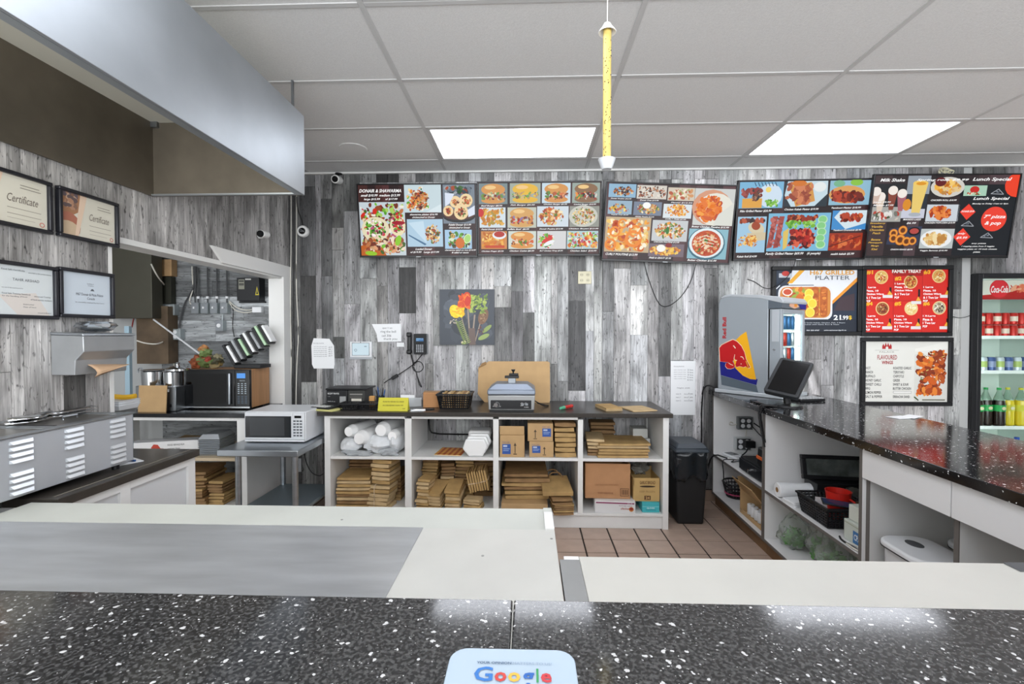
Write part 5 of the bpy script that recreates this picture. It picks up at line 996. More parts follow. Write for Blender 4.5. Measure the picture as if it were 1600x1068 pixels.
# ---------------------------------------------------------------- waste bin
t = thing('waste_bin', 'tall black waste bin with a slate lid and bag beside the shelf unit', 'bin', (fx(1073, 3.7), 3.735, 0))
BIN = mat('bin black', '1f2022', .45)
obj('body', MB().taper(.20, .27, .245, .325, 0, .52), BIN, t, bevel=.018, seg=3)
obj('lid', MB().taper(.262, .345, .25, .33, .555, .585).taper(.25, .33, .2, .25, .585, .618), SLATE, t, bevel=.01, seg=2)
def film(u, v):
    a = 2*math.pi*u; r = random.Random(int(u*40)*7+int(v*6)); w, d = .128+.006*math.sin(a*9)+r.uniform(-.003, .004), .170+.006*math.cos(a*7)+r.uniform(-.003, .004)
    k = max(abs(math.cos(a)), abs(math.sin(a)))**.85
    return (w*math.cos(a)/k, d*math.sin(a)/k, .35+.21*v-.02*math.sin(a*5)*(1-v)+(1-v)*r.uniform(-.008, .012))
obj('bin_bag', MB().grid(film, 44, 6), mat('black bin film', '1c2024', .14, bump=.6, var=.1, scale=25), t, solid=.001)
# ---------------------------------------------------------------- right counter (frame: x along the counter towards the viewer, -y faces the aisle)
RA = Vector((1.572, 4.05, 0)); RZ = math.radians(-91.4)
def rw(s, y, z=0):
    v = Matrix.Rotation(RZ, 3, 'Z') @ Vector((s, y, 0)); return (RA.x+v.x, RA.y+v.y, z)
z1, z0, zR = .435, .11, .976
GW = mat('grey board core', '66625e', .55)
BWOOD = mat('bare brown board', '7a5c40', .6, var=.15, scale=10)
def openunit(label, s0, s1):
    t = thing('counter_cabinet', label, 'cabinet', rw(s0, 0), RZ); L = s1-s0
    def b(n, *a, m=WHITE): return obj(n, MB().box(*a), m, t, bevel=.001)
    for n, x in (('end_panel', 0), ('end_panel', L-.018)):
        b(n, x, x+.018, .004, .62, .09, zR-.042); b('edge_band', x, x+.018, 0, .004, .09, zR-.042, m=GW)
    b('back_panel', .018, L-.018, .60, .618, .09, zR-.042)
    for z in (z0, z1): b('shelf_board', .018, L-.018, .004, .60, z-.018, z); b('edge_band', .018, L-.018, 0, .004, z-.018, z, m=GW)
    b('plinth', 0, L, .03, .05, 0, .088, m=BWOOD); return t
openunit('far open cabinet of the right counter, with two power boxes inside', 0, .915)
u2 = openunit('middle open cabinet of the right counter, holding a basket and paper towels', .916, 1.860)
t = thing('drawer_cabinet', 'near white cabinet of the right counter with two drawer fronts and open space below', 'cabinet', rw(1.861, 0), RZ)
for s, n in ((.0, 0), (.455, 1), (.96, 2)):
    obj('upright', MB().box(s, s+.02, .024, .62, 0, zR-.042), mat('shade tinted white laminate', 'd2d2d0', .4), t); obj('edge_band', MB().box(s, s+.02, .02, .024, 0, .797), GW, t)  # uprights get a darker copy of the laminate, with the shade in its colour
obj('back_panel', MB().box(.02, .96, .60, .618, .05, zR-.042), WHITE, t)
for a, b in ((0, .463), (.466, .98)):
    d = obj('drawer', MB().box(a+.0015, b-.0015, 0, .019, .80, zR-.043), WHITE, t, bevel=.001); obj('drawer_box', MB().box(a+.03, b-.03, .02, .5, .82, zR-.06), WHITE, d)
t = thing('worktop', 'black speckled stone worktop of the right counter', 'worktop', rw(0, 0, zR-.04), RZ)
obj('slab', MB().box(-.03, 2.90, -.022, .70, 0, .04), GRANITE2, t, bevel=.003)
# power boxes on the far end panel
def pbox(label, s, y, z, w, h, m):
    t = thing('power_box', label, 'power outlet', rw(s, y, z), RZ+math.pi/2, group='power boxes inside the right counter')
    obj('box', MB().box(-w/2, w/2, -.045, 0, -h/2, h/2), m, t, bevel=.003); f = MB(); k = MB()
    obj('faceplate', MB().box(-w*.42, w*.42, -.048, -.045, -h*.42, h*.42), mat('dark plate', '3a3c3e', .4), t)
    for x in (-w*.2, w*.2):
        for zz in (-h*.2, h*.2): obj('socket', MB().cyl((x, -.048, zz), (x, -.051, zz), w*.14, n=12), mat('white plastic', 'dfe1e4', .35), t)
    return t
pbox('upper grey power box with four sockets on the far cabinet wall', .019, .25, .705, .12, .105, mat('grey box', '6e7274', .4))
t = pbox('lower pale power box with a plugged adapter on the far cabinet wall', .019, .235, .53, .13, .11, mat('pale box', 'b8bcbc', .4))
obj('adapter', MB().box(-.005, .075, -.10, -.051, -.02, .035), BLACK, t, bevel=.004); obj('plug_cable', MB().tube([(.02, -.09, -.01), (.0, -.10, -.05), (-.03, -.11, -.07), (-.08, -.12, -.1)], .005, smooth=2), LEAD, t)
def rwire(label, pts, r=.004, m=LEAD, name='power_cable'): return tag(obj(name, MB().tube([rw(*p) for p in pts], r, smooth=2), m), label, 'cable')
rwire('white conduit between the two power boxes', [(.03, .27, .65), (.03, .268, .62), (.03, .266, .587)], .004, WLEAD)
rwire('white hook cable left of the upper power box', [(.03, .16, .70), (.05, .13, .715), (.05, .12, .69), (.03, .15, .68), (.03, .21, .695)], .004, WLEAD)
rwire('highest black cable from the upper power box to the divider', [(.08, .31, .71), (.2, .36, .66), (.5, .42, .56), (.85, .40, .50)], .005)
rwire('middle black cable from the upper power box to the divider', [(.08, .29, .69), (.2, .32, .62), (.5, .36, .53), (.8, .34, .54)], .004)
rwire('white cable looping out of the lower power box', [(.08, .30, .52), (.12, .36, .47), (.2, .38, .44), (.25, .36, .44)], .003, WLEAD)
rwire('black cables hanging over the counter edge by the touch screen', [(.95, .05, .987), (.93, .0, .99), (.92, -.03, .985), (.92, -.035, .93), (.935, -.02, .8), (.96, -.012, .72)], .006)
rwire('second black cable hanging over the counter edge', [(.98, .05, .987), (.96, .0, .99), (.95, -.03, .984), (.945, -.035, .92), (.955, -.012, .78), (.962, -.01, .75)], .005)
rwire('black cable trailing from the wall down to the far cabinet', [(-.045, -.06, 1.0), (-.05, -.075, .8), (-.05, -.07, .5), (-.045, -.09, .25), (.0, -.09, .17), (.08, -.07, .3), (.14, -.05, .47), (.2, .05, .445)], .006)
rwire('black cable from the small cooler into the wall corner', [(.05, .02, .99), (-.01, -.03, 1.02), (-.04, -.06, .99), (-.05, -.07, .93)], .006)
t = thing('card_reader', 'white card reader lying on the far cabinet shelf', 'card reader', rw(.12, .13, z1+.001), RZ+.35)
obj('body', MB().box(-.08, .09, -.05, .05, 0, .022), mat('white plastic', 'dfe1e4', .35), t, bevel=.008, seg=3); obj('screen', MB().box(-.065, .02, -.035, .035, .022, .024), mat('grey screen', '4a4e52', .2), t)
rwire('tangle of black and grey leads below the card reader', [(.25, .08, .442), (.33, .02, .447), (.3, .1, .45), (.36, .15, .444), (.28, .2, .444), (.22, .03, .446), (.3, -.03, .45), (.33, -.03, .38), (.31, -.02, .30)], .004)
t = thing('cash_drawer', 'black metal cash drawer on the far cabinet shelf', 'cash drawer', rw(.46, .035, z1+.001), RZ)
obj('case', MB().box(0, .42, .01, .44, 0, .10), BLACK, t, bevel=.003); d = obj('drawer', MB().box(.008, .412, -.004, .01, .012, .088), mat('dark steel face', '1c1e22', .3), t, bevel=.002); obj('lock', MB().cyl((.21, -.004, .05), (.21, -.014, .05), .011, n=12), CHROME, d)
obj('key', MB().box(.2, .22, -.03, -.013, .045, .047).cyl((.21, -.03, .047), (.21, -.034, .047), .014, n=12), CHROME, d)
t = thing('battery_charger', 'black tool battery with an orange band on the cash drawer', 'charger', rw(.76, .11, z1+.102), RZ)
obj('body', MB().taper(.11, .12, .10, .11, 0, .13), BLACK, t, bevel=.012, seg=3); obj('orange_band', MB().taper(.1135, .1235, .112, .122, .045, .07), mat('orange plastic', 'd8642a', .4), t, bevel=.004)
t = thing('round_basket', 'small black round basket with pink ribbon on the bottom shelf', 'basket', rw(.135, .15, z0+.001), RZ)
b = MB()
for i in range(24):
    a = 2*math.pi*i/24; b.tube([(.075*math.cos(a), .075*math.sin(a), .005), (.105*math.cos(a), .105*math.sin(a), .12)], .0035, 4)
for k in range(5): q = .075+.03*k/4; b.tube([(q*math.cos(2*math.pi*i/24), q*math.sin(2*math.pi*i/24), .006+k*.0285) for i in range(25)], .0045 if k < 4 else .007, 4)
b.cyl((0, 0, 0), (0, 0, .004), .075); o = obj('lattice', b, BLACK, t, sharp=0)
obj('ribbon', MB().tube([(.087*math.cos(2*math.pi*i/24), .087*math.sin(2*math.pi*i/24), .033) for i in range(25)], .006, 5), mat('pink ribbon', 'b0486a', .5), t)
t = thing('open_carton', 'open cardboard carton with white rolls on the bottom shelf', 'box', rw(.64, .19, z0+.001), RZ)
b = MB(); w, d, h, k = .34, .30, .17, .005
b.box(-w/2, w/2, -d/2, d/2, 0, k).box(-w/2, -w/2+k, -d/2, d/2, k, h).box(w/2-k, w/2, -d/2, d/2, k, h).box(-w/2, w/2, d/2-k, d/2, k, h).box(-w/2, w/2, -d/2, -d/2+k, k, .03)
obj('body', b, CARD, t); obj('flap', MB().box(-w/2, w/2, -.004, 0, 0, .13, Matrix.Translation((0, -d/2+.02, h)) @ Matrix.Rotation(math.radians(38), 4, 'X')), CARD, t); obj('flap', MB().box(-w/2, w/2, -.004, 0, 0, .12, Matrix.Translation((0, d/2, h)) @ Matrix.Rotation(math.radians(-20), 4, 'X')), CARD, t)
obj('flap', MB().box(-.004, 0, -d/2, d/2, 0, .1, Matrix.Translation((-w/2, 0, h)) @ Matrix.Rotation(math.radians(-30), 4, 'Y')), CARD, t)
for i in range(5):
    c = thing('paper_roll', ('farthest', 'second farthest', 'middle', 'second nearest', 'nearest')[i]+' of the white receipt rolls in the open carton', 'paper roll', rw(.53+i*.055, .095, z0+.008), RZ, 'receipt rolls in the open carton')
    obj('roll', MB().cyl((0, 0, 0), (0, 0, .075), .026, n=14), PAPER, c, bevel=.003); obj('core', MB().cyl((0, 0, .0755), (0, 0, .0765), .007, n=10), CARDD, c)
# middle cabinet contents
t = thing('paper_towel_roll', 'white paper towel roll lying on the middle cabinet shelf', 'paper towel', rw(1.075, .012, z1+.046), RZ)
obj('roll', MB().cyl((0, 0, 0), (0, .26, 0), .044, n=20), PAPER, t, bevel=.004); obj('core', MB().cyl((0, -.0012, 0), (0, .0, 0), .016, n=14), CARDD, t)
t = thing('napkin_stack', 'flat stack of white napkins in front of the paper towel roll', 'napkins', rw(1.20, .075, z1+.001), RZ+.2)
for i in range(5): obj('napkin', MB().box(-.05, .05, -.065, .065, 0, .005), PAPER, t, loc=(RD.uniform(-.005, .005), RD.uniform(-.005, .005), i*.0056))
x, y, z = rw(1.435, .155, z1+.001)
basket('storage_basket', 'large black plastic storage basket on the middle cabinet shelf', (x, y, z), .24, .24, .29, .27, .11, 14, 13, 7, bar=.0055, rz=RZ)
t = thing('red_cup', 'red plastic cup standing in the large storage basket', 'cup', rw(1.425, .165, z1+.009))
obj('cup', MB().lathe([(.043, 0), (.062, .15), (.064, .152), (.060, .152), (.041, .006), (0, .006)], 20), mat('red plastic', 'd02a20', .3), t)
obj('handle', MB().tube([(.03, -.05, .12), (.04, -.085, .11), (.035, -.08, .06), (.025, -.045, .05)], .006, smooth=2), mat('red plastic', 'd02a20', .3), t)
t = thing('mobile_phone', 'dark mobile phone lying across the storage basket', 'phone', rw(1.515, .11, z1+.116), rot=(math.radians(6), math.radians(4), RZ+1.2)); obj('body', MB().box(-.075, .075, -.036, .036, 0, .009), BLACK, t, bevel=.003); obj('screen', MB().box(-.07, .07, -.032, .032, .009, .0095), mat('blue glass', '2a3a5c', .1), t)
t = thing('tape_roll', 'orange handled tape roll in the storage basket', 'tape', rw(1.515, .225, z1+.085), RZ)
obj('roll', MB().lathe([(.02, 0), (.042, 0), (.042, .035), (.02, .035), (.02, 0)], 20), mat('brown roll', '6a4a34', .4), t); obj('ring', MB().tube([(.045*math.cos(2*math.pi*i/20), .045*math.sin(2*math.pi*i/20), .018) for i in range(21)], .006, 6), mat('orange plastic', 'd8642a', .4), t)
tag(obj('white_card', MB().box(-.03, .03, -.001, .001, 0, .09), PAPER, loc=rw(1.345, .12, z1+.010), rot=(.15, 0, RZ+1.2)), 'white card standing in the storage basket', 'card')
t = thing('black_monitor', 'black framed monitor leaning at the back of the middle cabinet', 'monitor', rw(1.075, .36, z1+.112), rot=(math.radians(-14), 0, RZ+math.radians(84)))
tag(box('black_box', -.15, .15, -.07, .07, 0, .11, BLACK, loc=rw(1.08, .36, z1+.001), rot=(0, 0, RZ+math.pi/2), bevel=.004), 'plain black box under the leaning monitor', 'box')
f = MB(); W_, H_ = .36, .15
f.box(-W_/2, W_/2, 0, .03, 0, .025).box(-W_/2, W_/2, 0, .03, H_-.025, H_).box(-W_/2, -W_/2+.025, 0, .03, .025, H_-.025).box(W_/2-.025, W_/2, 0, .03, .025, H_-.025)
obj('bezel', f, BLACK, t, bevel=.003); obj('screen', MB().box(-W_/2+.025, W_/2-.025, .01, .025, .025, H_-.025), mat('grey reflection screen', '5a605e', .25, var=.5, scale=9), t)  # screen colour is lightened and mottled to imitate a grey reflection
t = thing('toner_box', 'pale box with a blue label at the near end of the shelf', 'box', rw(1.735, .16, z1+.001), RZ)
bx = obj('body', MB().box(-.075, .075, -.11, .12, 0, .10), mat('pale green box', 'c9d0c6', .5), t, bevel=.002); a = Art(0, 0, 100, 60, .15, .10); a.rect(46, 20, 94, 56, '3a76b0'); a.text('CPA', 52, 28, 82, 46, 'e8f0f4', bold=.03); a.rect(4, 6, 96, 9, 'a8b09a'); a.build('label', bx, (0, -.1108, .05))
t = thing('toner_box', 'upper pale box with yellow stickers on the blue labelled box', 'box', rw(1.735, .17, z1+.102), RZ+.08)
bx = obj('body', MB().box(-.072, .07, -.10, .11, 0, .075), mat('pale green box 2', 'd2d6cc', .5), t, bevel=.003); obj('sticker', MB().box(-.05, -.01, -.05, -.02, .075, .0758).box(.0, .03, -.03, .0, .075, .0758), YEL, bx)
bag('paper_pile', 'crumpled white paper and bags right of the red cup', rw(1.60, .42, z1+.001), .2, .3, .17, 31, mat('white paper film', 'd6dade', .35, bump=.3), .22, 'paper')
bag('plastic_bag', 'greyish clear bag behind the paper towel roll', rw(1.22, .40, z1+.001), .2, .16, .10, 32, mat('grey film', '8a8a84', .2, trans=.5, ior=1.1), .25)
rwire('white cable coil on the near end of the middle shelf', [(1.74, .012, z1+.007), (1.82, .012, z1+.007), (1.825, .045, z1+.007), (1.76, .045, z1+.007), (1.74, .02, z1+.008)], .004, WLEAD)
rwire('black cable under the pale labelled box', [(1.66, .03, z1+.007), (1.70, .012, z1+.007), (1.78, .02, z1+.006), (1.84, .025, z1+.006)], .005)
HERB = mat('green herbs', '4f8a3a', .6, var=.4, scale=60); HFILM = mat('clear herb bag', 'f4faf5', .2, trans=.82, ior=1.08)
for i, (s, y, w, h) in enumerate(((1.06, .13, .16, .19), (1.235, .20, .16, .23), (1.42, .16, .17, .22), (1.62, .20, .18, .22))):
    t = thing('herb_bag', ('leftmost', 'second', 'third', 'rightmost')[i]+' clear bag of green herbs on the lowest shelf of the middle cabinet', 'bag', rw(s, y, z0+.001), RZ, 'bags of herbs on the lowest shelf')
    obj('bag_film', lump(w, w*1.05, h, 50+i, amp=.2), HFILM, t, sharp=28); g = MB(); r = random.Random(i+70)
    for k in range(150):
        a = r.uniform(0, 6.28); q = w*.36*math.sqrt(r.random()); zz = r.uniform(.04, h*.75)*(1-.4*q/(w*.36)); L = r.uniform(.012, .03); c = Vector((q*math.cos(a), q*math.sin(a), zz)); u = Vector((r.uniform(-1, 1), r.uniform(-1, 1), r.uniform(-.5, 1))).normalized(); v = u.orthogonal().normalized()
        g.add([c-u*L, c+v*L*.5, c+u*L, c-v*L*.5], [(0, 1, 2, 3)])
    o = obj('herb_leaves', g, HERB, t, sharp=0); o['kind'] = 'stuff'
# white bins in the knee space
for i, (px, py, lab) in enumerate(((1425, 862, 'white lidded bin with an oval hole under the first drawer'), (1476, 864, 'white lidded bin farther right, mostly behind the upright'))):
    s, y = ((2.03, .135), (2.02, .40))[i]
    t = thing('lidded_bin', lab, 'bin', rw(s, y, 0), RZ, 'white lidded bins in the right counter')
    w, d = ((.26, .22), (.22, .20))[i]; hh = .525; hox = -.04
    obj('body', MB().prismz(rrect(w*.86, d*.86, .05, 5), 0.003, hh), mat('bin white', 'd4d6d8', .4), t, bevel=.004)
    obj('lid', MB().prismz(rrect(w, d, .07, 6), hh, hh+.03), mat('bin lid white', 'e2e4e6', .35), t, bevel=.01, seg=3)
    obj('lid_hole_shade', MB().prismz([(hox+.04*math.cos(a*.3927), .028*math.sin(a*.3927)) for a in range(16)], hh+.03, hh+.0312), mat('shadow grey hole', '4e5052', .8), t)  # flat grey disc on the lid, painted as the shade inside the opening
    obj('rim_line', MB().prismz(rrect(w*1.01, d*1.01, .07, 6), hh+.004, hh+.009), mat('bin groove', '3c3e40', .5), t)
# ---------------------------------------------------------------- small drinks cooler
cx, cy = 1.558, 3.90; ca = math.radians(-54)
t = thing('counter_cooler', 'small grey branded drinks cooler with a red bull logo on its side', 'cooler', (cx, cy, zR+.001), ca)
t['label'] = 'small grey drinks cooler with a red animal emblem at the counter end'
CG = mat('cooler grey', 'a6aeb5', .35, .25); CGL = mat('cooler light grey', 'c6ccd2', .3, .25); CGD = mat('cooler dark grey', '5c656e', .4)
DW = .36; bx0 = .40
prof = [(.0, .03), (bx0, .03), (bx0, .742), (.34, .752), (.10, .78), (.04, .775), (.012, .755), (0, .72)]
obj('body', MB().prism(prof, 0, DW), CG, t, bevel=.004)
obj('top_cap', MB().prism([(.34, .745), (.505, .70), (.512, .715), (.49, .745), (.34, .772), (.1, .792), (.05, .788), (.02, .772), (.03, .765), (.1, .775)], -.004, DW+.004), CGL, t, bevel=.004)
obj('header', MB().prism([(bx0, .665), (.50, .665), (.502, .70), (bx0, .74)], 0, DW), CGD, t)
obj('base', MB().box(-.02, .52, -.02, DW+.004, 0, .03), CGL, t, bevel=.006)
obj('door_seal', MB().box(bx0, bx0+.012, .006, DW-.006, .10, .66), BLACK, t)
d = obj('door', MB().box(bx0+.012, .495, 0, .035, .10, .66).box(bx0+.012, .495, DW-.035, DW, .10, .66).box(bx0+.012, .495, .035, DW-.035, .10, .15).box(bx0+.012, .495, .035, DW-.035, .625, .66), CG, t, bevel=.003)
obj('door_pane', MB().box(.48, .486, .035, DW-.035, .15, .625), GLASS, d)
obj('upper_door_trim', MB().box(bx0+.03, .48, -.003, 0, .42, .655), CGL, d)
obj('hinge_screw', MB().cyl((.45, -.006, .36), (.45, 0, .36), .008, n=10).cyl((.45, -.006, .16), (.45, 0, .16), .008, n=10), CHROME, d)
LED = emat('cooler led', 'f4fff6', 7)
obj('led_strip', MB().box(.45, .462, DW-.06, DW-.045, .16, .62), LED, t); obj('led_strip', MB().box(.45, .462, .045, .055, .16, .62), LED, t)
obj('interior', MB().box(bx0+.0125, bx0+.0155, .035, DW-.035, .15, .625), emat('glowing cooler interior', 'dfeee6', .5), t)  # back panel glows by itself to imitate light falling inside the cooler
for zz in (.27, .385, .51): obj('rack', MB().box(bx0+.016, .475, .036, DW-.036, zz-.006, zz), mat('rack white', 'e4eaea', .4), t)
lo = [('cooler_can', 'small drink can on the cooler shelves behind the glass door', 'can')]
can_b = [mat('can red', 'b8362c', .3, .4), mat('can blue', '3c6ea0', .3, .4), mat('can silver', 'b8c0c8', .25, .7)]
R0 = Matrix.Rotation(ca, 3, 'Z')
for k, zz in enumerate((.151, .271, .386, .511)):
    for i in range(4):
        v = R0 @ Vector((.447, .075+i*.06, 0)); c = thing('cooler_can', 'small can in the counter cooler, '+('lowest', 'second lowest', 'second highest', 'top')[k]+' rack, '+('nearest the aisle', 'second from the aisle', 'third from the aisle', 'farthest from the aisle')[i], 'can', (cx+v.x, cy+v.y, zR+.001+zz), group='cans inside the small counter cooler')
        obj('can_body', MB().lathe([(.018, 0), (.022, .006), (.022, .088), (.018, .1), (0, .1)], 12), can_b[(k+i) % 3 if k != 3 else 1], c)
        if i == 0 or True: obj('can_top', MB().lathe([(.018, .1), (.0175, .1025), (0, .101)], 12), can_b[2], c)
b = bpy.data.objects['body']
bd = [c for c in t.children if c.name.startswith('body')][0]
# side emblem, drawn over the -y face
a = Art(208, 105, 614, 815, bx0, .745)
Y0 = -.0012
a.l = 1
a.poly([(222, 604), (300, 610), (350, 640), (540, 720), (530, 762), (232, 710)], '14187c')
a.poly([(232, 712), (530, 764), (545, 815), (240, 785)], '56626c')
a.poly([(446, 372), (528, 722), (480, 722), (420, 700), (360, 650), (330, 560), (355, 440), (400, 400)], 'f2b010')
body_ = [(218, 500), (240, 476), (285, 455), (335, 434), (370, 448), (405, 480), (432, 525), (445, 575), (462, 605), (480, 634), (462, 642), (445, 630), (425, 638), (395, 632), (368, 640), (358, 622), (368, 592), (350, 575), (335, 598), (352, 625), (350, 645), (320, 656), (290, 655), (272, 636), (278, 615), (300, 608), (225, 604)]
def grow(P, k):
    cx_ = sum(p[0] for p in P)/len(P); cy_ = sum(p[1] for p in P)/len(P); return [(cx_+(x-cx_)*k, cy_+(y-cy_)*k) for x, y in P]
def tri(P, c):      # ear clipping through a throwaway bmesh keeps concave outlines clean
    import bmesh
    bm = bmesh.new(); vs = [bm.verts.new((x, -y, 0)) for x, y in P]; bm.faces.new(vs); bmesh.ops.triangulate(bm, faces=bm.faces[:]); bm.verts.index_update()
    a.raw(P, [tuple(v.index for v in f.verts) for f in bm.faces], c, a.lev(None)); bm.free()
tri(grow(body_, 1.04), 'f0d0b0'); tri(body_, 'c00c14')
a.line([(300, 612), (318, 622), (338, 628)], 5, 'f0d8c0'); a.line([(352, 545), (346, 580), (356, 590), (372, 588)], 5, 'f0d8c0'); a.line([(400, 560), (418, 562), (428, 580)], 6, 'f0d8c0'); a.line([(340, 478), (358, 498)], 8, 'f0d8c0'); a.ell(406, 614, 4, 4, 'f0d8c0'); a.line([(445, 590), (466, 636)], 5, 'e8c030')
a.vtext('Red Bull', 244, 262, 278, 424, 'b8141c', bold=.03)
a.build('emblem', bd, (bx0/2, Y0, .03+.745/2))
# header emblem
hdr = [c for c in t.children if c.name.startswith('header')][0]
a = Art(0, 0, 100, 20, DW, .06); a.l = 1; a.poly([(30, 2), (55, 1), (70, 12), (50, 18), (28, 12)], 'd8a890'); a.poly([(50, 4), (62, 6), (60, 14), (48, 12)], 'e0902a'); a.poly([(66, 1), (100, 1), (100, 19), (76, 18)], '1a2080'); a.build('emblem', hdr, (.5025, DW/2, .688), rot=(0, 0, math.pi/2))
# ---------------------------------------------------------------- touch screen, keyboard
A1, A2, A3 = atY(1192, 609, 3.12), atY(1246, 621, 2.98), atY(1222, 558, 3.26)
ux = (A2-A1); Wm = ux.length; ux.normalize(); uz = (A3-A1); uz = (uz-ux*uz.dot(ux)); Hm = uz.length; uz.normalize(); uy = uz.cross(ux)
Mm = Matrix((ux, uy, uz)).transposed().to_4x4(); Mm.translation = A1+ux*Wm/2
t = thing('touch_screen', 'black touch screen till tilted back on the right counter', 'screen', (0, 0, 0)); t.matrix_world = Mm; t.rotation_mode = 'XYZ'
t.location = Mm.translation; t.rotation_euler = Mm.to_euler()
obj('bezel', MB().prism(rrect(Wm, Hm, .018, 5, 0, Hm/2), 0, .035), mat('dark bezel', '2c2e31', .4), t, bevel=.004); obj('screen', MB().box(-Wm/2+.022, Wm/2-.018, -.002, .002, .02, Hm-.02), BLACKG, t)
ctr = Mm @ Vector((0, .04, Hm*.3)); foot = Vector((ctr.x+.03, ctr.y+.03, zR+.012)); inv = Mm.inverted()
obj('neck', MB().tube([inv @ ctr, inv @ Vector((ctr.x+.02, ctr.y+.03, zR+.1)), inv @ foot], .022, 8), BLACK, t); obj('foot', MB().lathe([(.09, 0), (.085, .012), (.03, .02), (0, .02)], 24, inv @ Matrix.Translation((foot.x, foot.y, zR+.001))), BLACK, t)
p = atZ(1256, 626, zR)
t = thing('keyboard', 'black keyboard behind the touch screen on the right counter', 'keyboard', (p.x+.03, p.y+.02, zR+.001), math.radians(12)); obj('case', MB().box(-.10, .10, -.06, .06, 0, .018), BLACK, t, bevel=.003)
k = MB()
for i in range(8):
    for j in range(4): k.cb((-.084+i*.024, -.042+j*.026, .021), (.019, .02, .006))
obj('keys', k, mat('pale keys', 'b4b6b8', .5), t)
p = atZ(1215, 632, zR)
t = thing('till_base', 'flat black base tray under the touch screen', 'till', (p.x, p.y+.02, zR+.001), RZ); obj('tray', MB().box(-.13, .13, -.12, .06, 0, .014), BLACKG, t, bevel=.004)
t = thing('loose_papers', 'white slips of paper lying on the right counter below the wings poster', 'paper', (*atZ(1418, 652, zR)[:2], zR+.001), .3)
obj('sheet', MB().box(-.1, .02, -.03, .05, 0, .0015), PAPER, t); obj('sheet', MB().box(-.03, .11, -.04, .03, .0016, .003), PAPER, t, rot=(0, 0, .3))
# ---------------------------------------------------------------- tall drinks fridge
ORD = ('first', 'second', 'third', 'fourth', 'fifth', 'sixth', 'seventh', 'eighth')
FY = 4.07; f0 = atY(1528, 500, FY).x; f1 = f0+.78; fz = EYE+90*FY/734
t = thing('drinks_fridge', 'tall black drinks fridge with a red round badge and lit shelves', 'fridge', (f0, FY, 0))
FB = mat('fridge black', '17181c', .35); FWH = mat('fridge lining', 'dfe8e2', .5)
w = f1-f0; dpt = .62
obj('cabinet', MB().box(0, .03, .05, dpt, 0.05, fz).box(w-.03, w, .05, dpt, .05, fz).box(.03, w-.03, .05, dpt, fz-.03, fz).box(.03, w-.03, .05, dpt, .05, .28).box(.03, w-.03, dpt-.03, dpt, .28, fz-.03), FB, t, bevel=.003)
obj('lining', MB().box(.03, .05, .055, dpt-.03, .28, fz-.03).box(w-.05, w-.03, .055, dpt-.03, .28, fz-.03).box(.05, w-.05, dpt-.05, dpt-.03, .28, fz-.03).box(.05, w-.05, .055, dpt-.05, fz-.05, fz-.03), FWH, t)
obj('foot', MB().cyl((.06, .1, 0), (.06, .1, .05), .025).cyl((.06, .5, 0), (.06, .5, .05), .025).cyl((w-.06, .1, 0), (w-.06, .1, .05), .025).cyl((w-.06, .5, 0), (w-.06, .5, .05), .025), BLACK, t)
dr = obj('door', MB().box(0, .036, 0, .048, .06, fz).box(w-.036, w, 0, .048, .06, fz).box(.036, w-.036, 0, .048, fz-.04, fz).box(.036, w-.036, 0, .048, .06, .30), FB, t, bevel=.004)
obj('door_pane', MB().box(.036, w-.036, .02, .026, .30, fz-.04), GLASS, dr)
hp = obj('header_panel', MB().box(.051, w-.051, .056, .075, fz-.215, fz-.052), PAPER, t)
a = Art(180, 150, 620, 245, w-.104, .163); a.rect(180, 150, 620, 245, 'd8d2c8'); a.l = 1; a.poly([(180, 225), (320, 215), (480, 175), (620, 165), (620, 245), (180, 245)], 'b41c1c'); a.blobs(340, 165, 615, 215, ['c8402c', 'e07050', 'e8a080', '9a2420'], 40, 10, 26, asp=.4); a.ell(290, 193, 52, 46, 'd0202a', n=28); a.ell(290, 193, 47, 42, 'dd2a34', n=28)
a.text('Coca-Cola', 246, 178, 336, 212, 'f8f0f0', shear=.35, bold=.02); a.rect(180, 238, 620, 245, 'a01818'); a.build('header_print', hp, (w/2, .0555, fz-.1335), GLOSS_INK)
obj('led_strip', MB().box(.056, .068, .06, .075, .32, fz-.24), emat('fridge led', 'f2fff8', 4), t); obj('led_strip', MB().box(w-.068, w-.056, .06, .075, .32, fz-.24), emat('fridge led', 'f2fff8', 4), t)
RK = mat('rack white', 'e4eaea', .4)
shz = [EYE-6*4.3/734, EYE-57*4.3/734, EYE-139*4.3/734, .34]
for z in shz[:3]:
    obj('shelf', MB().box(.13, w-.055, .12, dpt-.06, z-.012, z), RK, t); obj('price_rail', MB().box(.13, w-.055, .112, .12, z-.016, z+.012), mat('price rail', 'eef2f2', .4), t)
obj('shelf', MB().box(.06, w-.055, .10, dpt-.06, shz[3]-.012, shz[3]), RK, t)
def canthing(x, y, z, h, r, body, top, label, group, name='drink_can', band=None):
    c = thing(name, label, 'can', (f0+x, FY+y, z), group=group)
    obj('can_body', MB().lathe([(r*.8, 0), (r, .008), (r, h-.012), (r*.8, h), (0, h)], 14), body, c); obj('can_top', MB().lathe([(r*.8, h), (r*.78, h+.002), (0, h+.0015)], 14), can_b[2], c)
    if band: obj('can_band', MB().cyl((0, 0, h*.3), (0, 0, h*.72), r*1.012, n=14), band, c)
CR_ = mat('cola red', 'c22620', .3, .2); CRB = mat('cola pale band', 'e2cfc0', .4)
for i in range(8):
    for k in range(2):
        canthing(.175+i*.069, .17, shz[0]+.001+k*.106, .102, .032, CR_, None, 'red soda can on the top fridge shelf, '+('lower', 'upper')[k]+' layer, '+ORD[i]+' from the left', 'red cans on the top fridge shelf', band=CRB if (i+k) % 2 else None)
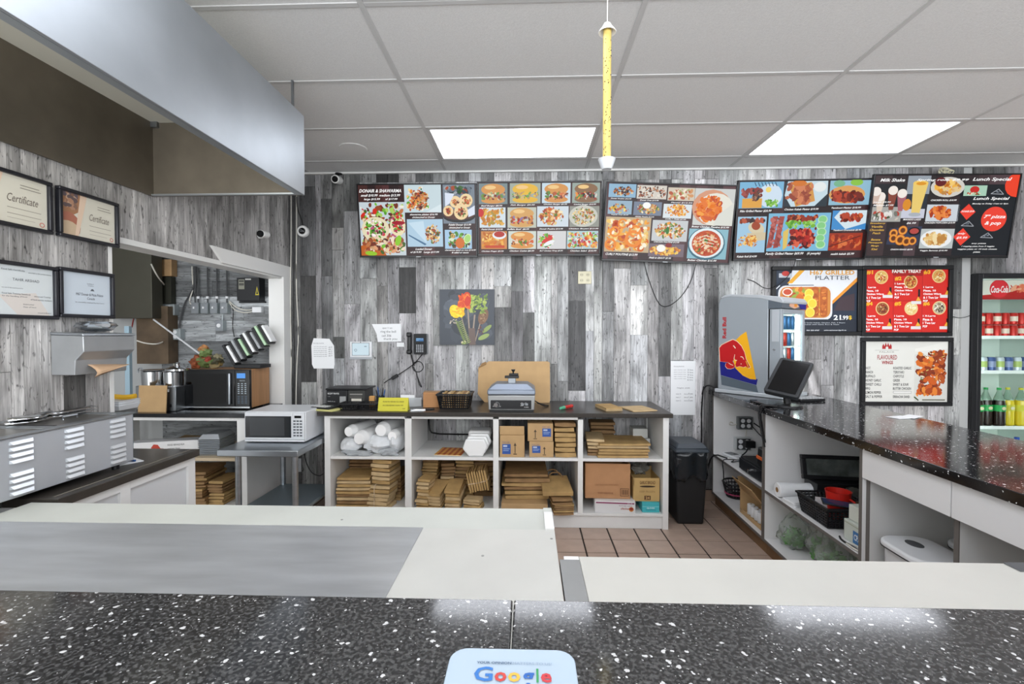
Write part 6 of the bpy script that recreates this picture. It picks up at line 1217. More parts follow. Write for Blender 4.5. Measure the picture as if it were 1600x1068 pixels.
for i in range(7):
    canthing(.21+i*.072, .18, shz[1]+.001, .122, .033, (mat('can pale', 'c4ccd4', .3, .3), mat('can navy', '44588c', .3, .3))[i % 2], None, ('pale', 'navy')[i % 2]+' drink can on the second fridge shelf, '+ORD[i]+' from the left', 'pale cans on the second fridge shelf', band=(mat('lime band', 'a8bc6a', .4), mat('can lilac', '8a94b8', .4))[i % 2])
GREEN = mat('green label', '1f9a4c', .4); COLA = mat('dark soda', '2a1c18', .12); CLEARP = mat('bottle plastic', 'cfe6d8', .1, trans=.85, ior=1.2)
for i in range(6):
    c = thing('soda_bottle', 'large dark soda bottle with a green label, '+ORD[i]+' from the left on its shelf' if i < 3 else 'large yellow soda bottle, '+ORD[i-3]+' of the yellow ones from the left', 'bottle', (f0+.18+i*.093, FY+.19+(i % 2)*.02, shz[2]+.001), group='big bottles on the third fridge shelf'+('' if i < 3 else ', yellow ones'))
    m = COLA if i < 3 else mat('yellow soda', 'd8c028', .15)
    obj('bottle', MB().lathe([(.036, 0), (.046, .012), (.046, .19), (.04, .225), (0, .225)], 16), m, c); obj('shoulder', MB().lathe([(.04, .2252), (.024, .27), (.014, .30), (.014, .315), (0, .315)], 16), CLEARP, c)
    lb_ = obj('label', MB().cyl((0, 0, .13), (0, 0, .185), .0468, n=16), GREEN if i < 3 else YEL, c); obj('cap', MB().cyl((0, 0, .3155), (0, 0, .333), .016, n=12), GREEN if i < 3 else YEL, c)
    obj('label_badge', MB().prism([(.018*math.cos(k*.524), .157+.015*math.sin(k*.524)) for k in range(12)], -.0485, -.0465), mat('badge cream', 'd8cfae', .5), lb_)
for i in range(5):
    c = thing('water_bottle', 'blue capped water bottle at the bottom of the tall fridge, '+ORD[i]+' from the left', 'bottle', (f0+.15+i*.115, FY+.16, shz[3]+.001), group='water bottles at the bottom of the fridge')
    obj('bottle', MB().lathe([(.03, 0), (.034, .01), (.034, .14), (.015, .18), (.015, .19), (0, .19)], 14), CLEARP, c); obj('cap', MB().cyl((0, 0, .1905), (0, 0, .212), .018, n=12), mat('blue cap', '2a50b0', .4), c)
# ---------------------------------------------------------------- left counter with the steam table
zL = .868
t = thing('worktop', 'dark brown laminate worktop under the steam table', 'worktop', (XL+.003, 1.61, zL-.034))
obj('board', MB().box(0, .445, 0, .725, 0, .034), COUNTER, t, bevel=.002); obj('edge_strip', MB().box(.405, .411, .02, .715, .034, .0346), mat('pale strip', '8e867c', .4), t)
t = thing('counter_cabinet', 'white cabinet with framed panels under the left worktop', 'cabinet', (XL+.003, 1.61, 0))
FCW = mat('cabinet grey white', 'd4d6d8', .45)
obj('carcass', MB().box(0, .415, 0, .71, 0, zL-.035), FCW, t); 
for y0, y1 in ((.0, .03), (.275, .325), (.665, .715)): obj('stile', MB().box(.415, .428, y0, y1, .0, zL-.035), WWOOD, t, bevel=.001)
obj('rail', MB().box(.415, .428, .03, .275, zL-.07, zL-.035).box(.415, .428, .325, .665, zL-.07, zL-.035), WWOOD, t)
STX0, STX1, STY0, STY1 = XL+.03, -1.765, 1.03, 2.035
t = thing('steam_table', 'long stainless steam table with louvred side on the left worktop', 'steam table', (STX1, STY1, zL+.001))
sw_ = STX1-STX0; sl = STY1-STY0; zt0, zt1 = .022, .235
STB = mat('steam table steel', 'bcc0c6', .42, .35, var=.06, scale=3)
obj('housing', MB().box(-sw_, 0, -sl, 0, zt0, zt1-.004), STB, t, bevel=.003)
rim = MB(); rim.box(-sw_-.004, -sw_+.03, -sl, .004, zt1-.004, zt1+.004).box(-.03, .006, -sl, .004, zt1-.004, zt1+.004)
ys_ = [-.03, -.34, -.65, -.96]
for y in ys_: rim.box(-sw_+.03, -.03, y-.02, y+.02, zt1-.004, zt1+.004)
obj('top_rim', rim, STEEL, t, bevel=.002)
for i in range(3):
    ln = obj('pan_lid', MB().box(-sw_+.032, -.032, ys_[i+1]+.022, ys_[i]-.022, zt1-.003, zt1+.002), mat('pan steel', '8c8a86', .3, .9, var=.15, scale=12), t)
    obj('pan_slot', MB().box(-sw_+.05, -.04, ys_[i+1]+.026, ys_[i+1]+.04, zt1+.002, zt1+.003), BLACK, ln); obj('lid_handle', MB().tube([(-.13, ys_[i]-.10, zt1+.002), (-.13, ys_[i]-.10, zt1+.014), (-.13, ys_[i]-.16, zt1+.014), (-.13, ys_[i]-.16, zt1+.002)], .004), STEEL, ln)
for x in (-.03, -sw_+.03):
    for y in (-.06, -.52, -.97): obj('foot', MB().cyl((x, y, 0), (x, y, zt0), .014, n=10), BLACK, t)
slot = None
for (xa_, xb_, ya_, yb_) in ((14, 51, 690, 717), (15, 52, 738, 767), (101, 130, 672, 695), (103, 131, 716, 740), (172, 195, 658, 678), (173, 196, 697, 718)):
    A_, B_ = atX(xa_, yb_, STX1), atX(xb_, ya_, STX1); zlo = atX((xa_+xb_)/2, (ya_+yb_)/2, STX1).z
    for k in range(4):
        zz = zlo+(k-1.5)*.0215-(zL+.001); y0, y1 = A_.y-STY1, B_.y-STY1
        obj('louver', MB().add([(0, y0, zz-.006), (0, y1, zz-.006), (0, y1, zz+.007), (0, y0, zz+.007), (.010, y0+.006, zz-.006), (.010, y1-.006, zz-.006), (.003, y1, zz+.005), (.003, y0, zz+.005)],
            [(4, 5, 6, 7), (0, 4, 7, 3), (1, 2, 6, 5), (3, 7, 6, 2), (0, 1, 5, 4)]), mat('bright louver steel', 'd6dade', .3, .6), t, sharp=0)
tong = atZ(110, 645, zL+zt1+.01)
t = thing('serving_tongs', 'stainless serving tongs lying on top of the steam table', 'tongs', (XL+.17, 1.86, zL+zt1+.006))
b = MB()
for k in (0, 1):
    b.grid(lambda u, v, k=k: (-.02+(.085*math.sin(math.pi*min(1, v*2.2))*(u-.5) if v < .45 else .045*(u-.5))+k*.012*(1-v), -.16+.36*v, .004+k*.014+.012*(1-abs(u-.5)*2)*(1 if v < .45 else .5)), 4, 14)
obj('tong_arms', b, CHROME, t, solid=.0015, sharp=60)
p = atZ(216, 717, zL)
t = thing('order_slip', 'white slip with a blue pen on the left worktop', 'paper', (p.x-.02, p.y-.05, zL+.001), -.5); obj('sheet', MB().box(-.07, .06, -.05, .05, 0, .003), PAPER, t)
obj('pen', MB().cyl((-.05, -.01, .008), (.05, .02, .008), .0045, n=8), mat('blue pen', '2a5a9a', .35), t)
p = atZ(55, 780, zL)
# paper towel dispenser
t = thing('towel_dispenser', 'steel paper towel dispenser on the left wall below the certificates', 'dispenser', (XL+.001, 2.02, 1.272), math.pi/2)
prof_ = [(0, 0), (0, .18), (.15, .175), (.152, .105), (.112, .065), (.108, 0)]       # depth, height
def dprism(P, x0, x1): return MB().add([(x, -d_, z) for x in (x0, x1) for d_, z in P], [tuple(range(len(P)))[::-1], tuple(range(len(P), 2*len(P)))]+[((i+1) % len(P), i, len(P)+i, len(P)+(i+1) % len(P))[::-1] for i in range(len(P))])
DST = mat('dispenser steel', 'a8abae', .4, .6, var=.1, scale=6)
obj('case', dprism(prof_, 0, .27), DST, t, bevel=.003); obj('lid', dprism([(0, .181), (.0, .192), (.15, .186), (.155, .176)], -.004, .274), STEEL, t, bevel=.002)
obj('towel', MB().grid(lambda u, v: (.06+.15*u, -.085-.07*math.sin(v*2.2)-.03*u*v, .055-.07*v-.02*u*(1-v)+.05*(u*v)), 6, 6), mat('brown towel paper', 'b99a7c', .8), t, solid=.0015)
tag(obj('foil_pack', lump(.2, .09, .045, 61, amp=.25), mat('crumpled foil', 'c8ccd0', .2, .9), loc=(XL+.07, 2.16, 1.466), sharp=20), 'crumpled silver packet on top of the towel dispenser', 'packet')
# ---------------------------------------------------------------- kitchen seen through the opening
zK, KY = .85, 3.475
def kx(px, Y=KY): return atY(px, 600, Y).x
t = thing('kitchen_counter', 'black topped white kitchen counter seen through the opening', 'counter', (kx(384.5), KY, 0))
W2 = 1.3
obj('counter_top', MB().box(-W2, 0, -.02, .555, zK-.03, zK), mat('black laminate', '15161a', .18), t, bevel=.003)
obj('end_panel', MB().box(-.075, -.0, 0, .55, 0, zK-.031), WWOOD, t, bevel=.002); obj('front_rail', MB().box(-W2, -.075, 0, .02, zK-.055, zK-.031), WWOOD, t)
obj('shelf', MB().box(-W2, -.076, 0, .55, .487, .51), mat('raw edge board', 'c8b69a', .6), t); obj('bottom_board', MB().box(-W2, -.076, 0, .55, .09, .11), WWOOD, t); obj('side_panel', MB().box(-W2-.02, -W2, 0, .55, 0, zK-.031), WWOOD, t)
def K(px, Y, z=zK+.001): return (kx(px, Y), Y, z)
# black microwave
x0, x1 = kx(290, 3.67), kx(392, 3.67); w = x1-x0; h = .308
t = thing('black_microwave', 'black microwave with wood look sides on the kitchen counter', 'microwave', (x0, 3.67, zK+.012))
obj('case', MB().box(0, w, .012, .27, 0, h), mat('wood look case', 'a87c54', .5, var=.15, scale=8, stretch=(6, 6, .4)), t, bevel=.003)
obj('front_frame', MB().box(0, w, 0, .012, 0, h), BLACK, t, bevel=.002); dr = obj('door', MB().box(.004, w*.765, -.012, 0, .012, h-.006), BLACKG, t, bevel=.003)
obj('window', MB().box(.03, w*.64, -.013, -.012, .04, h-.035), mat('smoked glass', '020203', .05), dr); obj('handle', MB().box(w*.685, w*.715, -.03, -.012, .03, h-.03), STEEL, dr, bevel=.004); obj('bottom_trim', MB().box(.004, w-.004, -.014, 0, .0, .012), CHROME, t)
pn = obj('control_panel', MB().box(w*.772, w-.004, -.012, 0, .012, h-.006), BLACKG, t, bevel=.002); ds = obj('display', MB().box(w*.80, w*.93, -.0128, -.012, h-.07, h-.03), emat('blue display', '3c6ea8', .7), pn)
a = Art(0, 0, 100, 200, w*.2, h*.72); r = random.Random(2)
for i in range(3):
    for j in range(6): a.rect(14+i*26, 40+j*14, 28+i*26, 47+j*14, 'aab4bc')
for j in range(5):
    for i in range(3): a.rect(12+i*28, 132+j*12, 30+i*28, 137+j*12, '6a7886')
a.text('MICRO', 30, 18, 70, 26, 'c8d0d8'); a.build('panel_marks', pn, (w*.885, -.0125, h*.43), SCREEN_INK)
obj('foot', MB().box(.02, .06, .03, .06, -.011, 0).box(w-.06, w-.02, .03, .06, -.011, 0).box(.02, .06, .2, .24, -.011, 0).box(w-.06, w-.02, .2, .24, -.011, 0), BLACK, t)
# soup warmer and pots
t = thing('soup_warmer', 'steel soup warmer with a dial left of the black microwave', 'warmer', K(272, 3.65))
obj('housing', MB().box(-.082, .082, -.09, .12, 0, .19), STEELD, t, bevel=.004); obj('dial', MB().cyl((-.03, -.09, .045), (-.03, -.115, .045), .026, .022, 18), BLACK, t); obj('switch', MB().box(.035, .05, -.095, -.09, .03, .055), BLACK, t); obj('sticker', MB().box(-.04, .03, -.0912, -.09, .15, .172), PAPER, t)
obj('insert_pot', MB().lathe([(.068, .19), (.07, .30), (.076, .305), (.072, .31)], 24), CHROME, t); obj('pot_lid', MB().lathe([(.086, .311), (.082, .325), (.04, .345), (.012, .35), (.012, .362), (.022, .372), (0, .376)], 24, Matrix.Translation((.03, 0, 0))), CHROME, t)
t = thing('soup_pot', 'shiny steel soup pot behind the cardboard on the kitchen counter', 'pot', K(243, 3.70))
obj('pot_base', MB().box(-.09, .09, -.09, .09, 0, .19), STEELD, t, bevel=.004); obj('pot', MB().lathe([(.09, .19), (.096, .30), (.104, .31), (.1, .315), (0, .318)], 26), CHROME, t); obj('ladle', MB().tube([(-.06, 0, .25), (-.09, -.02, .325), (-.115, -.03, .33), (-.12, -.03, .29)], .005, smooth=1), STEEL, t)
x0, x1 = kx(213, 3.50), kx(257, 3.50)
tag(obj('cardboard_guard', MB().box(0, x1-x0, 0, .006, 0, .205), CARD, loc=(x0, 3.51, zK+.001), rot=(math.radians(-4), 0, 0)), 'upright piece of cardboard in front of the soup pots', 'cardboard')
# lid rack
t = thing('lid_rack', 'slanted rack of black and clear lids on top of the black microwave', 'rack', K(395, 3.80, zK+.322))
obj('rack_base', MB().box(-.12, .10, -.06, .1, 0, .03), BLACK, t, bevel=.004)
for i in range(7):
    M_ = Matrix.Translation((-.115+i*.042, -.03+i*.012, .03+i*.028)) @ Matrix.Rotation(math.radians(-30), 4, 'Y')
    obj('divider', MB().box(-.011, .009, -.034, .054, 0, .185, M_), BLACK, t); obj('lid_stack', MB().box(.010, .030, -.030, .049, .01, .165+.025*(i % 2), M_), (FOAM, CFILM, mat('pale green lids', 'b8d8b4', .3))[i % 3 if i < 6 else 0], t, bevel=.004)
# produce heap on the microwave
t = thing('vegetable_heap', 'colourful heap of wilted vegetables and garnish on the black microwave', 'vegetables', K(325, 3.78, zK+.322))
for i, (x, y, z, w_, c) in enumerate(((-.06, -.03, 0, .12, '8a4a2c'), (-.08, 0, .03, .08, 'a85a34'), (.0, -.02, 0, .12, '5f7040'), (.05, .02, .0, .12, '7a6a44'), (-.02, .0, .08, .10, '70854e'), (-.04, .01, .12, .08, 'b07a4a'), (.08, .0, .03, .1, '4a4a38'), (.1, -.02, .07, .06, '8a8468'), (.02, -.04, .05, .06, '9a4034'))):
    obj('clump', lump(w_, w_*.8, w_*.8, 80+i, 14, 9, .3), mat('produce %d' % i, c, .6, var=.3, scale=40), t, loc=(x, y, z), sharp=25)
# things on the kitchen wall
GBOX = mat('galvanised box', 'aab2b4', .4, .5)
for i, px in enumerate((310.5, 325, 339.5, 355)):
    p = atY(px, 481.5, YB); t = thing('switch_box', ('leftmost', 'second', 'third', 'rightmost')[i]+' of the four grey switch boxes in a row on the kitchen wall', 'switch', (p.x, YB-.001, p.z), group='switch boxes on the kitchen wall')
    obj('box', MB().box(-.032, .032, -.05, 0, -.048, .048), GBOX, t, bevel=.002); obj('faceplate', MB().box(-.03, .03, -.053, -.05, -.046, .046), STEELD, t); obj('toggle', MB().box(-.006, .006, -.066, -.053, -.006, .012), PAPER, t)
    obj('conduit', MB().cyl((.012, -.02, .048), (.014, -.02, .36), .006, n=8), mat('dark conduit', '3a3c3e', .4), t); obj('connector', MB().cyl((.012, -.02, .085), (.012, -.02, .105), .012, n=10), PAPER, t)
p = atY(348, 508.5, YB); t = thing('wall_socket', 'single grey socket box below the switch boxes', 'outlet', (p.x, YB-.001, p.z)); obj('box', MB().box(-.034, .034, -.05, 0, -.048, .048), GBOX, t, bevel=.002); obj('faceplate', MB().box(-.03, .03, -.053, -.05, -.046, .046), STEELD, t); obj('socket', MB().cyl((0, -.053, .0), (0, -.057, 0), .018, n=14), PAPER, t); obj('conduit', MB().cyl((.012, -.02, .048), (.012, -.02, .10), .006, n=8), GBOX, t)
for px, py, lab in ((243, 485, 'grey double socket box with a yellow adapter on the kitchen wall'), (270, 484, 'grey socket box right of the yellow adapter'), (279, 522, 'lower grey socket box beside the white rod')):
    p = atY(px, py, YB-.02); t = thing('wall_socket', lab, 'outlet', (p.x, YB-.001, p.z)); obj('box', MB().box(-.045, .045, -.06, 0, -.048, .048), GBOX, t, bevel=.002); obj('socket', MB().cyl((0, -.06, .02), (0, -.064, .02), .017, n=12).cyl((0, -.06, -.02), (0, -.064, -.02), .017, n=12), PAPER, t)
    if px == 243: obj('yellow_adapter', MB().tube([(-.02, -.07, .03), (-.05, -.10, .04), (-.08, -.10, .02)], .018, smooth=1), mat('yellow rubber', 'd8a820', .5), t); obj('red_cord', MB().tube([(-.08, -.10, .02), (-.12, -.11, -.05), (-.15, -.1, -.15)], .006, smooth=2), mat('red cord', '8a2a2a', .5), t)
    if px == 270: obj('black_plug', MB().box(-.03, .02, -.10, -.065, -.11, -.02), BLACK, t, bevel=.004); obj('plug_lead', MB().tube([(0, -.09, -.1), (.005, -.08, -.16), (-.01, -.08, -.2), (-.02, -.09, -.24)], .006, smooth=2), LEAD, t)
    if px == 279: obj('black_plug', MB().box(-.09, -.02, -.10, -.065, -.04, .05), BLACK, t, bevel=.004)
p = atY(397, 453, YB); t = thing('black_wall_box', 'black electrical box with a yellow warning triangle on the kitchen wall', 'box', (p.x, YB-.001, p.z))
bx = obj('box', MB().box(-.10, .10, -.09, 0, -.10, .10), BLACK, t, bevel=.003); obj('mounting_base', MB().box(-.12, .11, -.03, 0, -.115, -.10), BLACK, t); a = Art(0, 0, 100, 100, .2, .2); a.rect(8, 8, 34, 50, '8a8a7c'); a.rect(10, 12, 32, 18, '2a2a28'); a.rect(10, 24, 32, 34, '4a4a44'); a.rect(38, 4, 64, 10, 'c8c8c4'); a.poly([(90, 38), (99, 76), (82, 76)], 'c8b82a'); a.poly([(90, 48), (95, 72), (86, 72)], '17181b'); a.build('labels', bx, (0, -.0908, 0))
p = atY(405, 484, YB); t = thing('junction_box', 'small white junction box under the black electrical box', 'box', (p.x, YB-.001, p.z)); obj('box', MB().box(-.042, .042, -.04, 0, -.025, .025), mat('white plastic', 'dfe1e4', .35), t, bevel=.003); obj('lid', MB().box(-.036, .036, -.043, -.04, -.02, .02), PAPER, t)
def kwire(label, pts, r, m, Y=YB-.02): return wire('kitchen_cable', label, pts, r, m, Y=Y)
kwire('upper white cable sagging from the switch boxes to the white junction box', [(358, 470), (368, 480), (384, 485), (398, 483)], .005, WLEAD)
kwire('lower white cable sagging from the switch boxes to the white junction box', [(358, 472), (366, 484), (378, 488), (390, 488), (398, 485)], .005, WLEAD)
kwire('cream cord from the wood board down to the socket box', [(236, 412, 3.85), (246, 432, 3.9), (258, 446), (268, 462), (270, 474)], .006, WLEAD)
kwire('leftmost grey cable bundle curving down beside the switch boxes', [(304, 416), (304, 446), (296, 462), (288, 474), (282, 496), (280, 512)], .007, mat('dark conduit', '3a3c3e', .4))
kwire('white cable beside the grey bundle on the kitchen wall', [(300, 416), (301, 440), (302, 452), (295, 470), (299, 476), (305, 474)], .005, WLEAD)
kwire('dark cable dropping into the leftmost switch box', [(306.5, 416), (306, 440), (304, 456), (305, 474)], .006, mat('dark conduit', '3a3c3e', .4))
kwire('thin dark cable down to the lid rack', [(362, 474), (365, 486), (363, 510), (366, 526)], .004, LEAD)
kwire('cream cable looping low across the brown panel', [(214, 532, 3.9), (226, 536, 3.9), (246, 538, 3.9), (262, 530), (274, 520)], .006, WLEAD)
kwire('cream cable down to the soup warmer', [(269, 536), (270, 556), (272, 572)], .005, WLEAD)
p0, p1 = atY(240, 499, 3.95), atY(322, 560, 3.80)
tag(obj('white_rod', MB().cyl(p0, p1, .007, n=10), mat('white plastic', 'dfe1e4', .35)), 'thin white rod leaning diagonally against the kitchen wall', 'rod')
# equipment at the far left of the kitchen
def kb_(name, label, cat, x0, y0, x1, y1, Y, d, m, **k):
    a_, b_ = atY(x0, y1, Y), atY(x1, y0, Y); return tag(box(name, a_.x, b_.x, Y, Y+d, a_.z, b_.z, m, **k), label, cat)
kb_('oven_hood', 'dull steel hood panel at the far left of the kitchen', 'hood', 150, 380, 236, 497, 3.90, .12, mat('olive steel', '5c5a50', .45, .7, var=.1, scale=2), bevel=.003)
kb_('wood_board', 'small pale wood board high on the kitchen wall', 'board', 237, 405, 268, 431, 4.05, .065, mat('plywood', 'b08e66', .6, var=.1, scale=12))
kb_('dark_panel', 'dark metal panel below the small wood board', 'panel', 237, 432, 267, 474, 4.06, .055, mat('dark olive metal', '3c3c34', .45, .4))
kb_('brown_panel', 'brown stained panel behind the socket boxes', 'panel', 214, 478, 262, 568, 4.0, .115, mat('brown stained panel', '5e4e3c', .6, var=.35, scale=6))
p = atX(205, 560, -2.42)
t = thing('steel_rack_post', 'blue grey steel upright just inside the kitchen opening', 'post', (atY(200, 560, 2.66).x, 2.66, 0)); obj('post', MB().box(-.02, .008, 0, .02, .0, 1.50), mat('blue grey steel', '8aa0ac', .4, .5), t); obj('foot_plate', MB().box(-.05, .04, -.03, .08, 0, .006), STEELD, t)
t = thing('kitchen_trolley', 'dark trolley just inside the kitchen opening', 'trolley', (atY(212, 640, 2.54).x-.30, 2.44, 0)); obj('top_shelf', MB().box(-.3, .30, -.075, .1, 1.015, 1.045), STEELD, t); obj('lower_shelf', MB().box(-.3, .27, -.07, .1, .4, .43), STEELD, t)
for x in (-.28, .25):
    for y in (-.06, .085): obj('leg', MB().cyl((x, y, 0), (x, y, 1.015), .015, n=8), STEELD, t)
def onT(px, py, Y=2.75): return atY(px, py, Y)
p = atY(190, 632, 2.47); t = thing('plastic_tub_stack', 'stack of white plastic tubs just inside the kitchen opening', 'tubs', (p.x-.015, 2.475, 1.046))
for i in range(3): obj('tub', MB().taper(.10, .12, .12, .14, 0, .03), mat('white tub', 'd4d8dc', .4), t, loc=(0, 0, i*.011), bevel=.003)
t = thing('yellow_lead', 'yellow extension lead lying across the white tubs', 'cable', (p.x-.015, 2.475, 1.099)); obj('lead', MB().tube([(-.08, 0, .012), (-.02, -.02, .02), (.04, -.01, .012), (.09, 0, .02)], .014, smooth=2), mat('yellow rubber', 'd8a820', .5), t); obj('plug', MB().box(-.12, -.075, -.015, .015, 0, .03), BLACK, t, bevel=.005)
# under the kitchen counter
t = thing('film_box', 'long white cling film carton on the shelf under the kitchen counter', 'box', K(258, 3.62, .5115), math.radians(18))
bx = obj('carton', MB().box(-.22, .25, -.06, .06, 0, .10), mat('white carton', 'e2e2e2', .5), t, bevel=.002); a = Art(0, 0, 100, 22, .47, .1); a.poly([(30, 10), (34, 4), (40, 5), (44, 12), (34, 14)], 'b8321c'); a.text('film wrap', 34, 10, 48, 15, '8a3a2a', bold=.01); a.text('FOOD SERVICE FILM', 54, 5, 78, 8, '4a4a4c'); a.text('cutter box', 54, 11, 72, 14, '4a4a4c'); a.text('450 mm', 4, 14, 20, 18, '7a3a4a'); a.build('print', bx, (.015, -.0608, .05))
tag(obj('cardboard_scrap', MB().box(-.11, .12, -.1, .1, 0, .055), CARD, loc=K(300, 3.84, .5235), rot=(0, .1, .2), bevel=.004), 'folded cardboard between the film carton and the foil trays', 'cardboard')
t = thing('foil_tray_stack', 'tall stack of foil trays on the shelf under the kitchen counter', 'trays', K(338, 3.64, .5115), math.radians(6))
for i in range(9): obj('foil_tray', MB().taper(.15, .21, .165, .235, i*.014, i*.014+.013), mat('foil', 'b6babe', .35, .55), t)
obj('foil_tray', MB().taper(.165, .235, .12, .18, .128, .165), mat('foil', 'b6babe', .35, .55), t, bevel=.004)
bundle('untidy dark kraft bags at the left of the lowest kitchen shelf', 312, 3.68, .111, .25, .3, .27, 11, 6, ms=(1, 1, 0), jit=.02)
bundle('neat kraft bags right of the untidy ones on the lowest kitchen shelf', 352, 3.70, .111, .12, .25, .19, 8, 0, ms=(0, 1), jit=.006)
p = K(335, 3.30, 0)
# ---------------------------------------------------------------- steel table and white microwave
zT2 = .665; tx0, tx1, ty0, ty1 = atY(338, 703, 3.11).x, atY(465.5, 703, 3.11).x, 3.11, 3.80
t = thing('steel_table', 'stainless steel work table carrying the white microwave', 'table', (tx0, ty0, 0)); w = tx1-tx0; d = ty1-ty0
obj('table_top', MB().box(0, w, 0, d, zT2-.045, zT2), STEEL, t, bevel=.006, seg=3)
for x in (.12, w-.045):
    for y in (.05, d-.05): obj('leg', MB().cyl((x, y, .0), (x, y, zT2-.045), .02, n=14), STEEL, t)
obj('lower_shelf', MB().box(.10, w-.02, .03, d-.03, .20, .225), mat('galvanised shelf', '7e8a90', .4, .6), t, bevel=.003)
x0, x1 = atY(383.5, 690, 3.34).x, atY(478, 690, 3.34).x; w = x1-x0; h = .217
t = thing('white_microwave', 'white microwave standing on the steel table', 'microwave', (x0, 3.34, zT2+.008))
MW = mat('microwave white', 'dfe2e6', .3)
obj('case', MB().box(0, w, .0, .34, 0, h), MW, t, bevel=.006, seg=3)
dr = obj('door', MB().box(.006, w*.80, -.018, 0, .018, h-.004), MW, t, bevel=.004); obj('window', MB().box(.012, w*.78, -.0195, -.018, .032, h-.03), mat('dark window', '25282b', .15), dr); obj('window_core', MB().box(.045, w*.67, -.0200, -.0195, .045, h-.04), mat('grey mesh window', '3a3d40', .25), dr)
pn = obj('control_panel', MB().box(w*.802, w-.004, -.018, 0, .018, h-.004), MW, t, bevel=.003); k = MB()
for i in range(3):
    for j in range(6): k.cb((w*.835+i*w*.052, -.0185, h*.70-j*.021), (w*.038, .002, .011))
obj('keypad', k, mat('grey key', '5c6066', .4), pn); obj('display', MB().box(w*.835, w*.945, -.0195, -.018, h*.80, h*.88), BLACKG, pn); obj('bottom_band', MB().box(.006, w-.004, -.016, 0, .002, .016), MW, t)
for x in (.04, w-.04):
    for y in (.03, .30): obj('foot', MB().cyl((x, y, -.0075), (x, y, 0), .012, n=10), BLACK, t)
wire('microwave_cord', 'dark cord hanging behind the steel table by the shelf unit', [(474, 700, 3.56), (478, 722, 3.57), (486, 738, 3.57), (498, 744, 3.56), (505, 740, 3.56)], .004, LEAD)
p = atY(465, 726, YB); t = thing('wall_outlet', 'white outlet on the wall behind the steel table', 'outlet', (p.x, YB-.001, p.z)); obj('cover_plate', MB().box(-.035, .035, -.007, 0, -.06, .06), mat('white plastic', 'dfe1e4', .35), t, bevel=.002); obj('socket', MB().box(-.015, .015, -.009, -.007, .01, .04).box(-.015, .015, -.009, -.007, -.04, -.01), PAPER, t)
# ---------------------------------------------------------------- foreground counters
zF = 1.165; xs_ = -.016
for x0, x1, lab in ((-2.0, xs_-.0006, 'near black speckled bar top, the slab left of the seam'), (xs_+.0006, 2.3, 'near black speckled bar top, the slab right of the seam')):
    t = thing('stone_slab', lab, 'counter slab', (x0, -.28, zF-.035), group='speckled slabs of the near bar'); obj('slab', MB().box(0, x1-x0, 0, .795, 0, .035), GRANITE, t, bevel=.002)
t = thing('bar_counter', 'white panelled base under the near black bar', 'counter', (0, 0, 0)); obj('front_panel', MB().box(-1.95, 2.25, .02, .04, 0, zF-.036), WHITE, t); obj('rear_panel', MB().box(-1.95, 2.25, .46, .48, .0, zF-.036), WHITE, t); obj('end_panel', MB().box(-1.95, -1.93, .04, .46, 0, zF-.036), WHITE, t); obj('end_panel', MB().box(2.23, 2.25, .04, .46, 0, zF-.036), WHITE, t)
zP = .868
BOARD = mat('worn white board', 'c6c6c1', .3, var=.05, scale=5)
LEDGE = mat('pale ledge', 'c8cbc5', .45, var=.05, scale=4)
t = thing('prep_counter', 'low white prep counter behind the near bar, left of the gap', 'counter', (0, .485, 0))
xr = .08; xl = -1.765
obj('board', MB().box(xl, xr, 0, .922, zP-.02, zP), BOARD, t, bevel=.001)
obj('rear_ledge', MB().box(xl, xr, .9225, 1.115, zP-.035, zP-.010), LEDGE, t); obj('end_rail', MB().box(xr-.028, xr, .925, 1.055, zP-.0098, zP+.004), WWOOD, t, bevel=.001); obj('end_cap', MB().box(xr-.028, xr, 1.056, 1.115, zP-.0098, zP-.006), LEDGE, t)
obj('end_panel', MB().box(xr-.02, xr, 0, 1.11, 0, zP-.036), WHITE, t); obj('rear_panel', MB().box(xl, xr-.02, 1.09, 1.11, 0, zP-.036), WHITE, t)
sc_ = MB()
for x, y in ((xr-.012, .86), (xr-.012, .45), (xr-.035, .1), (-.18, .10), (-.6, 1.0), (-.12, .75)): sc_.cyl((x, y, zP if y < .9 else zP-.010), (x, y, (zP if y < .9 else zP-.010)+.0008), .004, n=8)
o = obj('screw_heads', sc_, mat('screw grey', '9a9a98', .4, .5), t); o['kind'] = 'stuff'
SHEET = mat('brushed sheet steel', 'c2c5c8', .34, .6, var=.14, scale=3, stretch=(1, 5, 1))
t = thing('steel_sheet', 'thin brushed steel sheet covering the left part of the white prep counter', 'steel sheet', (-.318, .487, zP+.0005)); obj('sheet', MB().box(-1.445, 0, 0, .918, 0, .002), SHEET, t)
t = thing('prep_counter', 'low white worn counter behind the near bar, right of the gap', 'counter', (.135, .485, 0))
BOARD2 = mat('stained white board', 'cac9c2', .4, var=.07, scale=2.5)
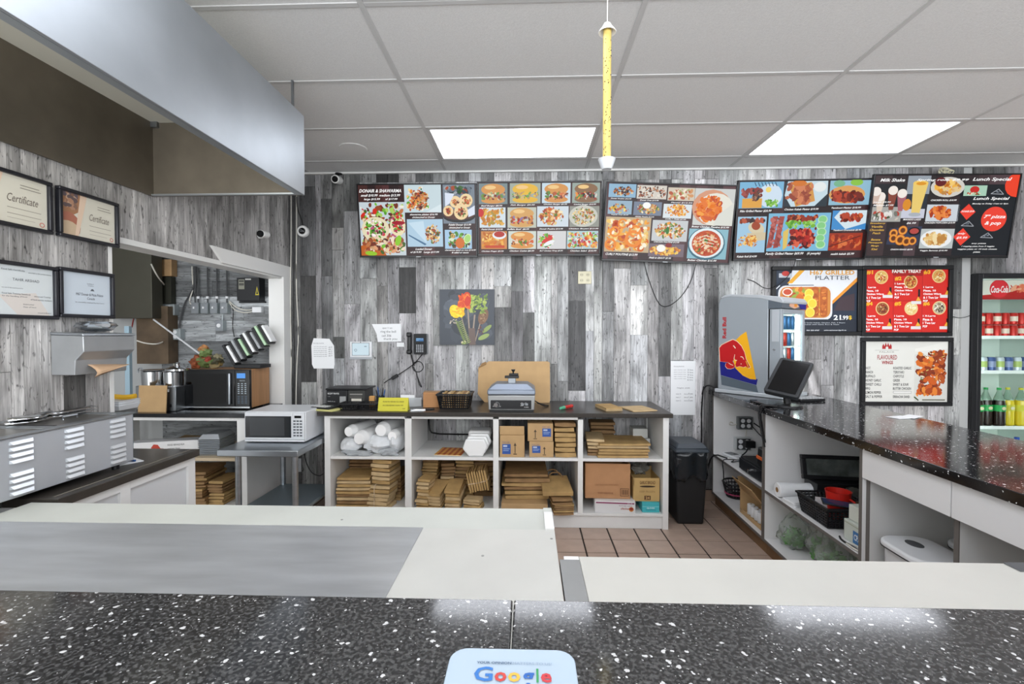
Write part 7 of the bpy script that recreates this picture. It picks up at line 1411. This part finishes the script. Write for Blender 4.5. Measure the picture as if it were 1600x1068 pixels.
obj('board', MB().box(0, 1.34, 0, .755, zP-.02, zP), BOARD2, t, bevel=.001); obj('metal_edge', MB().box(-.052, -.001, 0, .735, zP-.02, zP+.001), mat('grey metal strip', 'a4a6a6', .4, .6, var=.1, scale=5), t); obj('rear_edge', MB().box(-.04, -.001, .736, .755, zP-.02, zP), WWOOD, t)
obj('rear_panel', MB().box(0, 1.34, .73, .75, 0, zP-.021), WHITE, t); obj('end_panel', MB().box(-.02, 0, 0, .73, 0, zP-.021), WHITE, t)
p = atZ(1588, 884, zP)
tag(box('metal_plate', p.x-.02, p.x+.1, p.y-.03, p.y+.012, zP+.0005, zP+.004, STEELD), 'thin grey metal plate at the right end of the white worn counter', 'plate')
# plastic sign lying on the bar
z = zF+.0006
t = thing('review_sign', 'white rounded plastic sign with coloured letters lying on the near bar', 'sign', (-.0140, .352, z))
pl = obj('plate', MB().prismz(rrect(.112, .150, .016, 6), 0, .004), mat('pale sign plastic', 'a2b2c0', .25), t, bevel=.001)
def sy(py): return atZ(800, py, zF+.0046).y-.352
def sx(px, py): return atZ(px, py, zF+.0046).x+.014
def letters(txt, x0, x1, ya, yb, c, bold=.0):
    w_ = sx(x1, (ya+yb)/2)-sx(x0, (ya+yb)/2); y0_, y1_ = sy(ya), sy(yb); h_ = y0_-y1_
    a = Art(0, 0, 10, 10, w_, h_); a.text(txt, 0, 0, 10, 10, c, bold=bold)
    a.build('lettering', pl, ((sx(x0, (ya+yb)/2)+sx(x1, (ya+yb)/2))/2, (y0_+y1_)/2, .0036), rot=(-math.pi/2, 0, 0))
letters('YOUR OPINION', 744.5, 799, 1034.8, 1038.6, '4a6078', .03); letters('MATTERS TO US!', 801, 862, 1034.8, 1038.8, '7a8ea4')
letters('G', 740.5, 770, 1043, 1066, '2a6ab0', .02); letters('o', 772.5, 791.5, 1051, 1066, 'b83a34', .03); letters('o', 793.5, 813, 1051, 1066, 'dca43c', .03); letters('g', 816, 835, 1051, 1073.5, '1f5aa4', .03); letters('l', 838, 841.5, 1044.5, 1066, '2f8a50', .02); letters('e', 845, 862, 1051, 1066, 'b8323a', .03)
